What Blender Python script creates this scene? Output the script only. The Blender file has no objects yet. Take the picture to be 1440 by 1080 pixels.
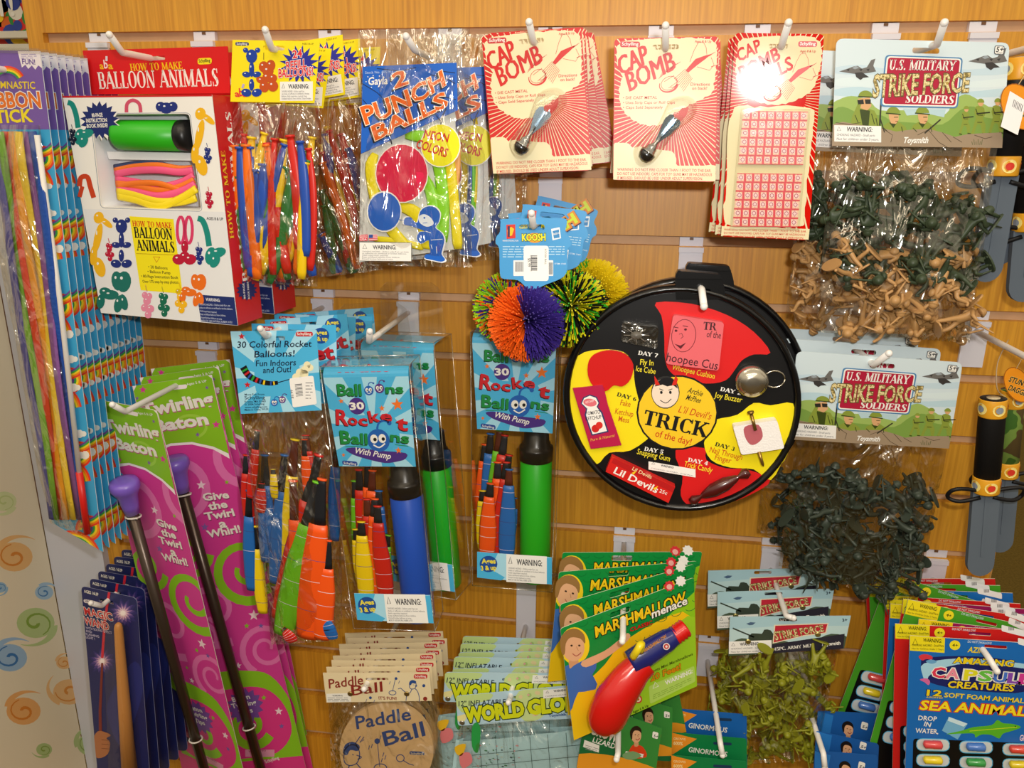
import bpy, bmesh, math, random
from math import sin, cos, pi, radians as R, hypot, atan2, sqrt
from mathutils import Vector as V, Matrix, noise
from mathutils.geometry import tessellate_polygon
S = bpy.context.scene
C = S.collection
RN = random.Random(7)

# ---------------------------------------------------------------- camera
F, YAW, PIT, ROL, DC, ZC = 1100.0, .13967, .29021, -.00798, .94802, 1.36656
cy_, sy_, cp_, sp_ = cos(YAW), sin(YAW), cos(PIT), sin(PIT)
_r0 = V((cy_, sy_, 0)); _d0 = V((sp_*sy_, -sp_*cy_, -cp_)); FW = V((-cp_*sy_, cp_*cy_, -sp_))
RT = _r0*cos(ROL) + _d0*sin(ROL); DN = -_r0*sin(ROL) + _d0*cos(ROL)
CAM = V((0, -DC, ZC))
cam = bpy.data.objects.new('camera', bpy.data.cameras.new('camera')); C.objects.link(cam)
cam.data.sensor_width = 36; cam.data.lens = F/1440*36; cam.data.clip_start = .02
m_ = Matrix((RT, -DN, -FW)).transposed().to_4x4(); m_.translation = CAM
cam.matrix_world = m_; S.camera = cam
def ray(x, y): return RT*((x-720)/F) + DN*((y-540)/F) + FW
def at(x, y, d=0.0):
    """the point of the place seen at pixel x, y at depth d from the wall (d < 0 is in front of it)"""
    r = ray(x, y); return CAM + r*((DC+d)/r.y)

# ---------------------------------------------------------------- light
S.view_settings.view_transform = 'Standard'; S.view_settings.look = 'None'; S.view_settings.gamma = 1
S.view_settings.use_curve_mapping = False; S.view_settings.exposure = 0.0
S.cycles.transparent_max_bounces = 24; S.cycles.max_bounces = 8
w = bpy.data.worlds.new('room_air'); S.world = w; w.use_nodes = True
_n, _l = w.node_tree.nodes, w.node_tree.links    # the shop round the camera: bright warm ceiling above, dim aisles and carpet below
_tc = _n.new('ShaderNodeTexCoord'); _sx = _n.new('ShaderNodeSeparateXYZ'); _mr = _n.new('ShaderNodeMapRange'); _mr.inputs[1].default_value = -1; _mr.inputs[2].default_value = 1
_cr = _n.new('ShaderNodeValToRGB'); _e = _cr.color_ramp.elements
_e[0].position = .40; _e[0].color = (.10, .08, .055, 1); _e[1].position = .66; _e[1].color = (.92, .80, .60, 1); _k = _e.new(.52); _k.color = (.26, .22, .165, 1)
_l.new(_tc.outputs['Generated'], _sx.inputs[0]); _l.new(_sx.outputs[2], _mr.inputs[0]); _l.new(_mr.outputs[0], _cr.inputs[0]); _l.new(_cr.outputs[0], _n['Background'].inputs[0])
_n['Background'].inputs[1].default_value = .86
def area(name, loc, aim, sx, sy, watt, col):
    l = bpy.data.lights.new(name, 'AREA'); l.shape = 'RECTANGLE'; l.size = sx; l.size_y = sy; l.energy = watt; l.color = col
    o = bpy.data.objects.new(name, l); C.objects.link(o); o.location = loc
    o.rotation_euler = (V(aim)-V(loc)).to_track_quat('-Z', 'Y').to_euler(); return o
area('flash_lamp', CAM + RT*.045 - DN*.055 - FW*.0, at(860, 330, 0), .035, .02, 4.05, (1, .97, .92))
for x_, y_ in ((.5, -1.35), (-.75, -1.35), (.5, -2.6), (-.75, -2.6)): area('ceiling_lamp', (x_, y_, 2.7), (x_*.8, y_+.75, 0), 1.15, .32, 7, (1, .84, .62))

# ---------------------------------------------------------------- materials
def lin(h):
    if not isinstance(h, str): return h
    h = h.lstrip('#'); c = [int(h[i:i+2], 16)/255 for i in (0, 2, 4)]
    return tuple(x/12.92 if x < .04045 else ((x+.055)/1.055)**2.4 for x in c)
MATS = {}
def mat(h, rough=.38, spec=.42, metal=0.0, bump=0.0, bscale=300, mott=.0, coat=0, sss=0, trans=0):
    k = (h, rough, spec, metal, bump, bscale, mott, coat, sss, trans)
    if k in MATS: return MATS[k]
    m = bpy.data.materials.new('mat_'+str(h).lstrip('#')); m.use_nodes = True
    nt = m.node_tree; b = nt.nodes['Principled BSDF']; c = lin(h)
    b.inputs['Base Color'].default_value = (*c, 1); b.inputs['Roughness'].default_value = rough
    b.inputs['Specular IOR Level'].default_value = spec; b.inputs['Metallic'].default_value = metal
    b.inputs['Coat Weight'].default_value = coat; b.inputs['Coat Roughness'].default_value = .08
    b.inputs['Transmission Weight'].default_value = trans
    if bump or mott:
        n = nt.nodes.new('ShaderNodeTexNoise'); n.inputs['Scale'].default_value = bscale; n.inputs['Detail'].default_value = 3
        tc = nt.nodes.new('ShaderNodeTexCoord'); nt.links.new(tc.outputs['Object'], n.inputs['Vector'])
        if bump:
            bp = nt.nodes.new('ShaderNodeBump'); bp.inputs['Strength'].default_value = bump; bp.inputs['Distance'].default_value = .002
            nt.links.new(n.outputs[0], bp.inputs['Height']); nt.links.new(bp.outputs[0], b.inputs['Normal'])
        if mott:
            mr = nt.nodes.new('ShaderNodeMapRange'); mr.inputs[3].default_value = 1-mott; mr.inputs[4].default_value = 1+mott
            mx = nt.nodes.new('ShaderNodeMix'); mx.data_type = 'RGBA'; mx.blend_type = 'MULTIPLY'; mx.inputs[0].default_value = 1
            mx.inputs[6].default_value = (*c, 1); nt.links.new(n.outputs[0], mr.inputs[0]); nt.links.new(mr.outputs[0], mx.inputs[7])
            nt.links.new(mx.outputs[2], b.inputs['Base Color'])
    MATS[k] = m; return m
def film(key, scale=(38, 38, 14), bump=.55, rough=.09, base=.05, edge=.55, tint=(.97, .965, .95), dist=.006):
    if key in MATS: return MATS[key]
    m = bpy.data.materials.new('clear_film'); m.use_nodes = True; nt = m.node_tree; N = nt.nodes; L = nt.links
    N.clear(); out = N.new('ShaderNodeOutputMaterial'); mx = N.new('ShaderNodeMixShader')
    tr = N.new('ShaderNodeBsdfTransparent'); tr.inputs[0].default_value = (*tint, 1)
    gl = N.new('ShaderNodeBsdfGlossy'); gl.inputs['Roughness'].default_value = rough; gl.inputs[0].default_value = (1, .97, .9, 1)
    tc = N.new('ShaderNodeTexCoord'); mp = N.new('ShaderNodeMapping'); mp.inputs['Scale'].default_value = scale
    n = N.new('ShaderNodeTexNoise'); n.inputs['Scale'].default_value = 1; n.inputs['Detail'].default_value = 2.5; n.inputs['Distortion'].default_value = 1.1
    bp = N.new('ShaderNodeBump'); bp.inputs['Strength'].default_value = bump; bp.inputs['Distance'].default_value = dist
    lw = N.new('ShaderNodeLayerWeight'); lw.inputs[0].default_value = .5
    pw = N.new('ShaderNodeMath'); pw.operation = 'POWER'; pw.inputs[1].default_value = 3
    ma = N.new('ShaderNodeMath'); ma.operation = 'MULTIPLY_ADD'; ma.inputs[1].default_value = edge; ma.inputs[2].default_value = base; ma.use_clamp = True
    L.new(tc.outputs['Object'], mp.inputs[0]); L.new(mp.outputs[0], n.inputs['Vector']); L.new(n.outputs[0], bp.inputs['Height'])
    L.new(bp.outputs[0], gl.inputs['Normal']); L.new(bp.outputs[0], lw.inputs['Normal']); L.new(lw.outputs['Facing'], pw.inputs[0])
    L.new(pw.outputs[0], ma.inputs[0]); L.new(ma.outputs[0], mx.inputs[0]); L.new(tr.outputs[0], mx.inputs[1]); L.new(gl.outputs[0], mx.inputs[2])
    L.new(mx.outputs[0], out.inputs[0]); MATS[key] = m; return m
def bag_film(): return film('bag', scale=(30, 13, 9), bump=1.0, dist=.026, base=.13, edge=.5, rough=.09)
def stiff_film(): return film('stiff', scale=(9, 9, 9), bump=.25, rough=.06, base=.07, edge=.75)
def blister_film(): return film('blister', scale=(16, 16, 16), bump=.2, rough=.08, base=.06, edge=.8)
def camo_ink():
    if 'camo_ink' in MATS: return MATS['camo_ink']
    m = mat('#d6c289', .4).copy(); N, L = m.node_tree.nodes, m.node_tree.links; m.name = 'camo_ink'
    tc = N.new('ShaderNodeTexCoord'); n = N.new('ShaderNodeTexNoise'); n.inputs['Scale'].default_value = 420; n.inputs['Detail'].default_value = 1; r = N.new('ShaderNodeValToRGB'); r.color_ramp.interpolation = 'CONSTANT'
    e = r.color_ramp.elements; e[0].color = (*lin('#8a7a44'), 1); e[1].position = .42; e[1].color = (*lin('#d8c488'), 1); k = e.new(.55); k.color = (*lin('#efe4b4'), 1); k = e.new(.63); k.color = (*lin('#b89a4c'), 1)
    L.new(tc.outputs['Object'], n.inputs[0]); L.new(n.outputs[0], r.inputs[0]); L.new(r.outputs[0], N['Principled BSDF'].inputs[0]); MATS['camo_ink'] = m; return m
WHITE, BLACK = '#f2f0ea', '#101012'

# ---------------------------------------------------------------- objects
def link(name, me, parent=None, M=None):
    o = bpy.data.objects.new(name, me); C.objects.link(o)
    if parent is not None: o.parent = parent
    if M is not None: o.matrix_local = M
    return o
def thing(name, label, cat, M, group=None):
    o = bpy.data.objects.new(name, None); o.empty_display_size = .01; C.objects.link(o); o.matrix_world = M
    o['label'] = label; o['category'] = cat
    if group: o['group'] = group
    return o
def tag(o, label, cat, group=None):
    o['label'] = label; o['category'] = cat
    if group: o['group'] = group
    return o
def dup(root, M, label=None, group=None):
    r = root.copy(); C.objects.link(r); r.matrix_world = M
    if label: r['label'] = label
    if group: r['group'] = group
    for ch in root.children:
        c = ch.copy(); C.objects.link(c); c.parent = r
        for g in ch.children:
            d = g.copy(); C.objects.link(d); d.parent = c
    return r
def shifted(M, off=(0, 0, 0), roll=0, yaw=0, pitch=0, piv=(0, 0, 0)):
    """M moved by off in the world and turned about its local point piv (degrees)"""
    p = Matrix.Translation(V(piv)); q = Matrix.Translation(-V(piv))
    r = Matrix.Rotation(R(yaw), 4, 'Y') @ Matrix.Rotation(R(pitch), 4, 'X') @ Matrix.Rotation(R(roll), 4, 'Z')
    return Matrix.Translation(V(off)) @ M @ p @ r @ q

# ---------------------------------------------------------------- mesh builder
class MB:
    def __init__(s): s.v, s.f, s.mi, s.ms, s.sm = [], [], [], [], []
    def slot(s, m):
        if isinstance(m, str): m = mat(m)
        if m not in s.ms: s.ms.append(m)
        return s.ms.index(m)
    def add(s, vs, fs, m, smooth=False):
        b = len(s.v); k = s.slot(m); s.v += [tuple(x) for x in vs]
        for f in fs: s.f.append(tuple(i+b for i in f)); s.mi.append(k); s.sm.append(smooth)
    def mesh(s, name):
        me = bpy.data.meshes.new(name); me.from_pydata(s.v, [], s.f)
        for m in s.ms: me.materials.append(m)
        me.polygons.foreach_set('material_index', s.mi); me.polygons.foreach_set('use_smooth', s.sm); me.update(); return me
    def obj(s, name, parent=None, M=None): return link(name, s.mesh(name), parent, M)
    def box(s, lo, hi, m, bev=0):
        x0, y0, z0 = lo; x1, y1, z1 = hi
        vs = [(x0,y0,z0),(x1,y0,z0),(x1,y1,z0),(x0,y1,z0),(x0,y0,z1),(x1,y0,z1),(x1,y1,z1),(x0,y1,z1)]
        s.add(vs, [(3,2,1,0),(4,5,6,7),(0,1,5,4),(1,2,6,5),(2,3,7,6),(3,0,4,7)], m)
    def slab(s, outline, z0, z1, m, holes=(), side=None):
        """flat plate with holes between heights z0 and z1; outline in local 2D"""
        loops = [[V((p[0], p[1], 0)) for p in l] for l in [outline, *holes]]
        tris = tessellate_polygon(loops); flat = [p for l in loops for p in l]; n = len(flat)
        tr = []
        for t in tris:
            a, b, c = (flat[i] for i in t)
            tr.append(tuple(t) if (b-a).cross(c-a).z > 0 else tuple(reversed(t)))
        vs = [(p.x, p.y, z1) for p in flat] + [(p.x, p.y, z0) for p in flat]
        s.add(vs, tr + [tuple(i+n for i in reversed(t)) for t in tr], m)
        o = 0; fs = []
        for l in loops:
            k = len(l); fs += [(o+i, o+(i+1) % k, n+o+(i+1) % k, n+o+i) for i in range(k)]; o += k
        s.add(vs, fs, side or m)
    def tube(s, pts, rad, m, n=8, caps=True, flat=1.0, fn=None):
        """round bar through 3D points; rad is a number or one per point"""
        pts = [V(p) for p in pts]; k = len(pts)
        if not hasattr(rad, '__len__'): rad = [rad]*k
        vs = []; up = None
        for i, p in enumerate(pts):
            t = (pts[min(i+1, k-1)]-pts[max(i-1, 0)]).normalized()
            if up is None: up = V(fn) if fn else (V((0, 0, 1)) if abs(t.z) < .9 else V((1, 0, 0)))
            a = t.cross(up)
            if a.length < 1e-6: a = t.orthogonal()
            a.normalize(); b = a.cross(t).normalized(); up = b
            for j in range(n):
                q = 2*pi*j/n; vs.append(p + a*(cos(q)*rad[i]) + b*(sin(q)*rad[i]*flat))
        fs = [(i*n+j, i*n+(j+1) % n, (i+1)*n+(j+1) % n, (i+1)*n+j) for i in range(k-1) for j in range(n)]
        if caps: fs += [tuple(reversed(range(n))), tuple(range((k-1)*n, k*n))]
        s.add(vs, fs, m, True)
    def lathe(s, prof, m, n=20, M=None):
        """turned about local z: prof is (radius, height) pairs"""
        vs = [V((r*cos(2*pi*j/n), r*sin(2*pi*j/n), h)) for r, h in prof for j in range(n)]
        if M: vs = [M @ q for q in vs]
        k = len(prof)
        s.add(vs, [(i*n+j, i*n+(j+1) % n, (i+1)*n+(j+1) % n, (i+1)*n+j) for i in range(k-1) for j in range(n)] +
              [tuple(reversed(range(n))), tuple(range((k-1)*n, k*n))], m, True)
    def ball(s, c, r, m, nu=12, nv=8, sq=(1, 1, 1)):
        vs = [V(c) + V((r*sq[0]*sin(pi*i/nv)*cos(2*pi*j/nu), r*sq[1]*sin(pi*i/nv)*sin(2*pi*j/nu), r*sq[2]*cos(pi*i/nv))) for i in range(nv+1) for j in range(nu)]
        s.add(vs, [(i*nu+j, (i+1)*nu+j, (i+1)*nu+(j+1) % nu, i*nu+(j+1) % nu) for i in range(nv) for j in range(nu)], m, True)

# lettering: outlines of the built-in typeface, filled as flat faces
_G = {}
def glyphs(txt, off):
    k = (txt, off)
    if k not in _G:
        cu = bpy.data.curves.new('t', 'FONT'); cu.body = txt; cu.size = 1; cu.offset = off; cu.resolution_u = 2; cu.fill_mode = 'FRONT'
        ob = bpy.data.objects.new('t', cu); me = bpy.data.meshes.new_from_object(ob)
        vs, fs = [v.co.copy() for v in me.vertices], [tuple(p.vertices) for p in me.polygons]
        par = list(range(len(vs)))
        def find(a):
            while par[a] != a: par[a] = par[par[a]]; a = par[a]
            return a
        for f in fs:
            for b in f[1:]: par[find(b)] = find(f[0])
        isl = {}
        for i, v in enumerate(vs): r = find(i); isl[r] = min(isl.get(r, 9e9), v.x)
        rank = {r: n for n, r in enumerate(sorted(isl, key=isl.get))}
        for i, v in enumerate(vs): v.z = rank[find(i)] % 3    # neighbouring letters never share one plane
        _G[k] = (vs, fs)
        bpy.data.meshes.remove(me); bpy.data.objects.remove(ob); bpy.data.curves.remove(cu)
    return _G[k]
_hv = glyphs('H', 0)[0]; CAP = max(v.y for v in _hv)
# a thick-and-thin slab-serif alphabet drawn as strokes: (x0,y0,x1,y1,width) bars, 'r' rings, 's' serif bars (x, y)
_SER = {
 'A': (.78, [(.06,0,.36,1,.07),(.36,1,.70,0,.19),(.17,.33,.55,.33,.07)], [(.06,0,.2),(.69,0,.3)]),
 'B': (.66, [(.14,0,.14,1,.17),(.14,.965,.4,.965,.07),(.14,.52,.4,.52,.07),(.14,.035,.42,.035,.07)], [(.06,0,.12),(.06,1,.12)], [(.38,.74,.21,.26,-90,90),(.4,.27,.25,.27,-90,90)]),
 'C': (.68, [(.6,.72,.6,1,.05),(.6,0,.6,.2,.05)], [], [(.36,.5,.33,.5,40,320)]),
 'D': (.74, [(.14,0,.14,1,.17),(.14,.965,.34,.965,.07),(.14,.035,.34,.035,.07)], [(.06,0,.12),(.06,1,.12)], [(.32,.5,.38,.5,-90,90)]),
 'E': (.62, [(.14,0,.14,1,.17),(.1,.965,.55,.965,.07),(.14,.52,.4,.52,.07),(.1,.035,.58,.035,.07),(.53,.78,.53,1,.06),(.56,0,.56,.24,.06),(.4,.4,.4,.64,.05)], [(.1,0,.14),(.1,1,.14)]),
 'F': (.58, [(.14,0,.14,1,.17),(.1,.965,.55,.965,.07),(.14,.52,.4,.52,.07),(.53,.78,.53,1,.06),(.4,.4,.4,.64,.05)], [(.14,0,.3),(.1,1,.14)]),
 'H': (.8, [(.16,0,.16,1,.17),(.64,0,.64,1,.17),(.16,.52,.64,.52,.07)], [(.16,0,.3),(.64,0,.3),(.16,1,.3),(.64,1,.3)]),
 'I': (.36, [(.18,0,.18,1,.18)], [(.18,0,.32),(.18,1,.32)]),
 'K': (.78, [(.15,0,.15,1,.17),(.2,.42,.62,1,.08),(.32,.6,.66,0,.18)], [(.15,0,.3),(.15,1,.3),(.6,1,.26),(.66,0,.3)]),
 'L': (.6, [(.15,0,.15,1,.17),(.15,.035,.56,.035,.07),(.54,0,.54,.3,.06)], [(.12,0,.22),(.15,1,.3)]),
 'M': (.98, [(.13,0,.13,1,.07),(.16,1,.48,.06,.18),(.48,.06,.8,1,.07),(.82,0,.82,1,.18)], [(.13,0,.24),(.82,0,.32),(.12,1,.2),(.84,1,.26)]),
 'N': (.82, [(.13,0,.13,1,.07),(.14,1,.66,0,.18),(.68,0,.68,1,.07)], [(.13,0,.24),(.12,1,.2),(.68,1,.24)]),
 'O': (.76, [], [], [(.38,.5,.37,.51,0,360)]),
 'R': (.74, [(.14,0,.14,1,.17),(.14,.965,.4,.965,.07),(.14,.5,.4,.5,.07),(.4,.5,.64,0,.17)], [(.14,0,.3),(.06,1,.12),(.66,0,.22)], [(.38,.735,.22,.265,-90,90)]),
 'S': (.6, [(.18,.66,.44,.34,.19),(.5,.74,.5,1,.05),(.1,0,.1,.26,.05)], [], [(.29,.74,.23,.27,50,235),(.31,.27,.24,.28,-125,60)]),
 'T': (.68, [(.34,0,.34,1,.18),(.06,.965,.62,.965,.07),(.06,.74,.06,1,.06),(.62,.74,.62,1,.06)], [(.34,0,.34)]),
 'U': (.8, [(.17,.3,.17,1,.17),(.64,.3,.64,1,.08)], [(.17,1,.32),(.64,1,.24)], [(.4,.3,.29,.31,180,360)]),
 'W': (1.1, [(.1,1,.34,0,.17),(.34,0,.54,1,.07),(.54,1,.78,0,.17),(.78,0,1.0,1,.07)], [(.1,1,.28),(.54,1,.26),(1.0,1,.22)]),
 'Y': (.74, [(.08,1,.37,.45,.18),(.66,1,.37,.45,.08),(.37,0,.37,.48,.17)], [(.37,0,.32),(.08,1,.28),(.66,1,.22)]),
 'G': (.74, [(.6,.72,.6,1,.05),(.6,0,.6,.42,.14),(.46,.42,.7,.42,.07)], [], [(.36,.5,.33,.5,40,320)]),
 'P': (.66, [(.14,0,.14,1,.17),(.14,.965,.4,.965,.07),(.14,.47,.4,.47,.07)], [(.14,0,.3),(.06,1,.12)], [(.38,.72,.23,.28,-90,90)]),
 '.': (.26, [(.13,0,.13,.16,.16)], []), ' ': (.34, [], []),
 '2': (.6, [(.52,.62,.12,.1,.14),(.08,.06,.56,.06,.14)], [], [(.3,.72,.24,.28,-30,190)]),
 '3': (.6, [], [], [(.29,.75,.22,.25,-80,160),(.29,.28,.25,.28,-170,90)]),
 '4': (.62, [(.42,0,.42,1,.16),(.42,1,.06,.3,.07),(.04,.27,.58,.27,.08)], [(.42,0,.28)]),
 '5': (.6, [(.12,.94,.54,.94,.14),(.13,.5,.13,1,.07)], [], [(.28,.32,.26,.32,-160,110)]),
 '6': (.6, [], [], [(.3,.3,.26,.3,0,360),(.42,.42,.38,.58,80,190)]),
 '7': (.6, [(.06,.93,.56,.93,.15),(.54,.95,.24,0,.16)], []),
 '1': (.4, [(.22,0,.22,1,.17),(.22,1,.06,.82,.08)], [(.22,0,.32)]),
}
def serif(txt, off):
    k = ('serif', txt, off)
    if k in _G: return _G[k]
    vs, fs, x = [], [], 0.0
    def quad(a, b, wd):
        d = V((b[0]-a[0], b[1]-a[1])); 
        if d.length < 1e-6: return
        d.normalize(); n = V((-d.y, d.x))*(wd/2+off); e = d*off
        i = len(vs); A, B = V(a)-e, V(b)+e
        vs.extend([V((x+p.x, p.y, 0)) for p in (A-n, B-n, B+n, A+n)]); fs.append((i, i+1, i+2, i+3))
    for ch in txt:
        g = _SER.get(ch) or _SER['I']; 
        for (a, b, c, d, wd) in g[1]: quad((a, b), (c, d), wd)
        for (sx, sy, wd) in g[2]:
            yy = .035 if sy == 0 else .965; quad((sx-wd/2, yy), (sx+wd/2, yy), .07)
        for (cx, cy, rx, ry, a0, a1) in (g[3] if len(g) > 3 else []):
            n = max(6, int(abs(a1-a0)/18)); i = len(vs)
            for q in range(n+1):
                t = R(a0+(a1-a0)*q/n); ct, st = cos(t), sin(t)
                th = .06+.13*abs(ct)**1.3
                vs.append(V((x+cx+(rx+off)*ct, cy+(ry+off)*st, 0)))
                vs.append(V((x+cx+(rx-th*1.0-off)*ct, cy+(ry-.07-off)*st, 0)))
            fs.extend([(i+2*q, i+2*q+2, i+2*q+3, i+2*q+1) if a1 > a0 else (i+2*q, i+2*q+1, i+2*q+3, i+2*q+2) for q in range(n)])
        x += g[0]+.03
    _G[k] = (vs, fs); return _G[k]

def circ(cx, cy, rx, ry=None, n=24, a=0, a0=0, a1=360):
    ry = ry or rx; c, s_ = cos(R(a)), sin(R(a)); o = []
    full = abs(a1-a0) >= 360
    for i in range(n + (0 if full else 1)):
        t = R(a0+(a1-a0)*i/n); x, y = rx*cos(t), ry*sin(t); o.append((cx+x*c-y*s_, cy+x*s_+y*c))
    return o
def starp(cx, cy, r1, r2=None, n=5, a=-90):
    r2 = r2 or r1*.42
    return [(cx+(r1 if i % 2 == 0 else r2)*cos(R(a)+pi*i/n), cy+(r1 if i % 2 == 0 else r2)*sin(R(a)+pi*i/n)) for i in range(2*n)]
def rquad(q, r, n=4):
    """four corner points with rounded corners of radius r"""
    o = []
    for i in range(4):
        p, a, b = V(q[i]), V(q[i-1]), V(q[(i+1) % 4])
        u, w_ = (a-p).normalized(), (b-p).normalized(); s0, s1 = p+u*r, p+w_*r
        for k in range(n+1):
            t = k/n; o.append(tuple(s0*(1-t)**2 + p*(2*t*(1-t)) + s1*t*t))
    return o
def smooth(pts, n=4, closed=True):
    """Catmull-Rom curve through the points"""
    k = len(pts); o = []
    for i in range(k if closed else k-1):
        g = (lambda j: V(pts[j % k])) if closed else (lambda j: V(pts[max(0, min(k-1, j))]))
        a, b, c, d = g(i-1), g(i), g(i+1), g(i+2)
        for q in range(n):
            t = q/n; o.append(tuple(.5*((2*b)+(c-a)*t+(2*a-5*b+4*c-d)*t*t+(3*b-a-3*c+d)*t**3)))
    if not closed: o.append(tuple(pts[-1]))
    return o
def clip(poly, cl):
    """cut a polygon with a convex one"""
    A = sum(cl[i-1][0]*cl[i][1]-cl[i][0]*cl[i-1][1] for i in range(len(cl))); sg = 1 if A > 0 else -1
    out = list(poly)
    for i in range(len(cl)):
        a, b = cl[i-1], cl[i]; inp, out = out, []
        f = lambda p: sg*((b[0]-a[0])*(p[1]-a[1])-(b[1]-a[1])*(p[0]-a[0]))
        for j in range(len(inp)):
            p, q = inp[j-1], inp[j]; fp, fq = f(p), f(q)
            if (fp >= 0) != (fq >= 0): t = fp/(fp-fq); out.append((p[0]+(q[0]-p[0])*t, p[1]+(q[1]-p[1])*t))
            if fq >= 0: out.append(q)
        if not out: break
    return out
LAY = 1.1e-4
class Pl(MB):
    """a flat sheet hanging in the place: its plane from three corners, then printing traced onto it"""
    def __init__(s, tl, tr, bl, d0, d1=None, d2=None, base=None):
        MB.__init__(s)
        if base is not None: s.M, s.I, s.W, s.H = base.M, base.I, base.W, base.H
        else:
            d1 = d0 if d1 is None else d1; d2 = d0 if d2 is None else d2
            p0, p1, p2 = at(*tl, d0), at(*tr, d1), at(*bl, d2)
            ex = (p1-p0).normalized(); ey = p0-p2; ey -= ex*ey.dot(ex); s.H = ey.length; ey.normalize(); s.W = (p1-p0).length
            m = Matrix((ex, ey, ex.cross(ey))).transposed().to_4x4(); m.translation = p0; s.M, s.I = m, m.inverted()
        s.z = 0.0
    def P(s, x, y):
        o, d = s.I @ CAM, s.I.to_3x3() @ ray(x, y); t = (s.z-o.z)/d.z; q = o+d*t; return V((q.x, q.y))
    def sc(s, x=None, y=None):
        return ((s.P(x, y-4)-s.P(x, y+4)).length + (s.P(x+4, y)-s.P(x-4, y)).length)/16
    def L(s, pts): return [s.P(*p) for p in pts]
    def plate(s, pts, m, t=.0006, holes=(), side=None): s.slab(s.L(pts), s.z-t, s.z, m, [s.L(h) for h in holes], side)
    def poly(s, pts, m, lay=1, holes=(), cl=None):
        if cl: pts = clip(pts, cl)
        if len(pts) < 3: return
        loops = [[V((p[0], p[1], 0)) for p in s.L(l)] for l in [pts, *holes]]
        flat = [p for l in loops for p in l]; tr = []
        for t in tessellate_polygon(loops):
            a, b, c = (flat[i] for i in t); tr.append(tuple(t) if (b-a).cross(c-a).z > 0 else tuple(reversed(t)))
        s.add([(p.x, p.y, s.z+lay*LAY) for p in flat], tr, m)
    def rect(s, x0, y0, x1, y1, m, lay=1, r=0, cl=None):
        q = [(x0, y0), (x1, y0), (x1, y1), (x0, y1)]; s.poly(rquad(q, r) if r else q, m, lay, cl=cl)
    def disc(s, cx, cy, rx, m, lay=1, ry=None, a=0, n=22): s.poly(circ(cx, cy, rx, ry, n, a), m, lay)
    def ring(s, cx, cy, r1, r0, m, lay=1, n=28): s.line(circ(cx, cy, (r1+r0)/2, n=n), r1-r0, m, lay, True)
    def line(s, pts, wd, m, lay=1, closed=False, wd1=None, cl=None):
        k = len(pts); L_ = []; Rr = []
        for i in range(k):
            a = pts[i-1] if (i > 0 or closed) else pts[i]; b = pts[(i+1) % k] if (i < k-1 or closed) else pts[i]
            d = V((b[0]-a[0], b[1]-a[1])); d = d.normalized() if d.length > 1e-9 else V((1, 0)); n = V((-d.y, d.x))
            w_ = wd if wd1 is None else wd+(wd1-wd)*i/max(1, k-1)
            L_.append((pts[i][0]+n.x*w_/2, pts[i][1]+n.y*w_/2)); Rr.append((pts[i][0]-n.x*w_/2, pts[i][1]-n.y*w_/2))
        for i in range(k if closed else k-1):
            j = (i+1) % k; s.poly([L_[i], L_[j], Rr[j], Rr[i]], m, lay, cl=cl)
    def text(s, t, x0, y0, x1, y1, h, m, bold=.0, lay=2, shear=0, out=None, outw=.05, arc=0, grow=1, sh=None, shd=(2, 2), shb=None, ser=False, only=None):
        """lettering on a baseline from x0,y0 to x1,y1, capital height h (photo pixels)"""
        bold *= .5; outw *= .85; shb = None if shb is None else shb*.5
        fn = serif if ser else glyphs; cap = 1.0 if ser else CAP
        v0 = fn(t, 0)[0]
        if not v0: return
        lo, hi = min(v.x for v in v0), max(v.x for v in v0); Wd = hi-lo
        def lay_(off, mm, ly, dx=0, dy=0):
            vs, fs = fn(t, off); A, B = s.P(x0+dx, y0+dy), s.P(x1+dx, y1+dy); u = B-A; n = V((-u.y, u.x)).normalized()
            k = s.sc((x0+x1)/2, (y0+y1)/2)*h/cap; o = []
            for v in vs:
                tt = (v.x-lo)/Wd; g = 1+(grow-1)*tt
                yy = v.y*k*g + arc*s.sc(x0, y0)*4*tt*(1-tt)
                q = A + u*tt + u.normalized()*(shear*v.y*k) + n*yy; o.append((q.x, q.y, s.z+ly*LAY+v.z*1.5e-5))
            s.add(o, fs, mm)
        if sh: lay_((shb if shb is not None else bold)+(outw if out else 0), sh, lay-.6, *shd)
        if out: lay_(bold+outw, out, lay)
        lay_(bold, m, lay+(.6 if out else 0))
    def micro(s, x0, y0, x1, y1, n, m, lay=2, th=.4, dx=0, seed=1, slope=0):
        """rows of print too small to read"""
        rn = random.Random(seed); st = (y1-y0)/n
        for i in range(n):
            y = y0+st*(i+.5); x = x0+dx*i; e = x1+dx*i-(x1-x0)*rn.random()*.3*(i == n-1)
            while x < e-2:
                w_ = rn.uniform(4, 11); xe = min(x+w_, e); k = slope
                s.poly([(x, y-st*th/2+(x-x0)*k), (xe, y-st*th/2+(xe-x0)*k), (xe, y+st*th/2+(xe-x0)*k), (x, y+st*th/2+(x-x0)*k)], m, lay); x += w_+1.6
    def hook(s): return None
def quadpt(q, u, v):
    a, b, c, d = (V(p) for p in q); return tuple((a*(1-u)+b*u)*(1-v) + (d*(1-u)+c*u)*v)
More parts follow.
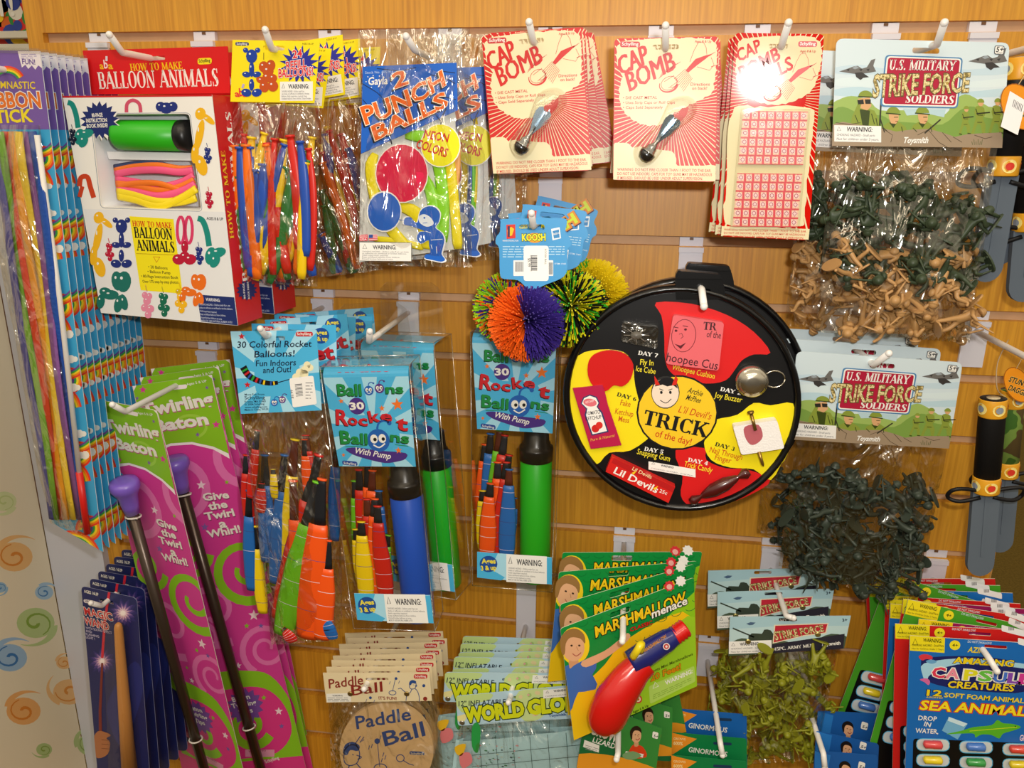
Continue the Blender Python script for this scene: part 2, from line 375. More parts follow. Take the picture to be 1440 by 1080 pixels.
def pouch(pl, q, T, m, nx=22, ny=28, belly=.6, seed=0, rough=.0012, flat=.0, zc=0.0, top=0.0):
    """sealed clear bag: two film sheets joined round the edge; q = four corners in the picture"""
    mb = MB(); vs = []; fs = []
    def pt(i, j, sgn):
        u, v = i/nx, j/ny
        e = min(1, 4*u*(1-u))**.55 * (top+(1-top)*min(1, v/belly))**.9 * min(1, (1-v)/.12)**.6
        ww = 1 + .012*noise.noise(V((seed, v*5, 3.1)))
        uu = .5+(u-.5)*ww; p = quadpt(q, uu, v); p = pl.P(*p)
        nz = noise.noise(V((u*5+seed*3.7, v*7, sgn*2.0)))*rough*3 + noise.noise(V((u*13+seed, v*15, sgn*5.0)))*rough
        return (p.x, p.y, zc+sgn*T*e*(1-flat) + nz*e + .0)
    for sgn in (1, -1):
        b = len(vs)
        for j in range(ny+1):
            for i in range(nx+1): vs.append(pt(i, j, sgn))
        for j in range(ny):
            for i in range(nx):
                f = (b+j*(nx+1)+i, b+(j+1)*(nx+1)+i, b+(j+1)*(nx+1)+i+1, b+j*(nx+1)+i+1); fs.append(f if sgn > 0 else tuple(reversed(f)))
    mb.add(vs, fs, m, True); return mb

# ================================================================ the setting
def struct(o): o['kind'] = 'structure'; return o
def wood_mat():
    m = bpy.data.materials.new('oak_veneer'); m.use_nodes = True; nt = m.node_tree; N, L = nt.nodes, nt.links; b = N['Principled BSDF']
    tc = N.new('ShaderNodeTexCoord'); mp = N.new('ShaderNodeMapping'); mp.inputs['Scale'].default_value = (150, 60, 5)
    n1 = N.new('ShaderNodeTexNoise'); n1.inputs['Scale'].default_value = 1.6; n1.inputs['Detail'].default_value = 6; n1.inputs['Distortion'].default_value = .5
    mp2 = N.new('ShaderNodeMapping'); mp2.inputs['Scale'].default_value = (9, 9, 1.1)
    n2 = N.new('ShaderNodeTexNoise'); n2.inputs['Scale'].default_value = 1.2; n2.inputs['Detail'].default_value = 2
    r1 = N.new('ShaderNodeValToRGB'); e = r1.color_ramp.elements
    e[0].position = .22; e[0].color = (*lin('#bc8016'), 1); e[1].position = .66; e[1].color = (*lin('#e2a830'), 1)
    r2 = N.new('ShaderNodeValToRGB'); e = r2.color_ramp.elements
    e[0].position = .3; e[0].color = (*lin('#f2e2c6'), 1); e[1].position = .7; e[1].color = (1, .97, .93, 1)
    mx = N.new('ShaderNodeMix'); mx.data_type = 'RGBA'; mx.blend_type = 'MULTIPLY'; mx.inputs[0].default_value = 1
    L.new(tc.outputs['Object'], mp.inputs[0]); L.new(mp.outputs[0], n1.inputs['Vector']); L.new(tc.outputs['Object'], mp2.inputs[0]); L.new(mp2.outputs[0], n2.inputs['Vector'])
    L.new(n1.outputs[0], r1.inputs[0]); L.new(n2.outputs[0], r2.inputs[0]); L.new(r1.outputs[0], mx.inputs[6]); L.new(r2.outputs[0], mx.inputs[7])
    L.new(mx.outputs[2], b.inputs['Base Color']); b.inputs['Roughness'].default_value = .46; b.inputs['Specular IOR Level'].default_value = .75
    return m
WOOD = wood_mat()
GR = mat('#d2ac86', .6, .2, mott=.12, bscale=60)
XL, XR, SP = -.738, .474, .0762
def zg(r): return 1.5 - r*SP
wm = MB()
wm.box((XL+.02, .010, .05), (XR, .022, 1.9), GR)
wm.box((XL, 0, .05), (XL+.021, .022, 1.9), WOOD)
wm.box((XL+.021, 0, zg(0)), (XR, .0095, 1.9), WOOD)
for r in range(19): wm.box((XL+.021, 0, max(.05, zg(r+1))), (XR, .0095, zg(r)-.0112), WOOD)
wm.box((XR-.0006, -.0003, .05), (XR+.0015, .022, 1.9), mat('#b88748', .5, mott=.1, bscale=40))
struct(wm.obj('wall_back'))
fl = MB(); fl.box((-4, -3, -.05), (4, 6, 0), mat('#5c4a1e', .95, .05, mott=.55, bscale=160, bump=.8))
struct(fl.obj('floor'))
sd = MB(); sd.box((-.826, -.012, .0), (XL, .012, 1.42), mat('#c9ccda', .5))
struct(sd.obj('trim_1'))
# cream side panel with printed swirls, standing out from the wall
_pm = Matrix(((0, 0, 1, -.826), (1, 0, 0, 0), (0, 1, 0, 0), (0, 0, 0, 1)))
class _B: M, I, W, H = _pm, _pm.inverted(), 1, 1
pn = Pl(None, None, None, 0, base=_B)
pn.slab([(-.175, .3), (-.014, 0), (-.014, 1.3), (-.30, 1.3), (-.27, .62)], -.012, 0, mat('#efe2c6', .5, .3))
def swirl(cx, cy, r, c1, c2, rot, sq=.8):
    """a printed snail: pale disc, tail and darker spiral"""
    k1, k2 = mat(c1), mat(c2); pt = lambda a, q: (cx+q*cos(a)*1.0, cy+q*sin(a)*sq)
    pn.poly([pt(2*pi*i/20, r*.86) for i in range(20)], k1, 1)
    tail = [pt(rot+t*.11, r*(.8+.035*t)) for t in range(18)]; pn.line(tail, r*.42, k1, .9, wd1=r*.02)
    pn.line([pt(rot+.4*t, r*(.10+.036*t)) for t in range(19)], r*.17, k2, 2, wd1=r*.05)
for a in [(20, 783, 30, '#f0bd78', '#e08a28', 3.6), (0, 826, 11, '#9cc0dc', '#3f7fbe', 0), (62, 833, 15, '#a9c9e2', '#3f7fbe', 4.2),
          (50, 876, 31, '#bcd08c', '#87a83a', .2), (14, 925, 28, '#9fc0e0', '#3a78b8', 3.6), (90, 932, 13, '#f0c080', '#e0902c', 3.4),
          (97, 973, 26, '#f0c080', '#e0902c', 2.2), (33, 1000, 28, '#f0b26c', '#e0862a', 3.5), (62, 1054, 13, '#b0c884', '#86a540', 1),
          (128, 1047, 23, '#b4ca84', '#8aa848', 3.0), (6, 705, 20, '#d8e0a8', '#c6d48c', .6)]: swirl(*a)
struct(pn.obj('wall_left', None, _pm))

# the shelf of another aisle seen past the top corner
SHZ = [at(20, 64, 1.08).z, at(20, 46, 1.08).z]; SHX = at(20, 40, 1.08).x
def shelf_behind():
    t = thing('display_shelf', 'white shelves far behind the wood wall in the top left corner', 'shelf', Matrix.Translation((SHX, 1.25, 0)))
    wht = mat('#e8e2d4', .4)
    for z in (*SHZ, SHZ[1]+.4):
        b = MB(); b.box((-.6, -.2, z-.016), (.5, .2, z), wht); b.obj('shelf_board', t)
    b = MB(); b.box((-.6, .2, 0), (.5, .23, 2.1), mat('#6a4a30', .6)); b.obj('back_panel', t)
    b = MB(); b.box((.49, -.2, 0), (.51, .23, 2.1), mat('#c89a58', .5)); b.obj('side_panel', t)
shelf_behind()
_cols = ['#d02a24', '#2a3f9a', '#f0c81e', '#2f8a3c', '#e8e4da', '#d8641e']
for i, (px, py, ww, hh, l) in enumerate([(8, 40, .16, .26, 'black game box with coloured dots and white letters on the far top left shelf'), (36, 40, .13, .26, 'dark game box with red and green dots beside the lettered one on the far shelf'),
        (10, 58, .17, .09, 'small box with red and yellow dots on the lower far shelf'), (44, 58, .17, .09, 'small box with blue and red dots at the end of the lower far shelf')]):
    P0 = at(px, py, 1.08); cell = thing('game_box', l, 'box', Matrix.Translation((P0.x, 1.18, SHZ[1 if i < 2 else 0])))
    b = MB(); b.box((-ww/2, -.1, 0), (ww/2, .1, hh), mat('#23222a'))
    rr = random.Random(i+3)
    for k in range(26 if i < 2 else 14):
        cx, cz, q = rr.uniform(-ww/2+.015, ww/2-.015), rr.uniform(.015, hh-.015), rr.uniform(.012, .026)
        n = 12; q = min(q, ww/2-abs(cx), cz, hh-cz); b.add([(cx+q*cos(2*pi*j/n), -.1005-.0002*k, cz+q*sin(2*pi*j/n)) for j in range(n)], [tuple(range(n))], mat(rr.choice(_cols)))
    b.obj('carton', cell)
    if i == 0:
        vs, fs = glyphs('T!', .02); b = MB(); b.add([(v.x*.07-.02, -.1065, v.y*.07+.04) for v in vs], fs, mat(WHITE)); b.obj('lettering', cell)

# ================================================================ hooks
HW = mat('#ece9e6', .3, .5); HB = mat('#dedce6', .38, .4)
HOOKS = []
def hook(bend, d, tip, label, zb=None, plate=.062, dt=.02, rad=.0033, drop=0.0):
    """white slatwall hook: wall plate clipped in a groove, straight prong out to the bend, upturned end"""
    B = at(*bend, d); T = at(*tip, d-dt); r = max(0, math.floor((1.5-(B.z+.012))/SP)); z0 = zg(r)
    t = thing('display_hook', label, 'hook', Matrix.Translation((B.x, 0, B.z)), None)
    b = MB(); zt = z0-B.z; lo = min(zt-plate, -.022)
    b.box((-.0135, -.004, lo), (.0135, -.0006, zt-.014), HB)
    b.box((-.0142, -.006, zt-.018), (.0142, .003, zt-.0122), HB)
    b.box((-.0135, .002, zt-.0135), (.0135, .0085, zt-.001), HB); b.box((-.0022, .0012, zt-.0042), (.0022, .0022, zt-.0012), mat('#6b4a30'))
    b.obj('wall_plate', t)
    p = MB(); pts = [V((0, -.003, drop)), V((0, d*.5, drop*.4)), V((0, d+.006, 0)), V((0, d, 0))]
    e = T-B; pts += [V((0, d, 0))+(e)*.18, V((0, d, 0))+e]
    p.tube(pts, rad, HW, 10); q = pts[-1]; p.ball(q, rad*1.08, HW, 10, 6); p.obj('prong', t)
    HOOKS.append((t, B)); return t

# ================================================================ packages
def schy(p, x0, y0, x1, y1, bg='#c4202a', fg=WHITE, lay=3, ang=0):
    """the maker's small badge"""
    d = (y1-y0); k = ang
    p.poly(rquad([(x0, y0), (x1, y0+k), (x1, y1+k), (x0, y1)], d*.42), bg, lay)
    p.text('Schylling', x0+d*.3, y1-d*.3, x1-d*.3, y1-d*.3+k, d*.55, mat(fg), .03, lay+1)
CREAM, RED = '#e4dab0', '#cc1408'
def sun(p, c, rad, outline, m, n, w0, w1, lay, seed=0):
    rn = random.Random(seed)
    for i in range(n):
        a = 2*pi*i/n; dw = rn.uniform(.7, 1.2); ex, ey = c[0]+rad*cos(a), c[1]+rad*sin(a); nx, ny = -sin(a), cos(a)
        q = .16; sx, sy = c[0]+rad*q*cos(a), c[1]+rad*q*sin(a)
        p.poly([(sx-nx*w0*dw, sy-ny*w0*dw), (sx+nx*w0*dw, sy+ny*w0*dw), (ex+nx*w1*dw, ey+ny*w1*dw), (ex-nx*w1*dw, ey-ny*w1*dw)], m, lay, cl=outline)
def scallop(pts, amp=3.2, step=13):
    """a cloud edge: little bulges along a closed outline"""
    base = smooth(pts, 6); o = []; acc = 0; n = len(base)
    cxm = sum(q[0] for q in base)/n; cym = sum(q[1] for q in base)/n
    for i in range(n):
        a, b = base[i], base[(i+1) % n]; acc += hypot(b[0]-a[0], b[1]-a[1]); k = abs(sin(pi*acc/step))*amp
        d = V((b[0]-cxm, b[1]-cym)).normalized(); o.append((b[0]+d.x*k, b[1]+d.y*k))
    return o
def bomb_art(p, ox, oy, s, lay):
    """the red line drawing of a flying bomb"""
    q = lambda pts: [(ox+x*s, oy+y*s) for x, y in pts]; r = mat(RED)
    p.line(q(circ(0, 0, 13, 10, 20, -20, 20, 215)), 3.2*s, r, lay, wd1=1*s); p.line(q(circ(1, -2, 12, 9, 20, -30)), .7*s, r, lay, True)
    p.line(q([(-6, -4), (8, -13)]), .6*s, r, lay); p.line(q([(0, 5), (14, -5)]), .6*s, r, lay)
    p.line(q(circ(4, -3, 8, 7, 10, 0, -60, 100)), .7*s, r, lay)
    p.poly(q([(24, -20), (38, -36), (52, -41), (60, -43), (52, -36), (40, -27), (28, -17)]), r, lay)
    p.line(q([(30, -32), (36, -48), (42, -59), (49, -60), (53, -52), (54, -42)]), .6*s, r, lay); p.line(q([(40, -25), (58, -20), (64, -28), (60, -38)]), .6*s, r, lay)
    p.line(q([(56, -40), (66, -46)]), 1.6*s, r, lay, wd1=.3); p.line(q([(60, -25), (72, -29)]), 1.0*s, r, lay, wd1=.3)
    for k in range(9): p.line(q([(8+k*1.6, -8+k*2.2), (24+k*1.2, -22+k*1.6)]), .55*s, r, lay)
    for k in range(6): p.line(q([(-14+k, -8-k*2), (2+k*3, -22-k*2)]), .45*s, r, lay)
def slot(cx, cy, w, h, a=0): return rquad([(cx-w/2, cy-h/2), (cx+w/2, cy-h/2+a*w), (cx+w/2, cy+h/2+a*w), (cx-w/2, cy+h/2)], h*.48)
def dirs(p, x0, y0, x1, h, k=0): p.text('Directions', x0, y0, x1, y0+k, h, mat(RED), .015, 4); p.text('on back!', x0+2, y0+h*1.35, x1-4, y0+h*1.35+k, h, mat(RED), .015, 4)

def cap_bomb():
    p = Pl((864, 54), (1011, 51), (862, 253), -.150)
    out = rquad([(864, 54), (1011, 51), (1006, 256), (862, 253)], 7); cv = [(865, 55), (1010, 52), (1005, 255), (863, 252)]
    h = slot(936, 66.5, 37, 7, -.02)
    p.plate(out, RED, holes=[h], side=CREAM)
    sun(p, (944, 150), 150, cv, mat(CREAM), 84, .25, 1.05, 1)
    cl = scallop([(872, 62), (905, 57), (940, 55), (985, 55), (1005, 62), (1006, 90), (1003, 115), (1000, 130), (985, 139), (966, 148), (945, 160), (935, 172), (912, 175), (892, 168), (876, 152), (872, 128), (876, 108), (869, 88)], 2.4, 12)
    p.poly(cl, CREAM, 2, holes=[h])
    p.poly(smooth([(862, 254), (862, 206), (872, 201), (884, 202), (890, 208), (900, 206), (930, 211), (945, 213), (951, 223), (953, 233), (980, 234), (1006.5, 233), (1006, 255)], 3), CREAM, 2, cl=[(865, 55), (1010, 52), (1006, 255), (862.5, 252.5)])
    p.poly([(955, 233), (1006, 233), (1006, 254), (864, 252), (864, 236)], CREAM, 2.3)
    schy(p, 872, 58.5, 900, 66.5)
    p.text('Ages 8 & Up', 977, 60, 1000, 60, 3.4, mat(RED), .01, 4)
    for k in range(3):
        p.text('CAP', 872+k*.9, 106.5-k*.3, 912+k*.9, 88-k*.3, 25, mat(RED), .01, 4+k*.5, .12); p.text('BOMB', 885+k*.9, 129-k*.3, 950+k*.9, 97-k*.3, 26, mat(RED), .0, 4+k*.5, .12)
    for i, t in enumerate(['• DIE CAST METAL', '• Uses Strip Caps or Roll Caps', '• Caps Sold Separately']):
        p.text(t, 876, 139.5+i*6.8, [924, 949, 932][i], 139+i*6.8, 3.8, mat(RED), .012, 4)
    dirs(p, 971, 120.5, 998, 4.2); bomb_art(p, 940, 119, 1.0, 4)
    for i, t in enumerate(['WARNING: DO NOT FIRE CLOSER THAN 1 FOOT TO THE EAR.', 'DO NOT USE INDOORS. CAPS FOR TOY GUNS MAY BE HAZARDOUS', 'IF MISUSED. SHOULD BE USED UNDER ADULT SUPERVISION.']):
        p.text(t, 868, 240+i*6, [1000, 1001, 988][i], 242+i*5.6, 3.9, mat(RED), .008, 4)
    t = thing('cap_bomb_pack', 'cap bomb card with a pale silver bomb in its blister, front of the middle stack', 'toy pack', p.M, 'cap bomb cards on their hooks')
    p.obj('card', t)
    # the die-cast bomb under a clear dome
    def q3(x, y, z): p.z = z; u = p.P(x, y); p.z = 0; return V((u.x, u.y, z))
    A, B = q3(909, 218, .010), q3(957, 158, .010); ax = (B-A).normalized(); L_ = (B-A).length
    chrome = mat('#b9bcc0', .18, .6, 1.0); dk = mat('#55585c', .25, .6, .9)
    m = Matrix.Translation(A) @ ax.to_track_quat('Z', 'Y').to_matrix().to_4x4(); b = MB(); u = L_/80
    b.lathe([(u*2, -u*10), (u*8, -u*8), (u*12, -u*2), (u*12.6, u*3), (u*11.5, u*4)], dk, 18, m)
    b.lathe([(u*12.8, u*4), (u*12.8, u*6), (u*9.5, u*7.5), (u*9.5, u*10), (u*8.6, u*10.4), (u*8.6, u*14), (u*6, u*17), (u*3.2, u*22), (u*2.4, u*40)], chrome, 18, m)
    bb = b.obj('bomb', t); bb['label'] = 'silver die-cast bomb'
    f = MB()
    for k in (0, 1):
        out_ = [(-2, 22), (2, 22), (5, 34), (11, 50), (13, 60), (11, 68), (6, 71), (1, 66), (-1, 66), (-6, 71), (-11, 68), (-13, 60), (-11, 50), (-5, 34)]
        for z0 in (-.0006, .0006):
            pts = [m @ Matrix.Rotation(pi/2*k+.25, 4, 'Z') @ V((x*u, z0, y*u)) for x, y in out_]; f.add(pts, [tuple(range(len(pts)))], mat('#a8bccb', .22, .6, .85))
    f.obj('tail_fin', bb)
    d = MB(); ox = smooth([(896, 226), (905, 232), (920, 226), (935, 205), (950, 184), (972, 168), (978, 150), (966, 138), (944, 141), (934, 158), (924, 178), (905, 194), (893, 210)], 3)
    rings = []; c0 = V((sum(a for a, _ in ox)/len(ox), sum(a for _, a in ox)/len(ox)))
    for k, (s_, z) in enumerate([(1.06, .0004), (1.0, .002), (.95, .016), (.8, .021), (.4, .0225)]):
        rings.append([q3(*(c0+(V(q)-c0)*(s_ if k < 3 else s_)), z) for q in ox])
    # pinch the inner rings towards the bomb's own axis, not its middle
    n = len(ox); vs = [q for r_ in rings for q in r_]
    d.add(vs, [(i*n+j, i*n+(j+1) % n, (i+1)*n+(j+1) % n, (i+1)*n+j) for i in range(4) for j in range(n)] + [tuple(range(4*n, 5*n))], blister_film(), True)
    d.obj('blister', t); return t, p
hook((936, 67), -.158, (936, 36), 'white hook through the middle cap bomb card')
hook((750, 58), -.158, (744, 31), 'white hook holding the left stack of cap bomb cards')
hook((1099, 65), -.158, (1109, 32), 'white hook through the cap bomb refills card')
hook((1318, 62), -.160, (1328, 32), 'white hook through the upper soldier bag header')
CB, cbp = cap_bomb()
piv = cbp.P(936, 66); pv = (piv.x, piv.y, 0)
_cap = 'cap bomb card half hidden behind the front one of the '
for i, (dx, dz, rl) in enumerate([(.004, 0, 1.0), (.004, .002, -4), (.008, .001, 5)]):
    dup(CB, shifted(cbp.M, (dx, .022*(i+1), dz), rl, piv=pv), ['cap bomb card right behind the silver bomb card, a sliver of edge showing', 'cap bomb card turned slightly, its red corner showing right of the middle stack', 'cap bomb card at the back of the middle stack, swung out at lower right'][i])
c1 = Pl((677, 50), (825, 38), (698, 241), -.150)
M1 = shifted(c1.M); dup(CB, M1, 'cap bomb card with a dark bomb, front of the left stack beside the punch balls')
for i, (dx, dy, dz, rl) in enumerate([(.002, .02, .004, -1), (.004, .045, .002, 4), (.010, .07, .0, 7)]):
    dup(CB, shifted(M1, (dx, dy, dz), rl, piv=pv), ['cap bomb card right behind the front card of the left stack', 'cap bomb card with a glare spot, third of the left stack', 'cap bomb card at the back of the left stack, swung out at lower right'][i])

def cap_refills():
    CREAM, RED = mat('#e4dab0', .11, .16), mat('#cc1408', .11, .16); p = Pl((1034, 46), (1159, 48), (1014, 332), -.152, -.161, -.144)
    q = [(1034, 46), (1159, 48), (1137, 338), (1014, 332)]; h = slot(1095, 65, 27, 6.5)
    p.plate(rquad(q, 7), RED, holes=[h], side=CREAM)
    sun(p, (1092, 135), 260, q, CREAM, 84, .3, 1.7, 1, 2)
    p.poly(scallop([(1042, 58), (1062, 54), (1100, 52), (1140, 53), (1152, 62), (1154, 82), (1149, 105), (1140, 126), (1118, 140), (1090, 146), (1062, 140), (1042, 122), (1036, 100), (1038, 78)], 2.4, 12), CREAM, 2, holes=[h])
    p.poly(scallop([(1030, 160), (1070, 152), (1138, 154), (1142, 180), (1136, 230), (1130, 300), (1124, 316), (1070, 318), (1022, 312), (1024, 260)], 3, 18), CREAM, 2)
    p.poly([(1015, 318), (1138.5, 322), (1137, 337), (1014, 331)], CREAM, 2.3)
    schy(p, 1122.5, 58, 1149, 66); p.text('Ages 8 & Up', 1125, 73.5, 1147, 73.5, 3.2, RED, .01, 4)
    p.text('CAP', 1039, 87, 1071, 71, 17, RED, .05, 4, .1); p.text('BOMB', 1043, 112, 1098, 83, 18, RED, .05, 4, .1); p.text('REFILLS', 1050, 131, 1116, 96, 18, RED, .045, 4, .1)
    bomb_art(p, 1086, 132, .95, 4)
    for i, t in enumerate(['WARNING: DO NOT FIRE CLOSER THAN 1 FOOT TO THE EAR.', 'DO NOT USE INDOORS. CAPS FOR TOY GUNS MAY BE HAZARDOUS', 'IF MISUSED. SHOULD BE USED UNDER ADULT SUPERVISION.']):
        p.text(t, 1018, 324+i*4.6, 1134-i*2, 327+i*4.6, 2.9, RED, .008, 4)
    t = thing('cap_refill_pack', 'cap bomb refills card with sheets of red and white paper caps', 'toy pack', p.M)
    p.obj('card', t)
    G = lambda u, v: (1045+91*u-15*v, 156+1*u+162*v)
    ro = 13
    for k in range(ro):
        if k == 6: continue
        c = Pl(None, None, None, 0, base=p); v0, v1 = k/ro, (k+.93)/ro
        c.plate([G(0, v0), G(1, v0), G(1, v1), G(0, v1)], '#eec9a8', .0008); c.z = .0
        for b in (.0, .965): c.poly([G(0, v0+(v1-v0)*b), G(1, v0+(v1-v0)*b), G(1, v0+(v1-v0)*(b+.1)), G(0, v0+(v1-v0)*(b+.1))], '#d8404c', 1)
        for j in range(8):
            x, y = G((j+.5)/8, (v0+v1)/2); c.disc(x, y, 4.9, '#d2304a', 1, n=4, a=45*0); c.disc(x, y, 4.1, '#f4d8d4', 2, n=10); c.disc(x, y, 3.0, '#a8283c', 2.6, n=10); c.disc(x, y, 2.2, '#f0d0d0', 3.2, n=8)
            if j: x, y = G(j/8, (v0+v1)/2); c.poly([(x-1.6, y-6), (x+1.6, y-6), (x+1.4, y+6), (x-1.8, y+6)], '#dc3c4a', 1.4)
        c.v = [(a, b, z+.0028) for a, b, z in c.v]; c.obj('cap_strip', t)
    b = Pl(None, None, None, 0, base=p); e = [G(-.03, -.02), G(1.03, -.02), G(1.03, 1.02), G(-.03, 1.02)]
    lo = [V((*q_, 0)) for q_ in b.L(e)]; hi = [V((x, y, .0065)) for x, y, _ in lo]; b.add(lo+hi, [(0, 1, 5, 4), (1, 2, 6, 5), (2, 3, 7, 6), (3, 0, 4, 7), (4, 7, 6, 5)], blister_film()); b.obj('blister', t)
    return t, p
RF, rfp = cap_refills()
pv2 = rfp.P(1095, 66); pv2 = (pv2.x, pv2.y, 0)
for i, (dx, rl) in enumerate([(-.001, -1), (-.002, -2.2)]):
    dup(RF, shifted(rfp.M, (dx, .018*(i+1), -.001), rl, piv=pv2), ['refills card right behind the front refills card, its left edge showing', 'refills card at the back of the refills stack, edge showing at lower left'][i])

# ---------------------------------------------------------------- little plastic soldiers
def skin_mesh(verts, edges, radii, extra=None, sub=1):
    me = bpy.data.meshes.new('body'); me.from_pydata([V(v) for v in verts], edges, []); o = bpy.data.objects.new('body', me); C.objects.link(o)
    o.modifiers.new('s', 'SKIN').use_smooth_shade = True
    if not me.skin_vertices: bpy.context.view_layer.objects.active = o; me.skin_vertices.new() if hasattr(me.skin_vertices, 'new') else None
    sd_ = o.modifiers.new('u', 'SUBSURF'); sd_.levels = sub; sd_.render_levels = sub
    if me.skin_vertices:
        for i, r in enumerate(radii): me.skin_vertices[0].data[i].radius = (r, r); me.skin_vertices[0].data[i].use_root = (i == 0)
    bpy.context.view_layer.update(); dg = bpy.context.evaluated_depsgraph_get()
    r = bpy.data.meshes.new_from_object(o.evaluated_get(dg)); bpy.data.objects.remove(o); return r
def soldier_mesh(pose, m):
    """a moulded figure about 46 mm tall: body, helmet, weapon and foot plate, feet at z = 0"""
    J = {'pel': (0, 0, 22), 'chest': (0, 0, 31), 'neck': (0, 0, 35.5), 'head': (0, .6, 39.5), 'top': (0, .6, 41)}
    sh, el, ha = [(-5, 0, 33.5), (5, 0, 33.5)], [], []
    P = {
     'aim':   dict(el=[(-7, 5, 29), (6, 7, 30)], ha=[(-2, 10, 32), (3, 13, 33.5)], kn=[(-4, 4, 12), (5, -2, 12)], ft=[(-5, 3, 1), (7, -5, 1)], gun=((-3, 2, 33), (4, 24, 34.5)), lean=(0, 2)),
     'run':   dict(el=[(-8, -4, 28), (8, 4, 27)], ha=[(-6, 4, 24), (5, 10, 28)], kn=[(-3, 9, 15), (4, -3, 12)], ft=[(-3, 6, 4), (4, -12, 5)], gun=((-8, 2, 20), (8, 14, 33)), lean=(0, 5)),
     'kneel': dict(el=[(-7, 5, 26), (6, 7, 27)], ha=[(-2, 9, 30), (3, 12, 31)], kn=[(-4, 9, 12), (5, 2, 2)], ft=[(-4, 9, 1), (6, -9, 1.5)], gun=((-3, 2, 31), (4, 22, 32)), lean=(0, 1), drop=8),
     'throw': dict(el=[(-12, -3, 36), (8, 6, 30)], ha=[(-13, -5, 45), (9, 13, 33)], kn=[(-4, -1, 11), (4, 4, 12)], ft=[(-6, -4, 1), (5, 5, 1)], gun=((6, 12, 24), (11, 14, 42)), lean=(0, 0)),
     'crawl': dict(el=[(-8, 6, 29), (8, 7, 29)], ha=[(-4, 12, 30), (4, 13, 30)], kn=[(-6, 1, 10), (6, -1, 10)], ft=[(-9, -4, 0), (9, -3, 0)], gun=((0, 8, 29), (2, 30, 33)), lean=(0, 3)),
     'stand': dict(el=[(-8, 1, 26), (8, 2, 26)], ha=[(-4, 7, 25), (4, 8, 29)], kn=[(-3, 1, 11), (3, 1, 11)], ft=[(-4, 0, 1), (4, 0, 1)], gun=((-9, 7, 21), (9, 9, 34)), lean=(0, 0))}[pose]
    dz = -P.get('drop', 0); lx, ly = P['lean']
    U = lambda p: (p[0]+lx*(p[2]-22)/14, p[1]+ly*(p[2]-22)/14, p[2]+dz)
    vs = [U(J['pel']), U((0, 0, 27)), U(J['chest']), U(J['neck']), U(J['head']), U(J['top'])]; es = [(0, 1), (1, 2), (2, 3), (3, 4), (4, 5)]; rd = [4.2, 4.0, 4.8, 2.0, 3.4, 2.6]
    for k in (0, 1):
        b = len(vs); vs += [U(sh[k]), U(P['el'][k]), U(P['ha'][k])]; es += [(2, b), (b, b+1), (b+1, b+2)]; rd += [2.3, 1.9, 1.5]
        b = len(vs); s_ = -1 if k == 0 else 1; hp = V(vs[0])+V((s_*2.8, 0, -2)); f = V(P['ft'][k])
        vs += [tuple(hp), P['kn'][k], tuple(f), (f.x+s_*.6, f.y+4.5, max(.6, f.z-.4))]; es += [(0, b), (b, b+1), (b+1, b+2), (b+2, b+3)]; rd += [3.1, 2.4, 1.8, 1.5]
    k = .001; body = skin_mesh([V(v)*k for v in vs], es, [r*k for r in rd])
    b = MB(); b.add([v.co for v in body.vertices], [tuple(p.vertices) for p in body.polygons], m, True); bpy.data.meshes.remove(body)
    h = V(vs[4]); M_ = Matrix.Scale(k, 4) @ Matrix.Translation(h+V((0, .2, .6)))
    b.lathe([(5.2, -.6), (5.3, .2), (4.4, .7), (4.2, 2.2), (3.2, 4), (1.4, 5), (.1, 5.2)], m, 12, M_)
    g0, g1 = V(U(P['gun'][0]))*k, V(U(P['gun'][1]))*k; b.tube([g0, g0+(g1-g0)*.3, g0+(g1-g0)*.55, g1], [.0018, .0014, .0011, .0006], m, 6)
    b.tube([g0+(g1-g0)*.4, g0+(g1-g0)*.38+V((0, 0, -.005))], .0008, m, 5)
    b.ball(V(vs[2])*k+V((0, -.0045, 0)), .0042, m, 8, 5, (1, .7, 1))
    b.slab([(x*k, y*k) for x, y in circ(0, 0, 12, 6.5, 16, 12)], -.0010, .0006, m)
    return b.mesh('toy_soldier')
POSES = ['aim', 'run', 'kneel', 'throw', 'crawl', 'stand']
_SM = {}
def soldiers(pl, n, region, color, label, group, z=(-.012, .012), seed=1, sc=1.0, gap=13):
    """loose figures tumbled inside a bag; region(rn) gives picture points"""
    rn = random.Random(seed); m = mat(color, .45, .35); put = []
    if color not in _SM: _SM[color] = [soldier_mesh(p, m) for p in POSES]
    for i in range(n):
        for _ in range(40):
            x, y = region(rn)
            if all(hypot(x-a, y-b) > gap for a, b in put): break
        put.append((x, y)); zz = rn.uniform(*z); pl.z = zz; u = pl.P(x, y); pl.z = 0
        rot = Matrix.Rotation(rn.uniform(0, 2*pi), 4, 'Z') @ Matrix.Rotation(rn.uniform(-.35, .35) - pi/2*(0 if rn.random() < .12 else rn.choice([1, 1, -1])), 4, 'X') @ Matrix.Rotation(rn.uniform(0, 2*pi), 4, 'Z')
        o = link('toy_soldier', _SM[color][rn.randrange(6)], None, pl.M @ Matrix.Translation((u.x, u.y, zz)) @ rot @ Matrix.Translation((0, 0, -.02*sc)) @ Matrix.Scale(sc, 4))
        tag(o, label, 'toy soldier', group)
def inquad(q, v0=0, v1=1, u0=.07, u1=.93, pw=1):
    return lambda rn: quadpt(q, rn.uniform(u0, u1), v0+(v1-v0)*rn.random()**pw)

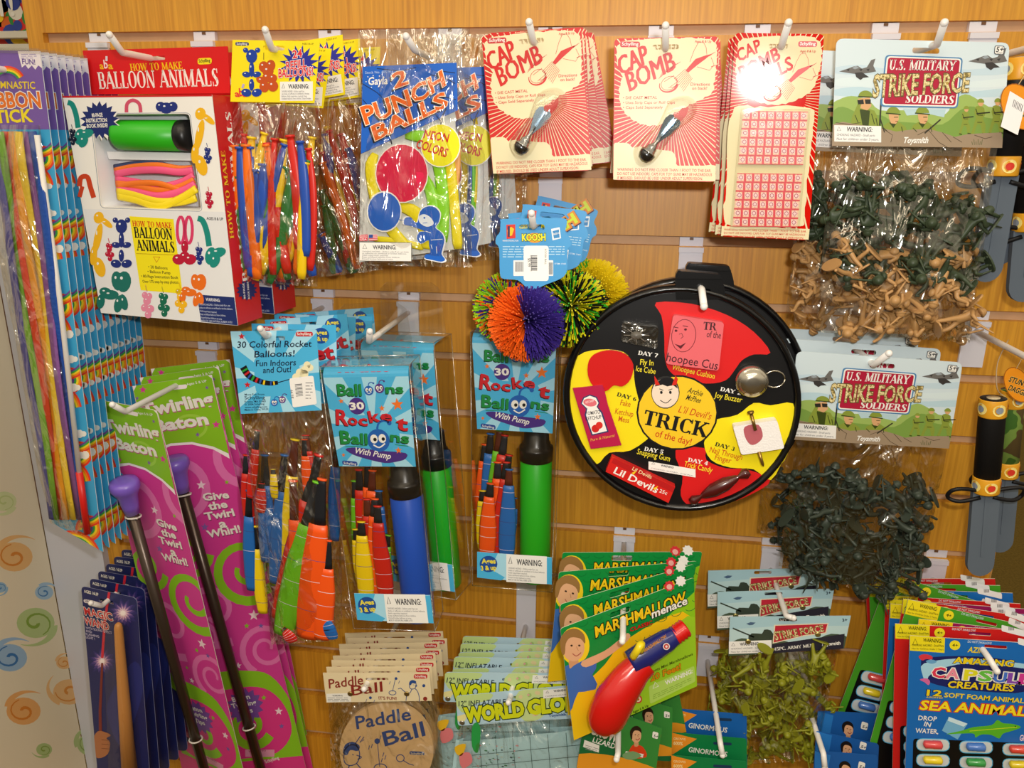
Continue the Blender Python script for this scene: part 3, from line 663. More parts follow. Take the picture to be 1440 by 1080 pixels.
# ---------------------------------------------------------------- soldier bag headers
def jet(p, q, s, lay, c='#6e6c6a'):
    m, k = mat(c), mat('#3c3a3a')
    J = lambda pts: [(q[0]+x*s, q[1]+y*s) for x, y in pts]
    p.poly(J([(-26, 4), (-14, 0), (-6, -3), (0, -4), (6, 0), (13, -2), (19, -12), (25, -14), (22, -4), (26, 4), (16, 6), (0, 8), (-14, 6)]), m, lay)
    p.poly(J([(-4, 6), (6, 5), (16, 12), (8, 13), (4, 16), (-2, 12)]), k, lay+.3); p.poly(J([(-8, -1), (-2, -4), (2, -1), (-4, 1)]), '#9aa4ac', lay+.6)
    for x in (-16, 2, 12): p.poly(J([(x, 1), (x+5, 0), (x+3, 4)]), k, lay+.6)
GRN, GRD, SKN = '#8a9a3e', '#3d4a1c', '#d8a878'
def trooper(p, q, s, lay, kind):
    J = lambda pts: [(q[0]+x*s, q[1]+y*s) for x, y in pts]; a, d = mat(GRN), mat(GRD)
    if kind == 'glass':
        p.poly(J([(-20, 32), (-18, 20), (-10, 10), (0, 8), (12, 12), (18, 24), (20, 34)]), a, lay); p.poly(J([(-8, 10), (-4, 32), (4, 34), (6, 12)]), d, lay+.3)
        p.poly(J([(-8, 8), (-10, -4), (6, -6), (8, 6), (2, 12)]), SKN, lay+.3); p.poly(J(circ(0, -7, 9.5, 8, 16, 0, 180, 360)), a, lay+.6); p.line(J([(-10, -7), (10, -6)]), 1.6*s, d, lay+.8)
        p.poly(J([(-11, -2), (-3, -3), (-2, 3), (-10, 4)]), '#2c2c28', lay+.9); p.poly(J([(-1, -3), (7, -3), (7, 3), (0, 3)]), '#2c2c28', lay+.9)
        p.poly(J([(-18, 20), (-10, 2), (-6, 4), (-10, 22)]), a, lay+.9); p.line(J([(19, 32), (21, -4)]), 2.2*s, '#33352a', lay+.8)
        for x0, y0, x1, y1 in [(-14, 18, -10, 28), (8, 16, 12, 30), (-2, 14, 0, 26), (14, 22, 16, 32)]: p.line(J([(x0, y0), (x1, y1)]), 1.1*s, d, lay+1)
    elif kind == 'head':
        p.poly(J([(-18, 26), (-14, 16), (-6, 11), (8, 11), (18, 18), (22, 28)]), a, lay); p.poly(J([(-6, 12), (0, 20), (6, 12)]), d, lay+.3)
        p.poly(J([(-7, -2), (8, -1), (8, 8), (4, 14), (-3, 13), (-6, 7)]), SKN, lay+.4); p.poly(J(circ(0, -2, 10, 9.5, 18, 0, 180, 360)), a, lay+.6); p.line(J([(-11, -2), (11, 0)]), 1.8*s, d, lay+.8)
        p.line(J([(1, 4), (7, 4)]), 1.1*s, d, lay+.9); p.line(J([(3, 10), (7, 10)]), .9*s, '#7a3a2a', lay+.9); p.line(J([(-14, 20), (-8, 26)]), 1.2*s, d, lay+.9); p.line(J([(12, 18), (14, 26)]), 1.2*s, d, lay+.9)
    else:
        p.poly(J([(-6, -8), (0, -10), (6, -6), (7, 4), (4, 8), (8, 18), (7, 30), (3, 30), (1, 18), (-3, 16), (-6, 22), (-9, 32), (-13, 31), (-9, 18), (-6, 8), (-8, 0)]), a, lay)
        p.poly(J(circ(1, -13, 4, 4.6, 12)), SKN, lay+.3); p.poly(J(circ(1, -14, 5, 5.4, 12, 0, 175, 365)), a, lay+.5); p.line(J([(-5, 2), (14, 0)]), 1.9*s, '#2e3022', lay+.7)
        p.line(J([(-6, -5), (-3, 4), (4, 4)]), 1.3*s, d, lay+.6); p.line(J([(-4, 14), (3, 14)]), 1*s, d, lay+.6); p.line(J([(-12, 31), (-7, 32)]), 2*s, d, lay+.6); p.line(J([(3, 30), (9, 31)]), 2*s, d, lay+.6)
def warn(p, x0, y0, x1, y1, lines, lay=4, k=0.0, h=None, tri=True, bg='#f4f2ee'):
    """white choking-hazard label"""
    p.poly([(x0, y0), (x1, y0+k*(x1-x0)), (x1, y1+k*(x1-x0)), (x0, y1)], bg, lay); W_, H_ = x1-x0, y1-y0; m = mat('#4a4a4e')
    if tri: p.line([(x0+W_*.06, y0+H_*.34), (x0+W_*.14, y0+H_*.34), (x0+W_*.10, y0+H_*.10)], max(.7, H_*.025), m, lay+1, True)
    t = H_*(.26 if len(lines) < 4 else .21); ww = min(W_*.62, t*6); p.text('WARNING:', x0+W_*.26, y0+H_*.36+k*W_*.26, x0+W_*.26+ww, y0+H_*.36+k*(W_*.26+ww), t, m, .05, lay+1)
    for i, l in enumerate(lines):
        n = len(lines); yy = y0+k*W_*.05+H_*(.46+(.5*(i+.75)/n)); hh = min(H_*.14, H_*.36/n); e = x0+W_*.05+W_*.9*min(1, len(l)/max(len(q) for q in lines))
        p.text(l, x0+W_*.05, yy, e, yy+k*(e-x0), hh, mat('#77777c'), .005, lay+1)
HAZ = ['CHOKING HAZARD - Small parts', 'Not for children under 3 years.']
def camo_text(p, t, x0, y0, x1, y1, h, lay, **kw):
    p.text(t, x0, y0, x1, y1, h, camo_ink(), .05, lay, out=mat('#5c5230'), outw=.035, **kw)
def sf_header():
    p = Pl((1176, 54), (1420, 60), (1170, 205), -.148)
    cv = [(1176, 54), (1420, 60), (1409, 208), (1170, 205)]; q = lambda pts: [(1080+x/4, y/4) for x, y in pts]
    h = slot(1302, 71, 38, 8, .02); out = rquad(cv, 11); p.plate(out, '#d3e3ea', holes=[h])
    for y, c in [(95, '#c4dae6'), (112, '#d8e8ec'), (126, '#bcd8e4')]: p.poly(smooth([(1174, y), (1210, y-4), (1250, y+2), (1300, y-3), (1360, y+3), (1416, y-2), (1415, y+9), (1350, y+11), (1280, y+7), (1220, y+10), (1173, y+8)], 3), c, .6, cl=cv)
    p.poly(smooth(q([(362, 600), (400, 560), (470, 540), (560, 560), (630, 620), (760, 620), (880, 640), (1000, 640), (1040, 570), (1110, 530), (1180, 560), (1240, 600), (1310, 620), (1322, 800), (900, 800), (362, 790)]), 3), '#9db862', 1, cl=cv)
    p.poly(smooth(q([(362, 640), (420, 600), (520, 640), (640, 650), (700, 680), (820, 690), (980, 700), (1080, 620), (1160, 600), (1220, 660), (1318, 680), (1318, 800), (362, 800)]), 3), '#7d9f4a', 1.5, cl=cv)
    p.poly(q([(760, 610), (1000, 615), (990, 660), (900, 640), (780, 650)]), '#b8d4dc', 1.8)
    gr = q([(358, 700), (420, 685), (500, 700), (640, 720), (720, 740), (800, 730), (900, 725), (980, 745), (1050, 770), (1120, 755), (1200, 750), (1312, 745), (1330, 835), (700, 832), (356, 824)])
    p.poly(gr, '#a08c74', 3.2, cl=rquad(cv, 11)[0:0] or cv); k = mat('#5a4a38')
    for l in [[(640, 720), (700, 760), (690, 800)], [(840, 760), (900, 730), (960, 800), (1010, 830)], [(1040, 770), (1090, 800)], [(1160, 760), (1220, 780), (1260, 770)], [(380, 690), (460, 700), (520, 690)], [(980, 745), (1030, 800)]]: p.line(q(l), .9, k, 3.6)
    for x in range(6): p.line(q([(1150+x*10, 815), (1145+x*12, 795-(x % 2)*12)]), .7, '#4a5a28', 3.6)
    jet(p, (1206, 96.5), 1.0, 2); jet(p, (1389, 82), 1.05, 2)
    trooper(p, (1217, 143), 1.05, 2.4, 'glass'); trooper(p, (1256, 161), .95, 2.4, 'head'); trooper(p, (1297, 161), .95, 2.4, 'head'); p.line(q([(880, 750), (970, 672)]), 2, '#3a352a', 3.8); p.line(q([(630, 665), (655, 745)]), 1.6, '#3a352a', 3.8)
    trooper(p, (1358, 164), .78, 2.4, 'run'); trooper(p, (1378, 158), 1.0, 2.4, 'run'); trooper(p, (1402, 157), .98, 2.4, 'run')
    b1 = q([(660, 308), (1096, 324), (1066, 610), (630, 600)]); p.poly(rquad(b1, 6), '#4f86b4', 4); p.poly(rquad(q([(668, 316), (1087, 331), (1059, 602), (640, 592)]), 5), WHITE, 4.3)
    p.poly(rquad(q([(676, 324), (1079, 338), (1052, 594), (648, 584)]), 4), '#b2203e', 4.6)
    p.text('U.S. MILITARY', *q([(678, 392)])[0], *q([(1050, 400)])[0], 14, mat(WHITE), .015, 5, ser=True)
    p.text('SOLDIERS', *q([(772, 578)])[0], *q([(1040, 584)])[0], 11, mat(WHITE), .02, 5, ser=True)
    camo_text(p, 'STRIKE FORCE', *q([(588, 545)])[0], *q([(1124, 515)])[0], 30, 6, grow=.82)
    rn = random.Random(5)
    for i in range(70):
        x = rn.uniform(600, 1110); y = rn.uniform(435-(x-600)*.01, 530-(x-600)*.02); p.disc(1080+x/4, y/4, rn.uniform(.6, 1.5), rn.choice(['#7d7440', '#b09450', '#efe2b4']), 7.4, n=6) if 0 else None
    warn(p, 1173, 176, 1239, 199, HAZ, 4, .02)
    p.text('Toysmith', *q([(758, 804)])[0], *q([(896, 804)])[0], 8, mat(WHITE), .06, 5, .15)
    p.poly(rquad(q([(1274, 255), (1330, 258), (1326, 310), (1270, 306)]), 3), '#4a5058', 4); p.poly(rquad(q([(1278, 259), (1326, 262), (1322, 306), (1274, 302)]), 2.5), WHITE, 4.4)
    p.text('5+', *q([(1281, 292)])[0], *q([(1321, 292)])[0], 7, mat('#2a2a2e'), .03, 5); p.text('YEARS', *q([(1283, 302)])[0], *q([(1316, 302)])[0], 1.8, mat('#555558'), .01, 5)
    return p, p.mesh('header_card')
sfp, SFH = sf_header()
def soldier_bag(M, bagmesh, label):
    t = thing('soldier_bag', label, 'toy soldier bag', M, 'bags of soldiers under sky blue header cards'); link('header_card', SFH, t)
    if bagmesh: link('bag', bagmesh, t)
    return t
qa = [(1172, 203), (1406, 206), (1366, 484), (1148, 468)]
bgA = pouch(sfp, qa, .020, bag_film(), seed=1, belly=.5, rough=.0016, zc=-.004).mesh('bag')
soldier_bag(sfp.M, bgA, 'upper soldier bag with green and tan figures, front one by the refills card')
GRP = 'green soldiers in the upper bag'; dkg, tan = '#36422e', '#b48a58'
soldiers(sfp, 46, inquad(qa, .2, .70, .1, .92), dkg, 'dark green toy soldier tumbled in the upper clear bag', GRP, (-.012, .010), 1, gap=11)
soldiers(sfp, 32, inquad(qa, .56, .96, .07, .93), tan, 'tan toy soldier lying in the bottom of the upper clear bag', 'tan soldiers in the upper bag', (-.010, .012), 2)
# the bag hanging behind it, showing at the left
MA2 = shifted(sfp.M, (-.014, .045, -.004), -1.5)
dup_a = soldier_bag(MA2, bgA, 'upper soldier bag half hidden behind the front one, its edge showing at left')
class Q2(Pl):
    def __init__(s, M): MB.__init__(s); s.M, s.I, s.W, s.H, s.z = M, M.inverted(), 1, 1, 0.0
sa2 = Q2(MA2)
soldiers(sa2, 9, lambda rn: (rn.uniform(1142, 1172), rn.uniform(270, 345)), dkg, 'dark green toy soldier at the edge of the half hidden upper bag', 'green soldiers in the half hidden upper bag', (-.008, .006), 3, gap=10)
soldiers(sa2, 11, lambda rn: (rn.uniform(1134, 1165)-(0), rn.uniform(345, 445)), tan, 'tan toy soldier at the edge of the half hidden upper bag', 'tan soldiers in the half hidden upper bag', (-.008, .006), 4, gap=10)

# lower soldier bags
s2 = Pl((1120, 494), (1354, 510), (1126, 619), -.150, -.150, -.128); k2 = sfp.W/s2.W
hook((1229, 513), -.158, (1250, 497), 'white hook through the lower soldier bag header')
M2 = s2.M.copy(); bigger = Matrix.Diagonal((s2.W/sfp.W, s2.H/sfp.H, 1, 1))
def sf2_bag(M, bm, label):
    t = thing('soldier_bag', label, 'toy soldier bag', M, 'bags of soldiers under sky blue header cards'); h = link('header_card', SFH, t, bigger)
    if bm: link('bag', bm, t)
    return t
qb = [(1122, 615), (1334, 636), (1290, 858), (1096, 800)]
s2b = Pl(None, None, None, 0, base=s2)
bgB = pouch(s2b, qb, .022, bag_film(), seed=2, belly=.5, rough=.0018, zc=-.005).mesh('bag')
sf2_bag(M2, bgB, 'lower soldier bag full of dark green figures, front one beside the round trick wheel')
dk2 = '#333c33'
soldiers(s2b, 84, inquad(qb, .26, .97, .05, .92, .8), dk2, 'blackish green toy soldier packed in the lower clear bag', 'soldiers in the lower bag', (-.016, .012), 5, gap=9)
m2b = shifted(M2, (-.010, .03, .006), 0); sf2_bag(m2b, None, 'lower soldier header card right behind the front one, sky blue, slightly higher')
m2c = shifted(M2, (-.022, .062, .010), 1); sf2_bag(m2c, bgB, 'lower soldier bag at the back of its hook, its card corner above the others')
s2c = Q2(m2c); soldiers(s2c, 10, lambda rn: (rn.uniform(1104, 1124), rn.uniform(660, 790)), dk2, 'blackish green toy soldier in the rear lower bag beside the trick wheel', 'soldiers in the rear lower bag', (-.01, .008), 6, gap=10)

# ---------------------------------------------------------------- rubber-string balls
def fib(n): return [(lambda z, a: V((sqrt(1-z*z)*cos(a), z, sqrt(1-z*z)*sin(a))))(1-2*(i+.5)/n, i*2.39996) for i in range(n)]
def koosh_mesh(colour, Rr, n=1500, seed=0):
    rn = random.Random(seed); b = MB()
    for d in fib(n):
        d = (d+V((rn.gauss(0, .05), rn.gauss(0, .05), rn.gauss(0, .05)))).normalized(); m = mat(colour(d, rn), .45, .3)
        l = Rr*rn.uniform(.93, 1.04); sag = V((0, -1, 0))*Rr*.05
        side = d.orthogonal().normalized(); u = d.cross(side); vs = []
        for r_, w_ in ((.12*Rr, .0004), (.6*Rr, .00095), (l, .0009)):
            c = d*r_+sag*(r_/Rr)**2
            for k in range(3): vs.append(c+side*cos(2.094*k)*w_+u*sin(2.094*k)*w_)
        fs = [(i*3+k, i*3+(k+1) % 3, (i+1)*3+(k+1) % 3, (i+1)*3+k) for i in range(2) for k in range(3)]+[(6, 7, 8)]; b.add(vs, fs, m)
    return b.mesh('rubber_strands')
ORG, PUR, YEL, LIM, GRE = '#f2661a', '#3d2a86', '#e8d818', '#8fd020', '#3fae2a'
KC = Pl((703, 307), (795, 307), (705, 400), -.165)
def koosh_card():
    p = KC; h = slot(748, 319.5, 36, 8, 0); BL_ = '#4a9fdc'
    o = smooth([(704, 312), (708, 308), (760, 307), (793, 307), (797, 314), (795, 326), (801, 334), (803, 344), (798, 352), (798, 374), (795, 386), (786, 393), (768, 400), (757, 405), (748, 408), (740, 404), (728, 394), (708, 392), (703, 384), (702, 350), (697, 342), (698, 333), (703, 326)], 3)
    p.plate(o, BL_, holes=[h])
    p.poly([(712, 316), (724.5, 315.5), (725, 335), (712.5, 336)], '#d83a2a', 1); p.poly([(713.5, 323), (719, 319), (723, 322), (720, 331), (714, 333)], '#f0c428', 1.4); p.poly([(714, 318), (717, 318), (717, 333), (714, 333)], '#3a2a5a', 1.8)
    p.text('NEVER ENDING FUN', 707, 339.5, 729, 339.5, 2, mat(WHITE), .02, 2)
    p.disc(752, 334.5, 12, '#f0a020', 1, 7); p.text('KOOSH', 734.5, 338.5, 767, 338, 9, mat('#f4ea30'), .08, 2, out=mat('#2a5a28'), outw=.06)
    p.poly([(775, 322), (787, 319.5), (789, 335), (777, 338)], '#eef4f8', 1); p.poly([(777, 325), (786, 322.5), (787, 334), (779, 335.5)], '#3a8ac8', 1.5); p.text('Hasbro', 777, 331, 787, 328.5, 3, mat(WHITE), .03, 2.2)
    p.micro(707, 345, 794, 363, 5, mat('#b8dcf2'), 1, .35, seed=2)
    p.rect(722, 366, 778, 388, '#eef0f2', 1, 1)
    for i in range(9): p.rect(724.5+i*1.5, 368, 725.2+i*1.5, 382, '#26262c', 1.6)
    for i in range(6): p.rect(771+i*1.1, 369, 771.6+i*1.1, 386, '#26262c', 1.6)
    p.text('ITEM 1060', 780, 372, 796, 372, 2.2, mat('#d4e8f6'), .01, 1)
    p.rect(736.5, 345.5, 771.5, 395, '#fbfaf6', 2.2, 4)
    for i in range(12): p.rect(747, 359+i*1.8, 755.5, 359.8+i*1.8+(i % 3)*.35, '#55555a', 3)
    p.text('$5.99', 742.5, 363, 742.5, 375, 3.6, mat('#55555a'), .02, 3); p.text('000000711', 745.6, 359, 745.6, 381, 2.6, mat('#55555a'), .01, 3)
    p.text('KOOSH BALL', 766, 350, 766, 372, 2.6, mat('#66666a'), .01, 3)
    return p.mesh('header_card')
KM = koosh_card()
# the back of the same cards carries the big name: seen on the cards further in
def koosh_back(M):
    p = Q2(M); BL_ = '#4a9fdc'; c = p.P(790, 330)
    return p
hook((750, 318), -.172, (747.5, 300), 'white hook through the blue tags of the string balls')
def koosh(name_lab, off, roll, cpx, zoff, rad, colour, seed, big=None):
    M = shifted(KC.M, off, roll, piv=(*KC.P(748, 319), 0)); t = thing('string_ball', name_lab, 'toy ball', M, 'rubber string balls under blue tags')
    link('header_card', KM, t)
    if big:
        pp = Q2(M); pp.z = .0007; x, y = big
        for i, ch in enumerate('KOOSH'[-2:]): pp.text(ch, x+i*13-5, y-i*9+6, x+i*13+9, y-i*9-3, 14, mat('#c8d82a'), .07, 3, out=mat('#d8861e'), outw=.12, sh=mat('#3a1a3a'), shd=(1.2, 1.2))
        pp.text('AGES 3+', x-62, y-2, x-40, y-4, 5, mat('#f0e030'), .04, 3); l = pp.obj('printed_name', t)
    c = Q2(M); c.z = -.004+zoff; u = c.P(*cpx); cc = V((u.x, u.y, c.z))
    o = link('rubber_strands', koosh_mesh(colour, rad, 1500, seed), t, Matrix.Translation(cc)); o['kind'] = 'stuff'
    lp = MB(); k = KC.P(748, 402); lp.tube([V((k.x, k.y, 0)), cc+V((0, rad*.5, 0)), cc], .0012, mat('#5a3a8a'), 6); lp.obj('loop', t)
    return t
koosh('rubber string ball half orange, half purple, nearest one under the price sticker', (0, 0, 0), 0, (741, 451), 0, .0405, lambda d, r: ORG if d.x+.12*d.y+r.gauss(0, .05) < -.02 else PUR, 1)
koosh('speckled orange, green and purple string ball, partly behind the orange and purple one', (.002, .042, .004), 3, (716, 432), 0, .0400, lambda d, r: r.choice([ORG, LIM, LIM, '#b8c020', PUR]), 2)
koosh('string ball in green, black and yellow strands, right of the purple half', (.017, .034, .009), -7, (803, 431), .0, .0410, lambda d, r: r.choice(['#d8d018', '#151512', '#151512', '#35b02a', '#d8d018']), 3, big=(790, 324))
koosh('yellow string ball with green rim, farthest right of the cluster', (.027, .072, .012), -14, (834, 413), 0, .0400, lambda d, r: '#e2c514' if d.x > -.35 or r.random() < .5 else GRE, 4, big=(808, 307))

# ---------------------------------------------------------------- the round trick packs
def trick():
    p = Pl((793, 400), (1128, 400), (793, 718), -.150); q = lambda *a: [(760+x/3, 370+y/3) for x, y in a]
    rim = circ(959.5, 559.5, 168.5, 158, 64, 14); inn = circ(958.5, 561, 158, 148.5, 64, 14)
    K = mat('#0c0c0e', .22, .5); KB = mat('#121214', .35, .4)
    b = Pl(None, None, None, 0, base=p)
    b.slab(b.L(rim), -.009, -.001, K); tab = smooth(q((572, 150), (568, 60), (576, 36), (590, 28), (680, 36), (748, 42), (762, 60), (776, 110), (776, 150)), 3, False)
    b.slab(b.L(tab), -.006, .004, K, [b.L(slot(985, 408.5, 28, 8, .03))]); b.slab(b.L(q((572, 60), (590, 28), (748, 42), (764, 62))), .004, .009, K)
    n = len(rim); vs = []
    for (s_, z) in ((1.0, -.001), (.985, .0052), (.955, .0052), (.94, 0.0)):
        for (x, y) in rim: u = b.P(959.5+(x-959.5)*s_, 559.5+(y-559.5)*s_); vs.append((u.x, u.y, z))
    b.add(vs, [(i*n+j, (i+1)*n+j, (i+1)*n+(j+1) % n, i*n+(j+1) % n) for i in range(3) for j in range(n)], K, True)
    t = thing('trick_wheel', 'big round black, red and yellow pack of seven pranks, hung in front', 'toy pack', p.M)
    b.obj('tray', t)
    p.plate(inn, KB, .0005); Yl, Rd = '#f2de1a', '#d81c1e'
    p.poly(smooth(q((488, 166), (640, 172), (790, 220), (900, 290), (970, 378), (900, 385), (850, 410), (820, 450), (780, 495), (700, 508), (600, 490), (545, 455), (525, 400), (522, 300), (510, 220)), 3), Rd, 1)
    p.poly(smooth(q((160, 390), (250, 365), (350, 375), (390, 430), (400, 520), (440, 660), (470, 720), (380, 790), (290, 800), (235, 850), (180, 790), (130, 690), (112, 590), (125, 480)), 3), Yl, 1)
    p.poly(smooth(q((1066, 592), (1062, 690), (1030, 810), (972, 915), (900, 870), (800, 862), (720, 830), (690, 760), (720, 690), (740, 660), (830, 640), (900, 590), (970, 600)), 3), Yl, 1)
    p.poly(smooth(q((570, 790), (690, 780), (700, 830), (780, 865), (870, 870), (970, 915), (900, 970), (780, 1015), (640, 1025), (592, 980), (600, 900)), 3), Rd, .8)
    c = q((577, 630))[0]; p.disc(*c, 57.5, '#16161a', 2, 53); p.disc(*c, 55, '#f0c828', 2.4, 50.5)
    # the small horned face
    p.disc(*q((527, 545))[0], 20, '#2a2a2a', 3, 23); p.disc(*q((527, 548))[0], 19, '#f0dcc8', 3.3, 20.5)
    p.poly(smooth(q((482, 520), (500, 495), (530, 482), (560, 492), (580, 530), (560, 515), (535, 520), (515, 512)), 2), '#16161a', 3.6)
    for x in ((490, 515, 482, 478), (560, 515, 572, 478)): p.poly(q((x[0]-6, x[1]), (x[2]-2, x[3]-4), (x[2]+8, x[3]+10), (x[0]+14, x[1]-2)), '#d4281c', 4)
    for x in (510, 548): p.disc(*q((x, 545))[0], 1.8, '#16161a', 4, 2.2); p.line(q((x-8, 530 if x < 530 else 536), (x+8, 536 if x < 530 else 530)), 1, '#16161a', 4)
    p.line(smooth(q((505, 578), (530, 590), (552, 572)), 4, False), 1, '#16161a', 4)
    p.text('Archie', *q((618, 545))[0], *q((680, 562))[0], 8, mat('#16161a'), .01, 4, .2); p.text('McPhee', *q((612, 575))[0], *q((672, 590))[0], 8, mat('#16161a'), .01, 4, .2)
    p.text("L'il Devil's", *q((580, 628))[0], *q((715, 660))[0], 10, mat('#c8341c'), .0, 4, .15)
    p.text('TRICK', *q((430, 678))[0], *q((703, 736))[0], 21, mat('#16161a'), .015, 4, ser=True); p.text('of the day!', *q((482, 730))[0], *q((632, 768))[0], 10, mat('#c8341c'), .01, 4)
    def day(d, x0, y0, x1, y1, lines):
        p.text(d, *q((x0, y0))[0], *q((x1, y1))[0], 5.6, mat(WHITE), .03, 4, ser=True)
        for (l, a, b_, c_, d_, cc) in lines: p.text(l, *q((a, b_))[0], *q((c_, d_))[0], 8, mat(cc), .01, 4)
    day('DAY 7', 412, 385, 494, 398, [('Fly In', 420, 428, 476, 432, '#f4e236'), ('Ice Cube', 402, 455, 484, 468, '#f4e236')])
    day('DAY 2', 758, 538, 844, 556, [('Joy Buzzer', 732, 566, 848, 588, '#f4e236')])
    p.text('Whoopee Cushion', *q((554, 448))[0], *q((732, 488))[0], 8, mat('#f4e236'), .01, 4)
    for dd, x0, y0, x1, y1 in [('DAY 6', 322, 560, 402, 582), ('DAY 3', 736, 770, 816, 792)]: p.text(dd, *q((x0, y0))[0], *q((x1, y1))[0], 5.6, mat('#2a2a20'), .03, 4, ser=True)
    for l, x0, y0, x1, y1 in [('Fake', 336, 598, 378, 606), ('Ketchup', 314, 634, 390, 648), ('Mess', 328, 666, 372, 674), ('Nail Through', 712, 796, 848, 830), ('Finger', 734, 828, 802, 844)]: p.text(l, *q((x0, y0))[0], *q((x1, y1))[0], 8, mat('#c85a1c'), .01, 4)
    day('DAY 5', 438, 790, 516, 804, [('Snapping Gum', 406, 804, 544, 836, '#f4e236')]); day('DAY 4', 622, 836, 704, 852, [('Trick Candy', 604, 856, 722, 884, '#f4e236')])
    warn(p, 912, 648.5, 978, 660, ['CHOKING HAZARD - Small Parts'], 5, .17); p.v = p.v
    p.obj('printed_card', t)
    def raised(name, z, lab=None):
        r = Pl(None, None, None, 0, base=p); r.z = z; r.nm = name; return r
    # folded rubber cushion
    r = raised('w', .007); cu = rquad(q((560, 218), (775, 250), (752, 455), (528, 425)), 5); r.slab(r.L(cu), .0004, .007, mat('#e2646c', .5))
    r.line(circ(961.5, 472, 17, 23, 20, 8), .9, '#7a2430', 1, True); r.poly(q((565, 340), (590, 348), (615, 335), (592, 362)), '#5a1a24', 1)
    for x, y in ((572, 285), (612, 280)): r.disc(*q((x, y))[0], 2, '#5a1a24', 1, 1.6); r.line(q((x-12, y-16), (x+10, y-12)), 1, '#5a1a24', 1)
    r.line(q((585, 300), (596, 296), (602, 310), (592, 318)), .8, '#5a1a24', 1); r.text('TR', *q((686, 280))[0], *q((742, 284))[0], 11, mat('#4a2028'), .01, 1, ser=True); r.text('of the', *q((700, 312))[0], *q((760, 318))[0], 9, mat('#4a2028'), .01, 1)
    r.text('hoopee Cus', *q((530, 412))[0], *q((745, 450))[0], 12, mat('#4a2028'), .01, 1); o = r.obj('whoopee_cushion', t); o['label'] = 'folded pink rubber cushion'
    # ice cube with a fly
    r = raised('i', .010); ic = q((345, 252), (500, 272), (492, 362), (340, 330)); r.slab(r.L(rquad(ic, 4)), .0006, .011, film('ice', scale=(60, 60, 60), bump=.7, base=.1, edge=.6)); r.v = r.v
    o = r.obj('ice_cube', t); o['label'] = 'clear plastic ice cube'
    f = MB(); r.z = .006; u = r.P(760+405/3, 370+305/3); f.ball((u.x, u.y, .006), .0055, mat('#6a6660'), 10, 6, (1.2, .8, .6))
    for a in range(8): f.tube([(u.x, u.y, .006), (u.x+.013*cos(a*.785), u.y+.009*sin(a*.785), .006)], .0005, mat('#8a8680'), 4)
    f.obj('fly', o)
    # joy buzzer
    r = raised('j', .0); u = r.P(*q((890, 495))[0]); sil = mat('#c8c2b4', .2, .6, .95); bz = MB(); Mz = Matrix.Translation((u.x, u.y, 0)); S_ = r.sc(1057, 535)
    bz.lathe([(S_*23, .0004), (S_*23, .006), (S_*20, .009), (S_*18, .0095), (S_*17, .012), (S_*8, .0135), (.0001, .0137)], sil, 28, Mz)
    bz.tube([Mz @ V((S_*(30+14*cos(a)), S_*(4+12*sin(a)), .004)) for a in [i*.42 for i in range(16)]], S_*1.2, sil, 6)
    o = bz.obj('joy_buzzer', t); o['label'] = 'silver joy buzzer'
    # finger bandage with a nail
    r = raised('n', .012); cl = rquad(q((812, 690), (998, 662), (1030, 782), (848, 810)), 4); r.slab(r.L(cl), .0006, .012, mat('#f0ecea', .8, .1, bump=.3, bscale=500))
    r.poly(smooth(q((862, 690), (920, 682), (938, 730), (915, 760), (885, 765), (862, 730)), 3), '#b8606a', 1); o = r.obj('bandage', t)
    nl = MB(); g = mat('#9a7a3c', .3, .5, .8)
    P3 = lambda x, y, z: (lambda w_: V((w_.x, w_.y, z)))(r.P(*q((x, y))[0]))
    nl.tube([P3(888, 632, .012), P3(905, 700, .016)], S_*2.4, g, 8); nl.tube([P3(886, 626, .012), P3(888, 634, .012)], S_*4.6, g, 10); nl2 = MB(); nl2.tube([P3(922, 796, .012), P3(938, 850, .012), P3(942, 858, .012)], [S_*2.4, S_*2.2, S_*.4], g, 8); nl.obj('nail_head', o); nl2.obj('nail_point', o)
    # candy
    cd = MB(); dkr = mat('#4a0f10', .25, .5, coat=.5); a, b_ = P3(690, 985, .008), P3(825, 915, .008); ax = b_-a
    cd.tube([a-ax*.42, a-ax*.3, a-ax*.08, a, a+ax*.3, a+ax*.7, a+ax, a+ax*1.1, a+ax*1.3, a+ax*1.42], [.004, .0055, .002, .004, .0075, .0075, .004, .002, .0062, .004], dkr, 12); cd.obj('candy', t)
    # gum box
    r = raised('g', .010); gm = q((300, 818), (568, 945), (540, 1012), (275, 880)); r.slab(r.L(gm), .0004, .010, mat('#d42420', .3))
    r.poly(q((310, 822), (566, 946), (558, 968), (300, 842)), '#b81a1c', .6); r.text("Lil Devils", *q((308, 885))[0], *q((488, 970))[0], 9.5, mat(WHITE), .04, 1, ser=False); r.text('25c', *q((500, 966))[0], *q((532, 978))[0], 5, mat(WHITE), .02, 1); r.text("Lil Devils", *q((386, 872))[0], *q((466, 910))[0], 5, mat('#f4d8a8'), .03, 1)
    for x, y in ((385, 885), (475, 950)): r.poly(q((x, y), (x+22, y-10), (x+8, y+8)), '#f4d020', 1.3)
    r.obj('gum_box', t)
    # fake ketchup spill with its sachet
    r = raised('k', .0025); r.slab(r.L(smooth(q((200, 470), (205, 410), (240, 378), (300, 368), (360, 385), (392, 430), (380, 490), (345, 520), (310, 515), (275, 540), (225, 520)), 3)), .0004, .003, mat('#d01c1c', .3, coat=.4)); o = r.obj('fake_spill', t); o['label'] = 'flat red fake ketchup spill'
    r = raised('s', .005); r.slab(r.L(q((136, 528), (262, 515), (272, 545), (285, 600), (342, 768), (212, 784))), .0032, .005, mat('#b8204c', .3))
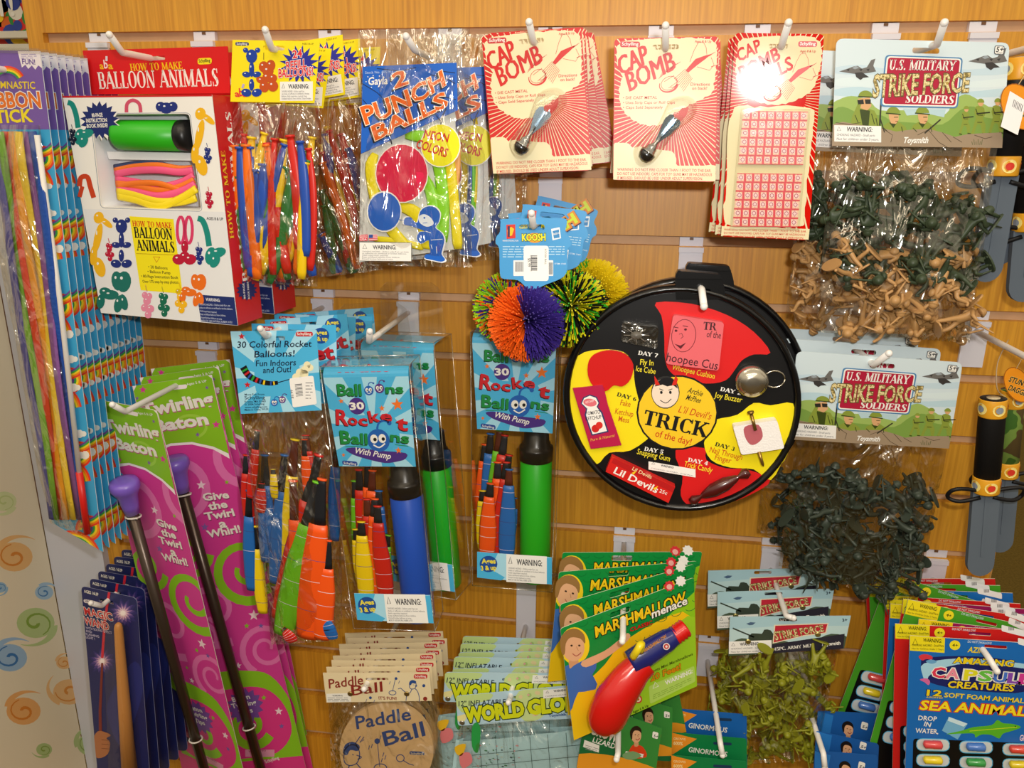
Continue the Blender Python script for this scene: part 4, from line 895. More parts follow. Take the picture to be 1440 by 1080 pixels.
    r.poly(rquad(q((166, 580), (205, 552), (248, 572), (240, 605), (265, 640), (288, 712), (220, 728), (190, 640)), 2)[0:0] or q((170, 592), (180, 566), (208, 554), (238, 564), (250, 590), (243, 606), (262, 630), (288, 712), (216, 728), (186, 640), (192, 616)), '#2a3a6a', 1)
    r.poly(q((175, 592), (184, 570), (208, 559), (234, 568), (245, 590), (237, 606), (256, 632), (281, 708), (220, 722), (192, 640), (198, 614)), '#f4f0ec', 1.5)
    r.disc(*q((209, 588))[0], 9.5, '#e0707c', 2, 5.5, 8); r.text('KETCHUP', *q((192, 592))[0], *q((226, 584))[0], 3, mat('#f8e8e8'), .02, 3); r.text('TOMATO', *q((192, 642))[0], *q((252, 634))[0], 5, mat('#20202a'), .02, 2); r.text('KETCHUP', *q((192, 664))[0], *q((258, 655))[0], 5, mat('#20202a'), .02, 2)
    r.disc(*q((232, 698))[0], 5.5, '#cc2420', 2); r.disc(*q((248, 684))[0], 5, '#d83028', 2.3); r.text('Pure & Natural', *q((212, 752))[0], *q((312, 732))[0], 4, mat('#e8b040'), .0, 2, .2); r.obj('ketchup_sachet', t)
    return t, p
TW, twp = trick()
hook((987, 408), -.162, (990, 431), 'white hook through the tab of the round trick pack', rad=.0036)
TM2 = shifted(twp.M, (.012, .030, .004), .5, piv=(*twp.P(985, 408), 0)); dup(TW, TM2, 'second round black prank pack, its rim and red wedge showing behind the front one')

# ---------------------------------------------------------------- foam daggers
FOAM = mat('#5c6672', .7, .15); GOLD = '#e0a024'; KG = mat('#131316', .5, .3)
def dagger(handle_top, handle_bot, tip, d0, wid, bw, handle, label, tagpx=None, sides=True, tagflip=False):
    """foam stunt dagger hanging hilt up: padded grip with gold bands, looped guard, blunt blade"""
    A, B, T = at(*handle_top, d0), at(*handle_bot, d0), at(*tip, d0); ay = (A-T).normalized(); ex = V((1, 0, 0)); ex = (ex-ay*ex.dot(ay)).normalized()
    M = Matrix((ex, ay, ex.cross(ay))).transposed().to_4x4(); M.translation = A
    t = thing('foam_dagger', label, 'toy dagger', M, None); hl = (A-B).length; bl = (A-T).length; r = wid/2
    g = MB(); up = Matrix.Rotation(-pi/2, 4, 'X')  # lathe z -> local y
    RX = Matrix.Rotation(pi/2, 4, 'X')             # lathe z -> local -y
    g.lathe([(r*.55, -.0005), (r*.98, 0), (r, .002), (r, hl)], mat(handle, .55, .3) if isinstance(handle, str) else handle, 22, RX)
    g.lathe([(r*.5, -.001), (r*.5, .001)], mat('#c8b898'), 12, RX); g.obj('grip', t)
    for y0, y1 in ((0.0, .019), (hl-.017, hl+.001)):
        c = MB(); c.lathe([(r*1.02, y0), (r*1.05, y0+.001), (r*1.05, y1-.001), (r*1.02, y1)], mat(GOLD, .4), 22, RX)
        for a, k in ((-1.25, '#8a93a0'), (0.0, '#d43a2a') if y0 else (.1, '#8a93a0'), (1.25, '#e06a2a')):
            for q_, kk, zz in ((.0062, '#f4e088', .0003), (.0036, k, .0006)):
                vs = []
                for j in range(14):
                    al = a+q_*cos(2*pi*j/14)/r; vs.append(((r*1.05+zz)*sin(al), -(y0+y1)/2+q_*sin(2*pi*j/14), (r*1.05+zz)*cos(al)))
                c.add(vs, [tuple(range(14))], mat(kk))
        c.obj('band', t)
    q = MB(); w_ = wid*1.42
    for s_ in (-1, 1):
        pts = [V((s_*r*.6, -hl+.002, .004)), V((s_*w_*.75, -hl+.006, .007)), V((s_*w_, -hl+.002, .004)), V((s_*w_*1.0, -hl-.008, -.002)), V((s_*w_*.7, -hl-.011, .002)), V((s_*r*.5, -hl-.006, .004))]
        q.tube(smooth3(pts, 4), .0022, KG, 7)
    q.obj('guard', t)
    b = MB(); h = bw/2; o = [(-h, -hl), (h, -hl), (h, -bl+h*1.1)] + [(h*cos(a), -bl+h*1.1-h*1.1*sin(a)) for a in [i*pi/10 for i in range(1, 10)]] + [(-h, -bl+h*1.1)]
    b.slab(o, -.0035, .0035, FOAM); b.slab([(-h*.12, -hl), (h*.12, -hl), (h*.1, -bl+h*1.8), (-h*.1, -bl+h*1.8)], -.0045, .0042, FOAM); b.obj('blade', t)
    return t, M
def smooth3(pts, n=4):
    k = len(pts); o = []
    for i in range(k-1):
        a, b, c, d = (V(pts[max(0, min(k-1, j))]) for j in (i-1, i, i+1, i+2))
        for q in range(n): t = q/n; o.append(.5*((2*b)+(c-a)*t+(2*a-5*b+4*c-d)*t*t+(3*b-a-3*c+d)*t**3))
    o.append(V(pts[-1])); return o
def camo():
    m = bpy.data.materials.new('camouflage'); m.use_nodes = True; N, L = m.node_tree.nodes, m.node_tree.links
    tc = N.new('ShaderNodeTexCoord'); n = N.new('ShaderNodeTexNoise'); n.inputs['Scale'].default_value = 55; n.inputs['Detail'].default_value = 1; r = N.new('ShaderNodeValToRGB'); r.color_ramp.interpolation = 'CONSTANT'
    e = r.color_ramp.elements; e[0].color = (*lin('#3f6a24'), 1); e[1].position = .48; e[1].color = (*lin('#7a9a44'), 1); k = e.new(.58); k.color = (*lin('#5a4a28'), 1)
    L.new(tc.outputs['Object'], n.inputs[0]); L.new(n.outputs[0], r.inputs[0]); L.new(r.outputs[0], N['Principled BSDF'].inputs[0]); N['Principled BSDF'].inputs['Roughness'].default_value = .6; return m
hook((1462, 512), -.15, (1478, 500), 'white hook with long wall plate holding the foam daggers at the right edge', plate=.066)
_, DM = dagger((1397, 560), (1385, 690), (1376, 808), -.115, .0255, .027, '#121214', 'grey bladed foam dagger with black grip hanging below the right hook')
dagger((1425, 548), (1418, 668), (1372, 780) if 0 else (1404, 775), -.085, .0235, .026, camo(), 'foam dagger with green camouflage grip, behind the black one below the right hook')
def hang_tag(c, d, a, label, sticker=False, rx=17, ry=26):
    p = Pl((c[0]-20, c[1]-25), (c[0]+20, c[1]-25+a), (c[0]-20, c[1]+25), d)
    t = thing('hang_tag', label, 'tag', p.M); o = circ(c[0], c[1], rx, ry, 28, -28); p.plate(o, '#e8921c'); p.line(o, 1.2, '#a05a14', 1, True)
    p.text('STUNT', c[0]-13, c[1]-5, c[0]+11, c[1]+3, 7.5, mat('#2a1a10'), .06, 2, out=mat('#f4d070'), outw=.04); p.text('DAGGER', c[0]-14, c[1]+7, c[0]+14, c[1]+17, 7.5, mat('#2a1a10'), .06, 2, out=mat('#f4d070'), outw=.04)
    if sticker:
        p.poly([(c[0]-14, c[1]-22), (c[0]+9, c[1]-8), (c[0]-3, c[1]+40), (c[0]-27, c[1]+28)], '#f4f2f2', 3)
        for i in range(7): p.line([(c[0]-8+i*2, c[1]-10+i*1.2), (c[0]-10.5+i*2, c[1]+0+i*1.2)], .8, '#55555a', 4)
    p.obj('tag_card', t); s_ = MB(); a_ = p.P(c[0]-2, c[1]-ry+3); s_.tube([V((a_.x, a_.y, .0005)), V((a_.x+.004, a_.y+.012, -.004)), V((a_.x+.005, a_.y+.035, -.008))], .0005, mat('#c8a878'), 5); s_.obj('string', t); return t
hang_tag((1431, 541), -.118, 8, 'oval orange tag reading stunt dagger on a string')
st = MB(); a = at(1409, 480, -.05); b_ = at(1405, 543, -.09); c = at(1360, 563, -.112); st.tube(smooth3([at(1418, 478, -.06), at(1403, 510, -.085), at(1402, 545, -.10), at(1410, 556, -.115)], 5), .0006, mat('#b8a080'), 5)
tag(st.obj('hanging_cord'), 'thin tan cord running down from the right hook to the black dagger', 'cord')
# the daggers of the upper right hook, mostly outside the picture
hook((1478, 60), -.15, (1490, 40), 'white hook at the top right corner, mostly cut off')
dagger((1437, 82), (1412, 246), (1383, 396), -.125, .026, .028, '#121214', 'black gripped foam dagger right of the upper soldier bag, blade tip lowest at left')
dagger((1452, 80), (1432, 246), (1402, 372), -.085, .024, .026, '#121214', 'black gripped foam dagger just behind, its blade tip right of the first')
dagger((1462, 130), (1455, 322), (1436, 424), -.10, .026, .028, '#121214', 'foam dagger at the right edge hanging lowest of the upper three')
hang_tag((1434, 150), -.165, 10, 'orange dagger tag with a white price sticker at the top right edge', True, 24, 34)

# ---------------------------------------------------------------- boxed balloon kit
def ball_art(p, x, y, r, m, lay, hl='#ffffff', ry=None, a=0, shine=True):
    p.disc(x, y, r, m, lay, ry, a, 14)
    if shine: p.disc(x-r*.3, y-(ry or r)*.35, r*.2, mat('#e8ecf0'), lay+.5, (ry or r)*.16, n=7)
def chain(p, pts, m, lay):
    for i, (x, y, rx, ry, a) in enumerate(pts): ball_art(p, x, y, rx, m, lay+i*.35, ry=ry, a=a)
HOWS = {'Y': '#f0b81e', 'N': '#1f2f7c', 'T': '#1a8a80', 'R': '#b8183a', 'O': '#e8701e', 'P': '#e08aa8', 'F': '#c8421c'}
def bear(p, x, y, s, c, lay=2):
    chain(p, [(x-7*s, y-2*s, 3*s, 3*s, 0), (x+7*s, y-2*s, 3*s, 3*s, 0), (x, y+5*s, 6.5*s, 8*s, 0), (x, y+20*s, 3*s, 9*s, 0), (x-6*s, y+26*s, 5*s, 3.4*s, 10), (x+6*s, y+26*s, 5*s, 3.4*s, -10), (x, y+38*s, 3*s, 7*s, 0), (x-6*s, y+47*s, 6*s, 4.6*s, 15), (x+6*s, y+47*s, 6*s, 4.6*s, -15)], mat(c), lay)
def giraffe(p, x, y, s, c, lay=2, f=1):
    chain(p, [(x, y, 6*s, 7*s, 10), (x+f*9*s, y+6*s, 9*s, 3.4*s, f*40), (x-f*1*s, y+24*s, 4.4*s, 18*s, f*12), (x-f*6*s, y+44*s, 4.2*s, 12*s, f*6), (x+f*1*s, y+58*s, 6.5*s, 12*s, -f*18)], mat(c), lay)
def mouse(p, x, y, s, c, lay=2):
    chain(p, [(x-2*s, y, 2.6*s, 3*s, 0), (x+2*s, y+1*s, 2.6*s, 3*s, 0), (x, y+5*s, 3.4*s, 4*s, 0), (x-2*s, y+11*s, 3.4*s, 3.4*s, 0), (x+3*s, y+12*s, 3.4*s, 3.4*s, 0), (x+1*s, y+17*s, 3*s, 3.4*s, 0)], mat(c), lay); p.line([(x, y-3*s), (x-1.5*s, y-9*s)], .8*s, c, lay)
def swan(p, x, y, s, c, lay=2, f=1):
    p.line(smooth([(x-f*12*s, y-20*s), (x-f*6*s, y-17*s), (x-f*1*s, y-4*s), (x+f*2*s, y+14*s)], 4, False), 7*s, c, lay); chain(p, [(x+f*4*s, y+26*s, 7*s, 11*s, f*10), (x+f*13*s, y+22*s, 10*s, 6*s, -f*18), (x+f*9*s, y+32*s, 6*s, 9*s, f*25)], mat(c), lay+.5)
def rabbit(p, x, y, s, c, lay=2):
    for d in (-1, 1): p.line(circ(x+d*4.5*s, y+14*s, 4*s, 15*s, 18), 3.4*s, '#d83a6a', lay, True)
    chain(p, [(x, y+33*s, 4*s, 7*s, 0), (x-7*s, y+47*s, 7*s, 6*s, 10), (x+6*s, y+47*s, 7*s, 6*s, -10), (x, y+44*s, 6*s, 6*s, 0)], mat(c), lay+.5)
def dog(p, x, y, s, c, lay=2):
    chain(p, [(x, y, 7*s, 12*s, -8), (x+8*s, y+1*s, 9*s, 13*s, 6), (x-14*s, y+14*s, 8*s, 6*s, 20), (x-20*s, y+25*s, 5*s, 9*s, 8), (x-8*s, y+17*s, 10*s, 6*s, 0), (x+2*s, y+28*s, 5.5*s, 11*s, 14), (x+8*s, y+26*s, 5*s, 10*s, -14)], mat(c), lay)
def balloon_kit():
    p = Pl((88, 135), (298, 133), (142, 440), -.150, -.176, -.150)
    F4 = [(88, 135), (298, 133), (334.5, 458), (142, 440)]
    win = rquad([(128, 161), (266, 160), (283, 296), (143, 291)], 6); Z = -.046; Wt = '#f2f0ec'
    t = thing('balloon_kit', 'white and red boxed balloon animal kit with a window, hanging top left', 'toy box', p.M, 'boxed balloon kits')
    fq = p.L(F4); p.plate(F4, Wt, .0008, [win])
    e_ = (fq[1]-fq[2]).normalized(); Mside = p.M @ Matrix(((0, e_.x, e_.y, fq[1].x+.0006), (0, e_.y, -e_.x, fq[1].y), (-1, 0, 0, 0), (0, 0, 0, 1)))
    # the lower printed panel and the red edges
    p.poly([(118, 294), (316, 298), (334.5, 457.5), (142, 439.5)], '#e6e7ea', .6)
    p.poly([(88, 135), (298, 133), (298.3, 135.5), (88.6, 137.5)], '#cc1e22', 1)
    for loop, w_, c in ((win, 1.6, '#9098a8'), ): p.line([(a+(a-205)*.02, b+(b-228)*.02) for a, b in win], w_*.5, c, 1, True)
    c = HOWS
    swan(p, 108, 165, 1.05, c['T'], 2, 1); p.line(smooth([(178, 158), (179, 146), (187, 141), (196, 146), (198, 158)], 4, False), 5, '#d0506e', 2); ball_art(p, 226, 150, 7, c['N'], 2); ball_art(p, 243, 150, 7, c['N'], 2); ball_art(p, 234, 152, 9, c['N'], 2.4, ry=8)
    giraffe(p, 282, 160, 1.25, c['Y'], 2, 1); mouse(p, 292, 210, 1.0, c['N']); mouse(p, 102, 184, 1.0, '#181c30'); mouse(p, 294, 272, 1.05, c['R']); p.line(smooth([(112, 262), (114, 250), (123, 249), (127, 262), (132, 278)], 4, False), 7, c['F'], 2); p.line([(116, 262), (112, 277)], 6, c['F'], 2)
    giraffe(p, 139, 306, 1.2, c['Y'], 2, 1); bear(p, 171, 312, 1.25, c['N']); mouse(p, 154, 345, 1.1, c['R']); rabbit(p, 260, 306, 1.25, c['R']); mouse(p, 280, 350, 1.1, c['N']); swan(p, 292, 330, 1.15, c['T'], 2, 1)
    dog(p, 165, 395, 1.15, '#1c6f66'); dog(p, 275, 396, .9, c['O']); mouse(p, 207, 415, 1.6, c['P']); mouse(p, 230, 416, 1.45, '#156a52'); mouse(p, 254, 410, 1.5, c['Y'])
    p.poly(starp(143, 172, 26, 19, 18), WHITE, 1.5); p.poly(starp(140, 169, 27, 20, 17), '#1c2a6c', 2)
    for i, l in enumerate(['80-PAGE', 'INSTRUCTION', 'BOOK INSIDE!']): p.text(l, 126-[-4, 4, 3][i], 165+i*7.4, 143+[2, 8, 9][i], 164+i*7.4, 4.6, mat(WHITE), .05, 3)
    yb = [(182, 304), (244, 308), (257, 413), (198, 408)]; p.poly(yb, '#f2e21c', 2)
    p.text('HOW TO MAKE', 187, 318, 242, 321, 7, mat('#d8481c'), .02, 3, ser=True); p.text('BALLOON', 190, 334, 243, 337, 13.5, mat('#16161a'), .02, 3, ser=True); p.text('ANIMALS', 193, 352, 246, 355, 13.5, mat('#16161a'), .02, 3, ser=True)
    p.line([(192, 356.5), (247, 358.5)], .7, '#b08a10', 3); p.line([(216, 361), (225, 361.5), (220.5, 369)], 1, '#c8481c', 3, True)
    for i, (l, a, b) in enumerate([('• 20 Balloons', 209, 236), ('• Balloon Pump', 208, 240), ('• 80-Page Instruction Book', 199, 251), ('Over 175 step-by-step photos', 201, 251)]): p.text(l, a, 377+i*6.5+(i == 3)*1, b, 379+i*6.6, 3.6, mat('#2a2a20'), .012, 3)
    p.text('AGES 8 & UP', 291, 309, 314, 310, 3.6, mat('#2a2a2e'), .02, 3)
    wb = [(277, 414), (329.5, 418), (334.5, 457.5), (283, 452)]; p.poly(wb, '#20306c', 3); p.text('WARNING:', 290, 423, 310, 424.5, 4, mat('#e8e8f0'), .03, 4)
    for i, l in enumerate(['CHOKING HAZARD - Children under 8 yrs. can', 'choke or suffocate on uninflated or broken balloons.', 'Adult supervision required.', 'Keep uninflated balloons from children.', 'Discard broken balloons at once.', 'MADE OF 100% NATURAL RUBBER LATEX']): p.text(l, 280+i*.7, 429+i*4.6, 280+i*.7+[44, 47, 24, 36, 30, 44][i], 431+i*4.7, 2.5, mat('#c4cce4'), .006, 4)
    body = p.obj('front_panel', t)
    b = MB(); Q = [(q.x, q.y) for q in fq]; sh = [(x, y) for x, y in Q]
    for i, nm in ((0, 'top'), (2, 'bottom'), (3, 'left'), (1, 'right')):
        a, e = Q[i], Q[(i+1) % 4]; b.add([(a[0], a[1], -.0004), (e[0], e[1], -.0004), (e[0], e[1], Z), (a[0], a[1], Z)], [(0, 3, 2, 1)], mat('#cc1e22') if nm in ('right', 'top') else mat('#dcdad6'))
    b.add([(x, y, Z) for x, y in Q], [(3, 2, 1, 0)], mat('#cc1e22')); b.obj('carton', t)
    s = Q2(Mside); W_ = mat(WHITE)
    s.text('HOW TO MAKE', 333, 395, 308, 205, 5, mat('#f4d020'), .02, 2, ser=True) if 0 else s.text('HOW TO MAKE', 329, 335, 316, 212, 7, mat('#f2cc1c'), .0, 2, ser=True); s.text('BALLOON ANIMALS', 348, 395, 324, 158, 9, W_, .01, 2, ser=True)
    st_ = [(x, y) for x, y in starp(347, 408, 15, 11, 14)]; s.poly(st_, '#1c2a6c', 2); s.text('80-PAGE', 345, 420, 343, 398, 3, W_, .03, 3); s.text('BOOK INSIDE', 351, 420, 349, 396, 3, W_, .03, 3)
    so = s.obj('side_print', t, p.M.inverted() @ Mside)
    # header flap, the top of the back panel
    p2 = Pl(None, None, None, 0, base=p); p2.z = Z; hq = [(116, 71), (320, 65), (324, 131), (127, 133)]
    p2.plate(rquad(hq, 1), '#d4181c', .0008, [rquad([(204, 80), (232, 78), (232, 84), (205, 86)], 1)]); p2.text('HOW TO MAKE', 184, 100, 257, 97, 9, mat('#f4cc1c'), .01, 2, ser=True); p2.text('BALLOON ANIMALS', 140, 125, 308, 121, 21, mat(WHITE), .005, 2, ser=True)
    p2.poly(rquad([(278, 82), (298, 81), (298, 90), (278, 91)], 4), '#f0e020', 2); p2.text('Schylling', 280, 88, 296, 87, 4, mat('#2a2a20'), .03, 3)
    p2.text('a', 141, 97, 146, 97, 8, mat('#f0b81e'), .05, 2); p2.text('b', 147, 96, 152, 96, 10, mat('#f4d8dc'), .05, 2); p2.text('a', 153, 97, 159, 97, 8, mat('#f0b81e'), .05, 2); p2.line([(150, 86), (150, 79)], 3, '#d8d4dc', 2); p2.obj('header_flap', t)
    # white tray behind the window
    tr = MB(); zt = -.030; wl = p.L(win); n = len(wl); cx, cy = sum(q.x for q in wl)/n, sum(q.y for q in wl)/n
    back = [(cx+(q.x-cx)*.97, cy+(q.y-cy)*.97, zt) for q in wl]
    tr.add([(q.x, q.y, -.0009) for q in wl]+back, [(i, (i+1) % n, n+(i+1) % n, n+i) for i in range(n)]+[tuple(range(n, 2*n))], mat('#eceef2', .5))
    p3 = Pl(None, None, None, 0, base=p); p3.z = -.012; u = p3.L([(150, 213), (272, 215), (274, 226), (153, 224)]); tr.slab([(a.x, a.y) for a in u], zt, -.012, mat('#e4e6ec', .5)); tr.obj('tray', t)
    return t, p
BK, bkp = balloon_kit()
hook((172, 74), -.165, (154, 49), 'white hook through the red header of the boxed balloon kit')
def pp3(p, x, y, z): p.z = z; u = p.P(x, y); p.z = 0; return V((u.x, u.y, z))
pm = MB(); a, b_ = pp3(bkp, 166, 190, -.012), pp3(bkp, 262, 191, -.012); ax = (b_-a); rr = .0155
gm = mat('#2fb41e', .35); bl = mat('#141416', .35)
def tube_ax(mb, a, b, prof, m, n=20):
    """turned body along a-b; prof = (fraction, radius)"""
    M_ = Matrix.Translation(a) @ (b-a).to_track_quat('Z', 'Y').to_matrix().to_4x4(); L_ = (b-a).length
    mb.lathe([(r, f*L_) for f, r in prof], m, n, M_)
pt = thing('balloon_pump', 'green pump with a black end lying in the window of the boxed kit', 'pump', bkp.M)
tube_ax(pm, a, b_, [(0, .010), (.02, rr*.97), (.06, rr), (.93, rr)], gm); pm.obj('barrel', pt)
pm = MB(); tube_ax(pm, a, b_, [(.93, rr*.98), (.935, rr*1.02), (1.06, rr*1.02), (1.08, rr*.8), (1.10, rr*.7)], bl); pm.obj('end_cap', pt)
rn = random.Random(11); cs = [('#f0781e', 'orange'), ('#f05a8a', 'pink'), ('#f2d81e', 'yellow'), ('#2a3a6a', 'navy')]
for i, (y0, y1, y2, k, w_) in enumerate([(236, 231, 246, 3, 4.5), (240, 233, 240, 0, 4.5), (245, 239, 243, 1, 5), (252, 262, 249, 1, 4), (258, 268, 256, 0, 4.5), (262, 258, 274, 0, 4), (268, 276, 262, 1, 5), (270, 284, 280, 2, 6), (276, 290, 268, 2, 5)]):
    mb = MB(); z = -.014+.0008*i; mb.tube(smooth3([pp3(bkp, 161+i*.6, y0, z-.004), pp3(bkp, 190, (y0+y1)/2-2, z), pp3(bkp, 222, y1, z+.004), pp3(bkp, 252, (y1+y2)/2+1, z), pp3(bkp, 270+i*.8, y2-3, z-.004)], 4), bkp.sc(200, 250)*w_, mat(cs[k][0], .4), 8, flat=.35, fn=(0, 0, 1))
    o = mb.obj('limp_balloon'); o.matrix_world = bkp.M; tag(o, cs[k][1]+' limp balloon bundled below the pump in the boxed kit window', 'balloon', cs[k][1]+' balloons in the kit window')
dup(BK, shifted(bkp.M, (.018, .060, .004), -1), 'second boxed balloon kit behind the first, its red corner showing below the refill bags')

# ---------------------------------------------------------------- limp balloons in bags
BC = {'red': '#d22a20', 'yellow': '#f0c818', 'green': '#2f7a3a', 'blue': '#2a52b0', 'orange': '#f0741c'}
def limp(pl, pts, w_, col, label, group, z0=0, lip=True, flat=.5, name='limp_balloon'):
    mb = MB(); k = pl.sc(*pts[0][:2]); P = [pp3(pl, x, y, z0+dz) for x, y, dz in pts]; P = smooth3(P, 4); n = len(P); r = [w_*k*(.55+.45*min(1, i/(n*.25)))*(1 if i < n*.9 else .75) for i in range(n)]
    mb.tube(P, r, mat(col, .38, .4), 9, flat=flat, fn=(0, 0, 1))
    if lip: mb.tube([P[0]-(P[1]-P[0]).normalized()*.0012, P[0]+(P[1]-P[0]).normalized()*.0012], [r[0]*1.55, r[0]*1.5], mat(col, .38), 10)
    o = mb.obj(name); o.matrix_world = pl.M; tag(o, label, 'balloon', group); return o
def refill_head():
    p = Pl((327, 56), (450, 58), (324, 143), -.152); cv = [(327, 56), (450, 58), (442, 145), (324, 143)]; Y = '#f6e21a'
    h = slot(385, 67, 30, 6.5, .02); p.plate(cv, Y, holes=[h])
    p.poly(rquad([(331, 59), (350, 59.5), (350, 64.5), (331, 64)], 2.4), '#1c2a6c', 1); p.text('Schylling', 333, 63, 348, 63.3, 3, mat(WHITE), .03, 2)
    bear(p, 354, 73, 1.22, '#1a3fa0', 2); c = '#c4501c'
    chain(p, [(371, 94, 7, 8, 0), (381, 92, 6.5, 8, 0), (377, 100, 8, 8, 0), (368, 113, 8, 5, 20), (384, 110, 6, 6, 0), (376, 109, 7, 7, 0), (372, 122, 7, 8, 0), (384, 121, 7.5, 8, 0)], mat(c), 2); p.line([(371, 84), (371, 74)], .8, '#5a3a1c', 2)
    p.poly(starp(421, 91, 28, 17, 16, -80), '#2a2f9a', 2); R_ = mat('#e02a3a')
    p.text('24', 412, 82, 425, 80, 10, R_, .05, 3, .15, out=mat(WHITE)); p.text('REFILL', 403, 98, 431, 94, 10, R_, .05, 3.8, .15, out=mat(WHITE)); p.text('BALLOONS!', 392, 109, 440, 106, 11, R_, .05, 4.6, .15, out=mat(WHITE))
    p.text('AGES 5 & UP', 425, 62.5, 441, 62.8, 2.2, mat('#6a5a10'), .01, 2)
    p.text('a', 331, 136, 337, 136, 8, R_, .05, 3); p.text('b', 337, 135, 342, 135, 10, R_, .05, 3); p.text('a', 342, 136, 347, 136, 8, R_, .05, 3); p.line([(341, 124), (343, 118)], 3, '#b8a8d8', 3)
    warn(p, 394, 115, 440, 142, ['CHOKING HAZARD - Children under 8 yrs.', 'can choke or suffocate on uninflated or broken', 'balloons. Adult supervision required. Keep', 'uninflated balloons from children. Discard broken'], 3, -.01)
    return p, p.mesh('header_card')
rfh, RFH = refill_head()
hook((382, 68), -.160, (373, 42), 'white hook through the yellow refill balloon headers')
bq = [(325, 143), (448, 144), (445, 404), (322, 396)]
BGR = pouch(rfh, bq, .014, bag_film(), seed=3, belly=.4, rough=.0016, zc=-.003).mesh('bag')
def refill(M, label, bag=True):
    t = thing('balloon_bag', label, 'balloon bag', M, 'bags of long balloons under yellow headers'); link('header_card', RFH, t)
    if bag: link('bag', BGR, t)
    return t
refill(rfh.M, 'clear bag of long coloured balloons under the front yellow header card')
pvr = (*rfh.P(385, 67), 0)
RMs = [shifted(rfh.M, (.004, .020, -.002), -3, piv=pvr), shifted(rfh.M, (.010, .042, .004), 9, piv=pvr), shifted(rfh.M, (.020, .066, .004), 8, piv=pvr), shifted(rfh.M, (.034, .09, .002), 4, piv=pvr)]
for i, (M, l) in enumerate(zip(RMs, ['yellow header card right behind the front refill bag', 'refill bag behind the front one, yellow card tipped up to the right', 'third refill bag, its yellow card corner right of the tipped one', 'rearmost refill bag, only a yellow card corner showing beside the punch balls'])): refill(M, l, i in (1, 2))
rn = random.Random(21)
spec = [('green', 333, 240, 330, 384), ('orange', 330, 206, 342, 392), ('green', 342, 232, 345, 388), ('blue', 337, 208, 350, 378), ('red', 352, 220, 380, 372), ('blue', 352, 208, 347, 350), ('yellow', 354, 194, 340, 330), ('orange', 346, 205, 362, 392),
        ('blue', 370, 232, 364, 320), ('green', 366, 205, 358, 330), ('red', 386, 196, 384, 386), ('orange', 375, 205, 384, 300), ('blue', 400, 204, 372, 350), ('yellow', 412, 214, 391, 368), ('red', 419, 222, 396, 396), ('blue', 422, 200, 430, 360), ('yellow', 439, 194, 402, 372),
        ('yellow', 372, 188, 360, 300), ('red', 408, 192, 420, 350), ('orange', 430, 260, 418, 385), ('yellow', 430, 230, 424, 392), ('red', 343, 190, 336, 300), ('red', 434, 210, 436, 380), ('green', 336, 250, 336, 390), ('green', 352, 250, 354, 388), ('blue', 360, 240, 352, 388), ('orange', 372, 250, 366, 392), ('blue', 410, 250, 440, 388)]+[(rn.choice(['green', 'green', 'red', 'yellow', 'blue', 'orange']), rn.uniform(332, 442), rn.uniform(196, 240), rn.uniform(330, 442), rn.uniform(372, 398)) for _ in range(14)]
for i, (c, x0, y0, x1, y1) in enumerate(spec):
    z = rn.uniform(-.006, .007); bow = rn.uniform(-4, 5)
    limp(rfh, [(x0, y0, -.001), ((2*x0+x1)/3+bow, (2*y0+y1)/3, .001), ((x0+2*x1)/3+bow, (y0+2*y1)/3, 0), (x1, y1, -.002)], rn.uniform(6.4, 8.6), BC[c], c+' limp balloon packed upright in the front refill bag', c+' balloons in the front refill bag', z)
rb = Q2(RMs[2])
for i, (c, x0, y0, x1, y1) in enumerate([('green', 456, 290, 470, 385), ('green', 452, 270, 498, 384), ('orange', 454, 230, 503, 378), ('yellow', 452, 205, 506, 366), ('red', 463, 185, 505, 330), ('yellow', 470, 216, 512, 340), ('red', 479, 190, 506, 300), ('blue', 458, 190, 462, 250), ('yellow', 460, 180, 463, 230), ('blue', 490, 210, 506, 280), ('red', 455, 215, 490, 370), ('orange', 456, 330, 475, 386), ('blue', 452, 330, 476, 384)]):
    limp(rb, [(x0, y0, 0), ((2*x0+x1)/3+2, (2*y0+y1)/3, .001), ((x0+2*x1)/3+2, (y0+2*y1)/3, 0), (x1, y1, 0)], rn.uniform(6.5, 8), BC[c], c+' limp balloon leaning in the refill bag behind', c+' balloons in the rear refill bag', rn.uniform(-.005, .005))

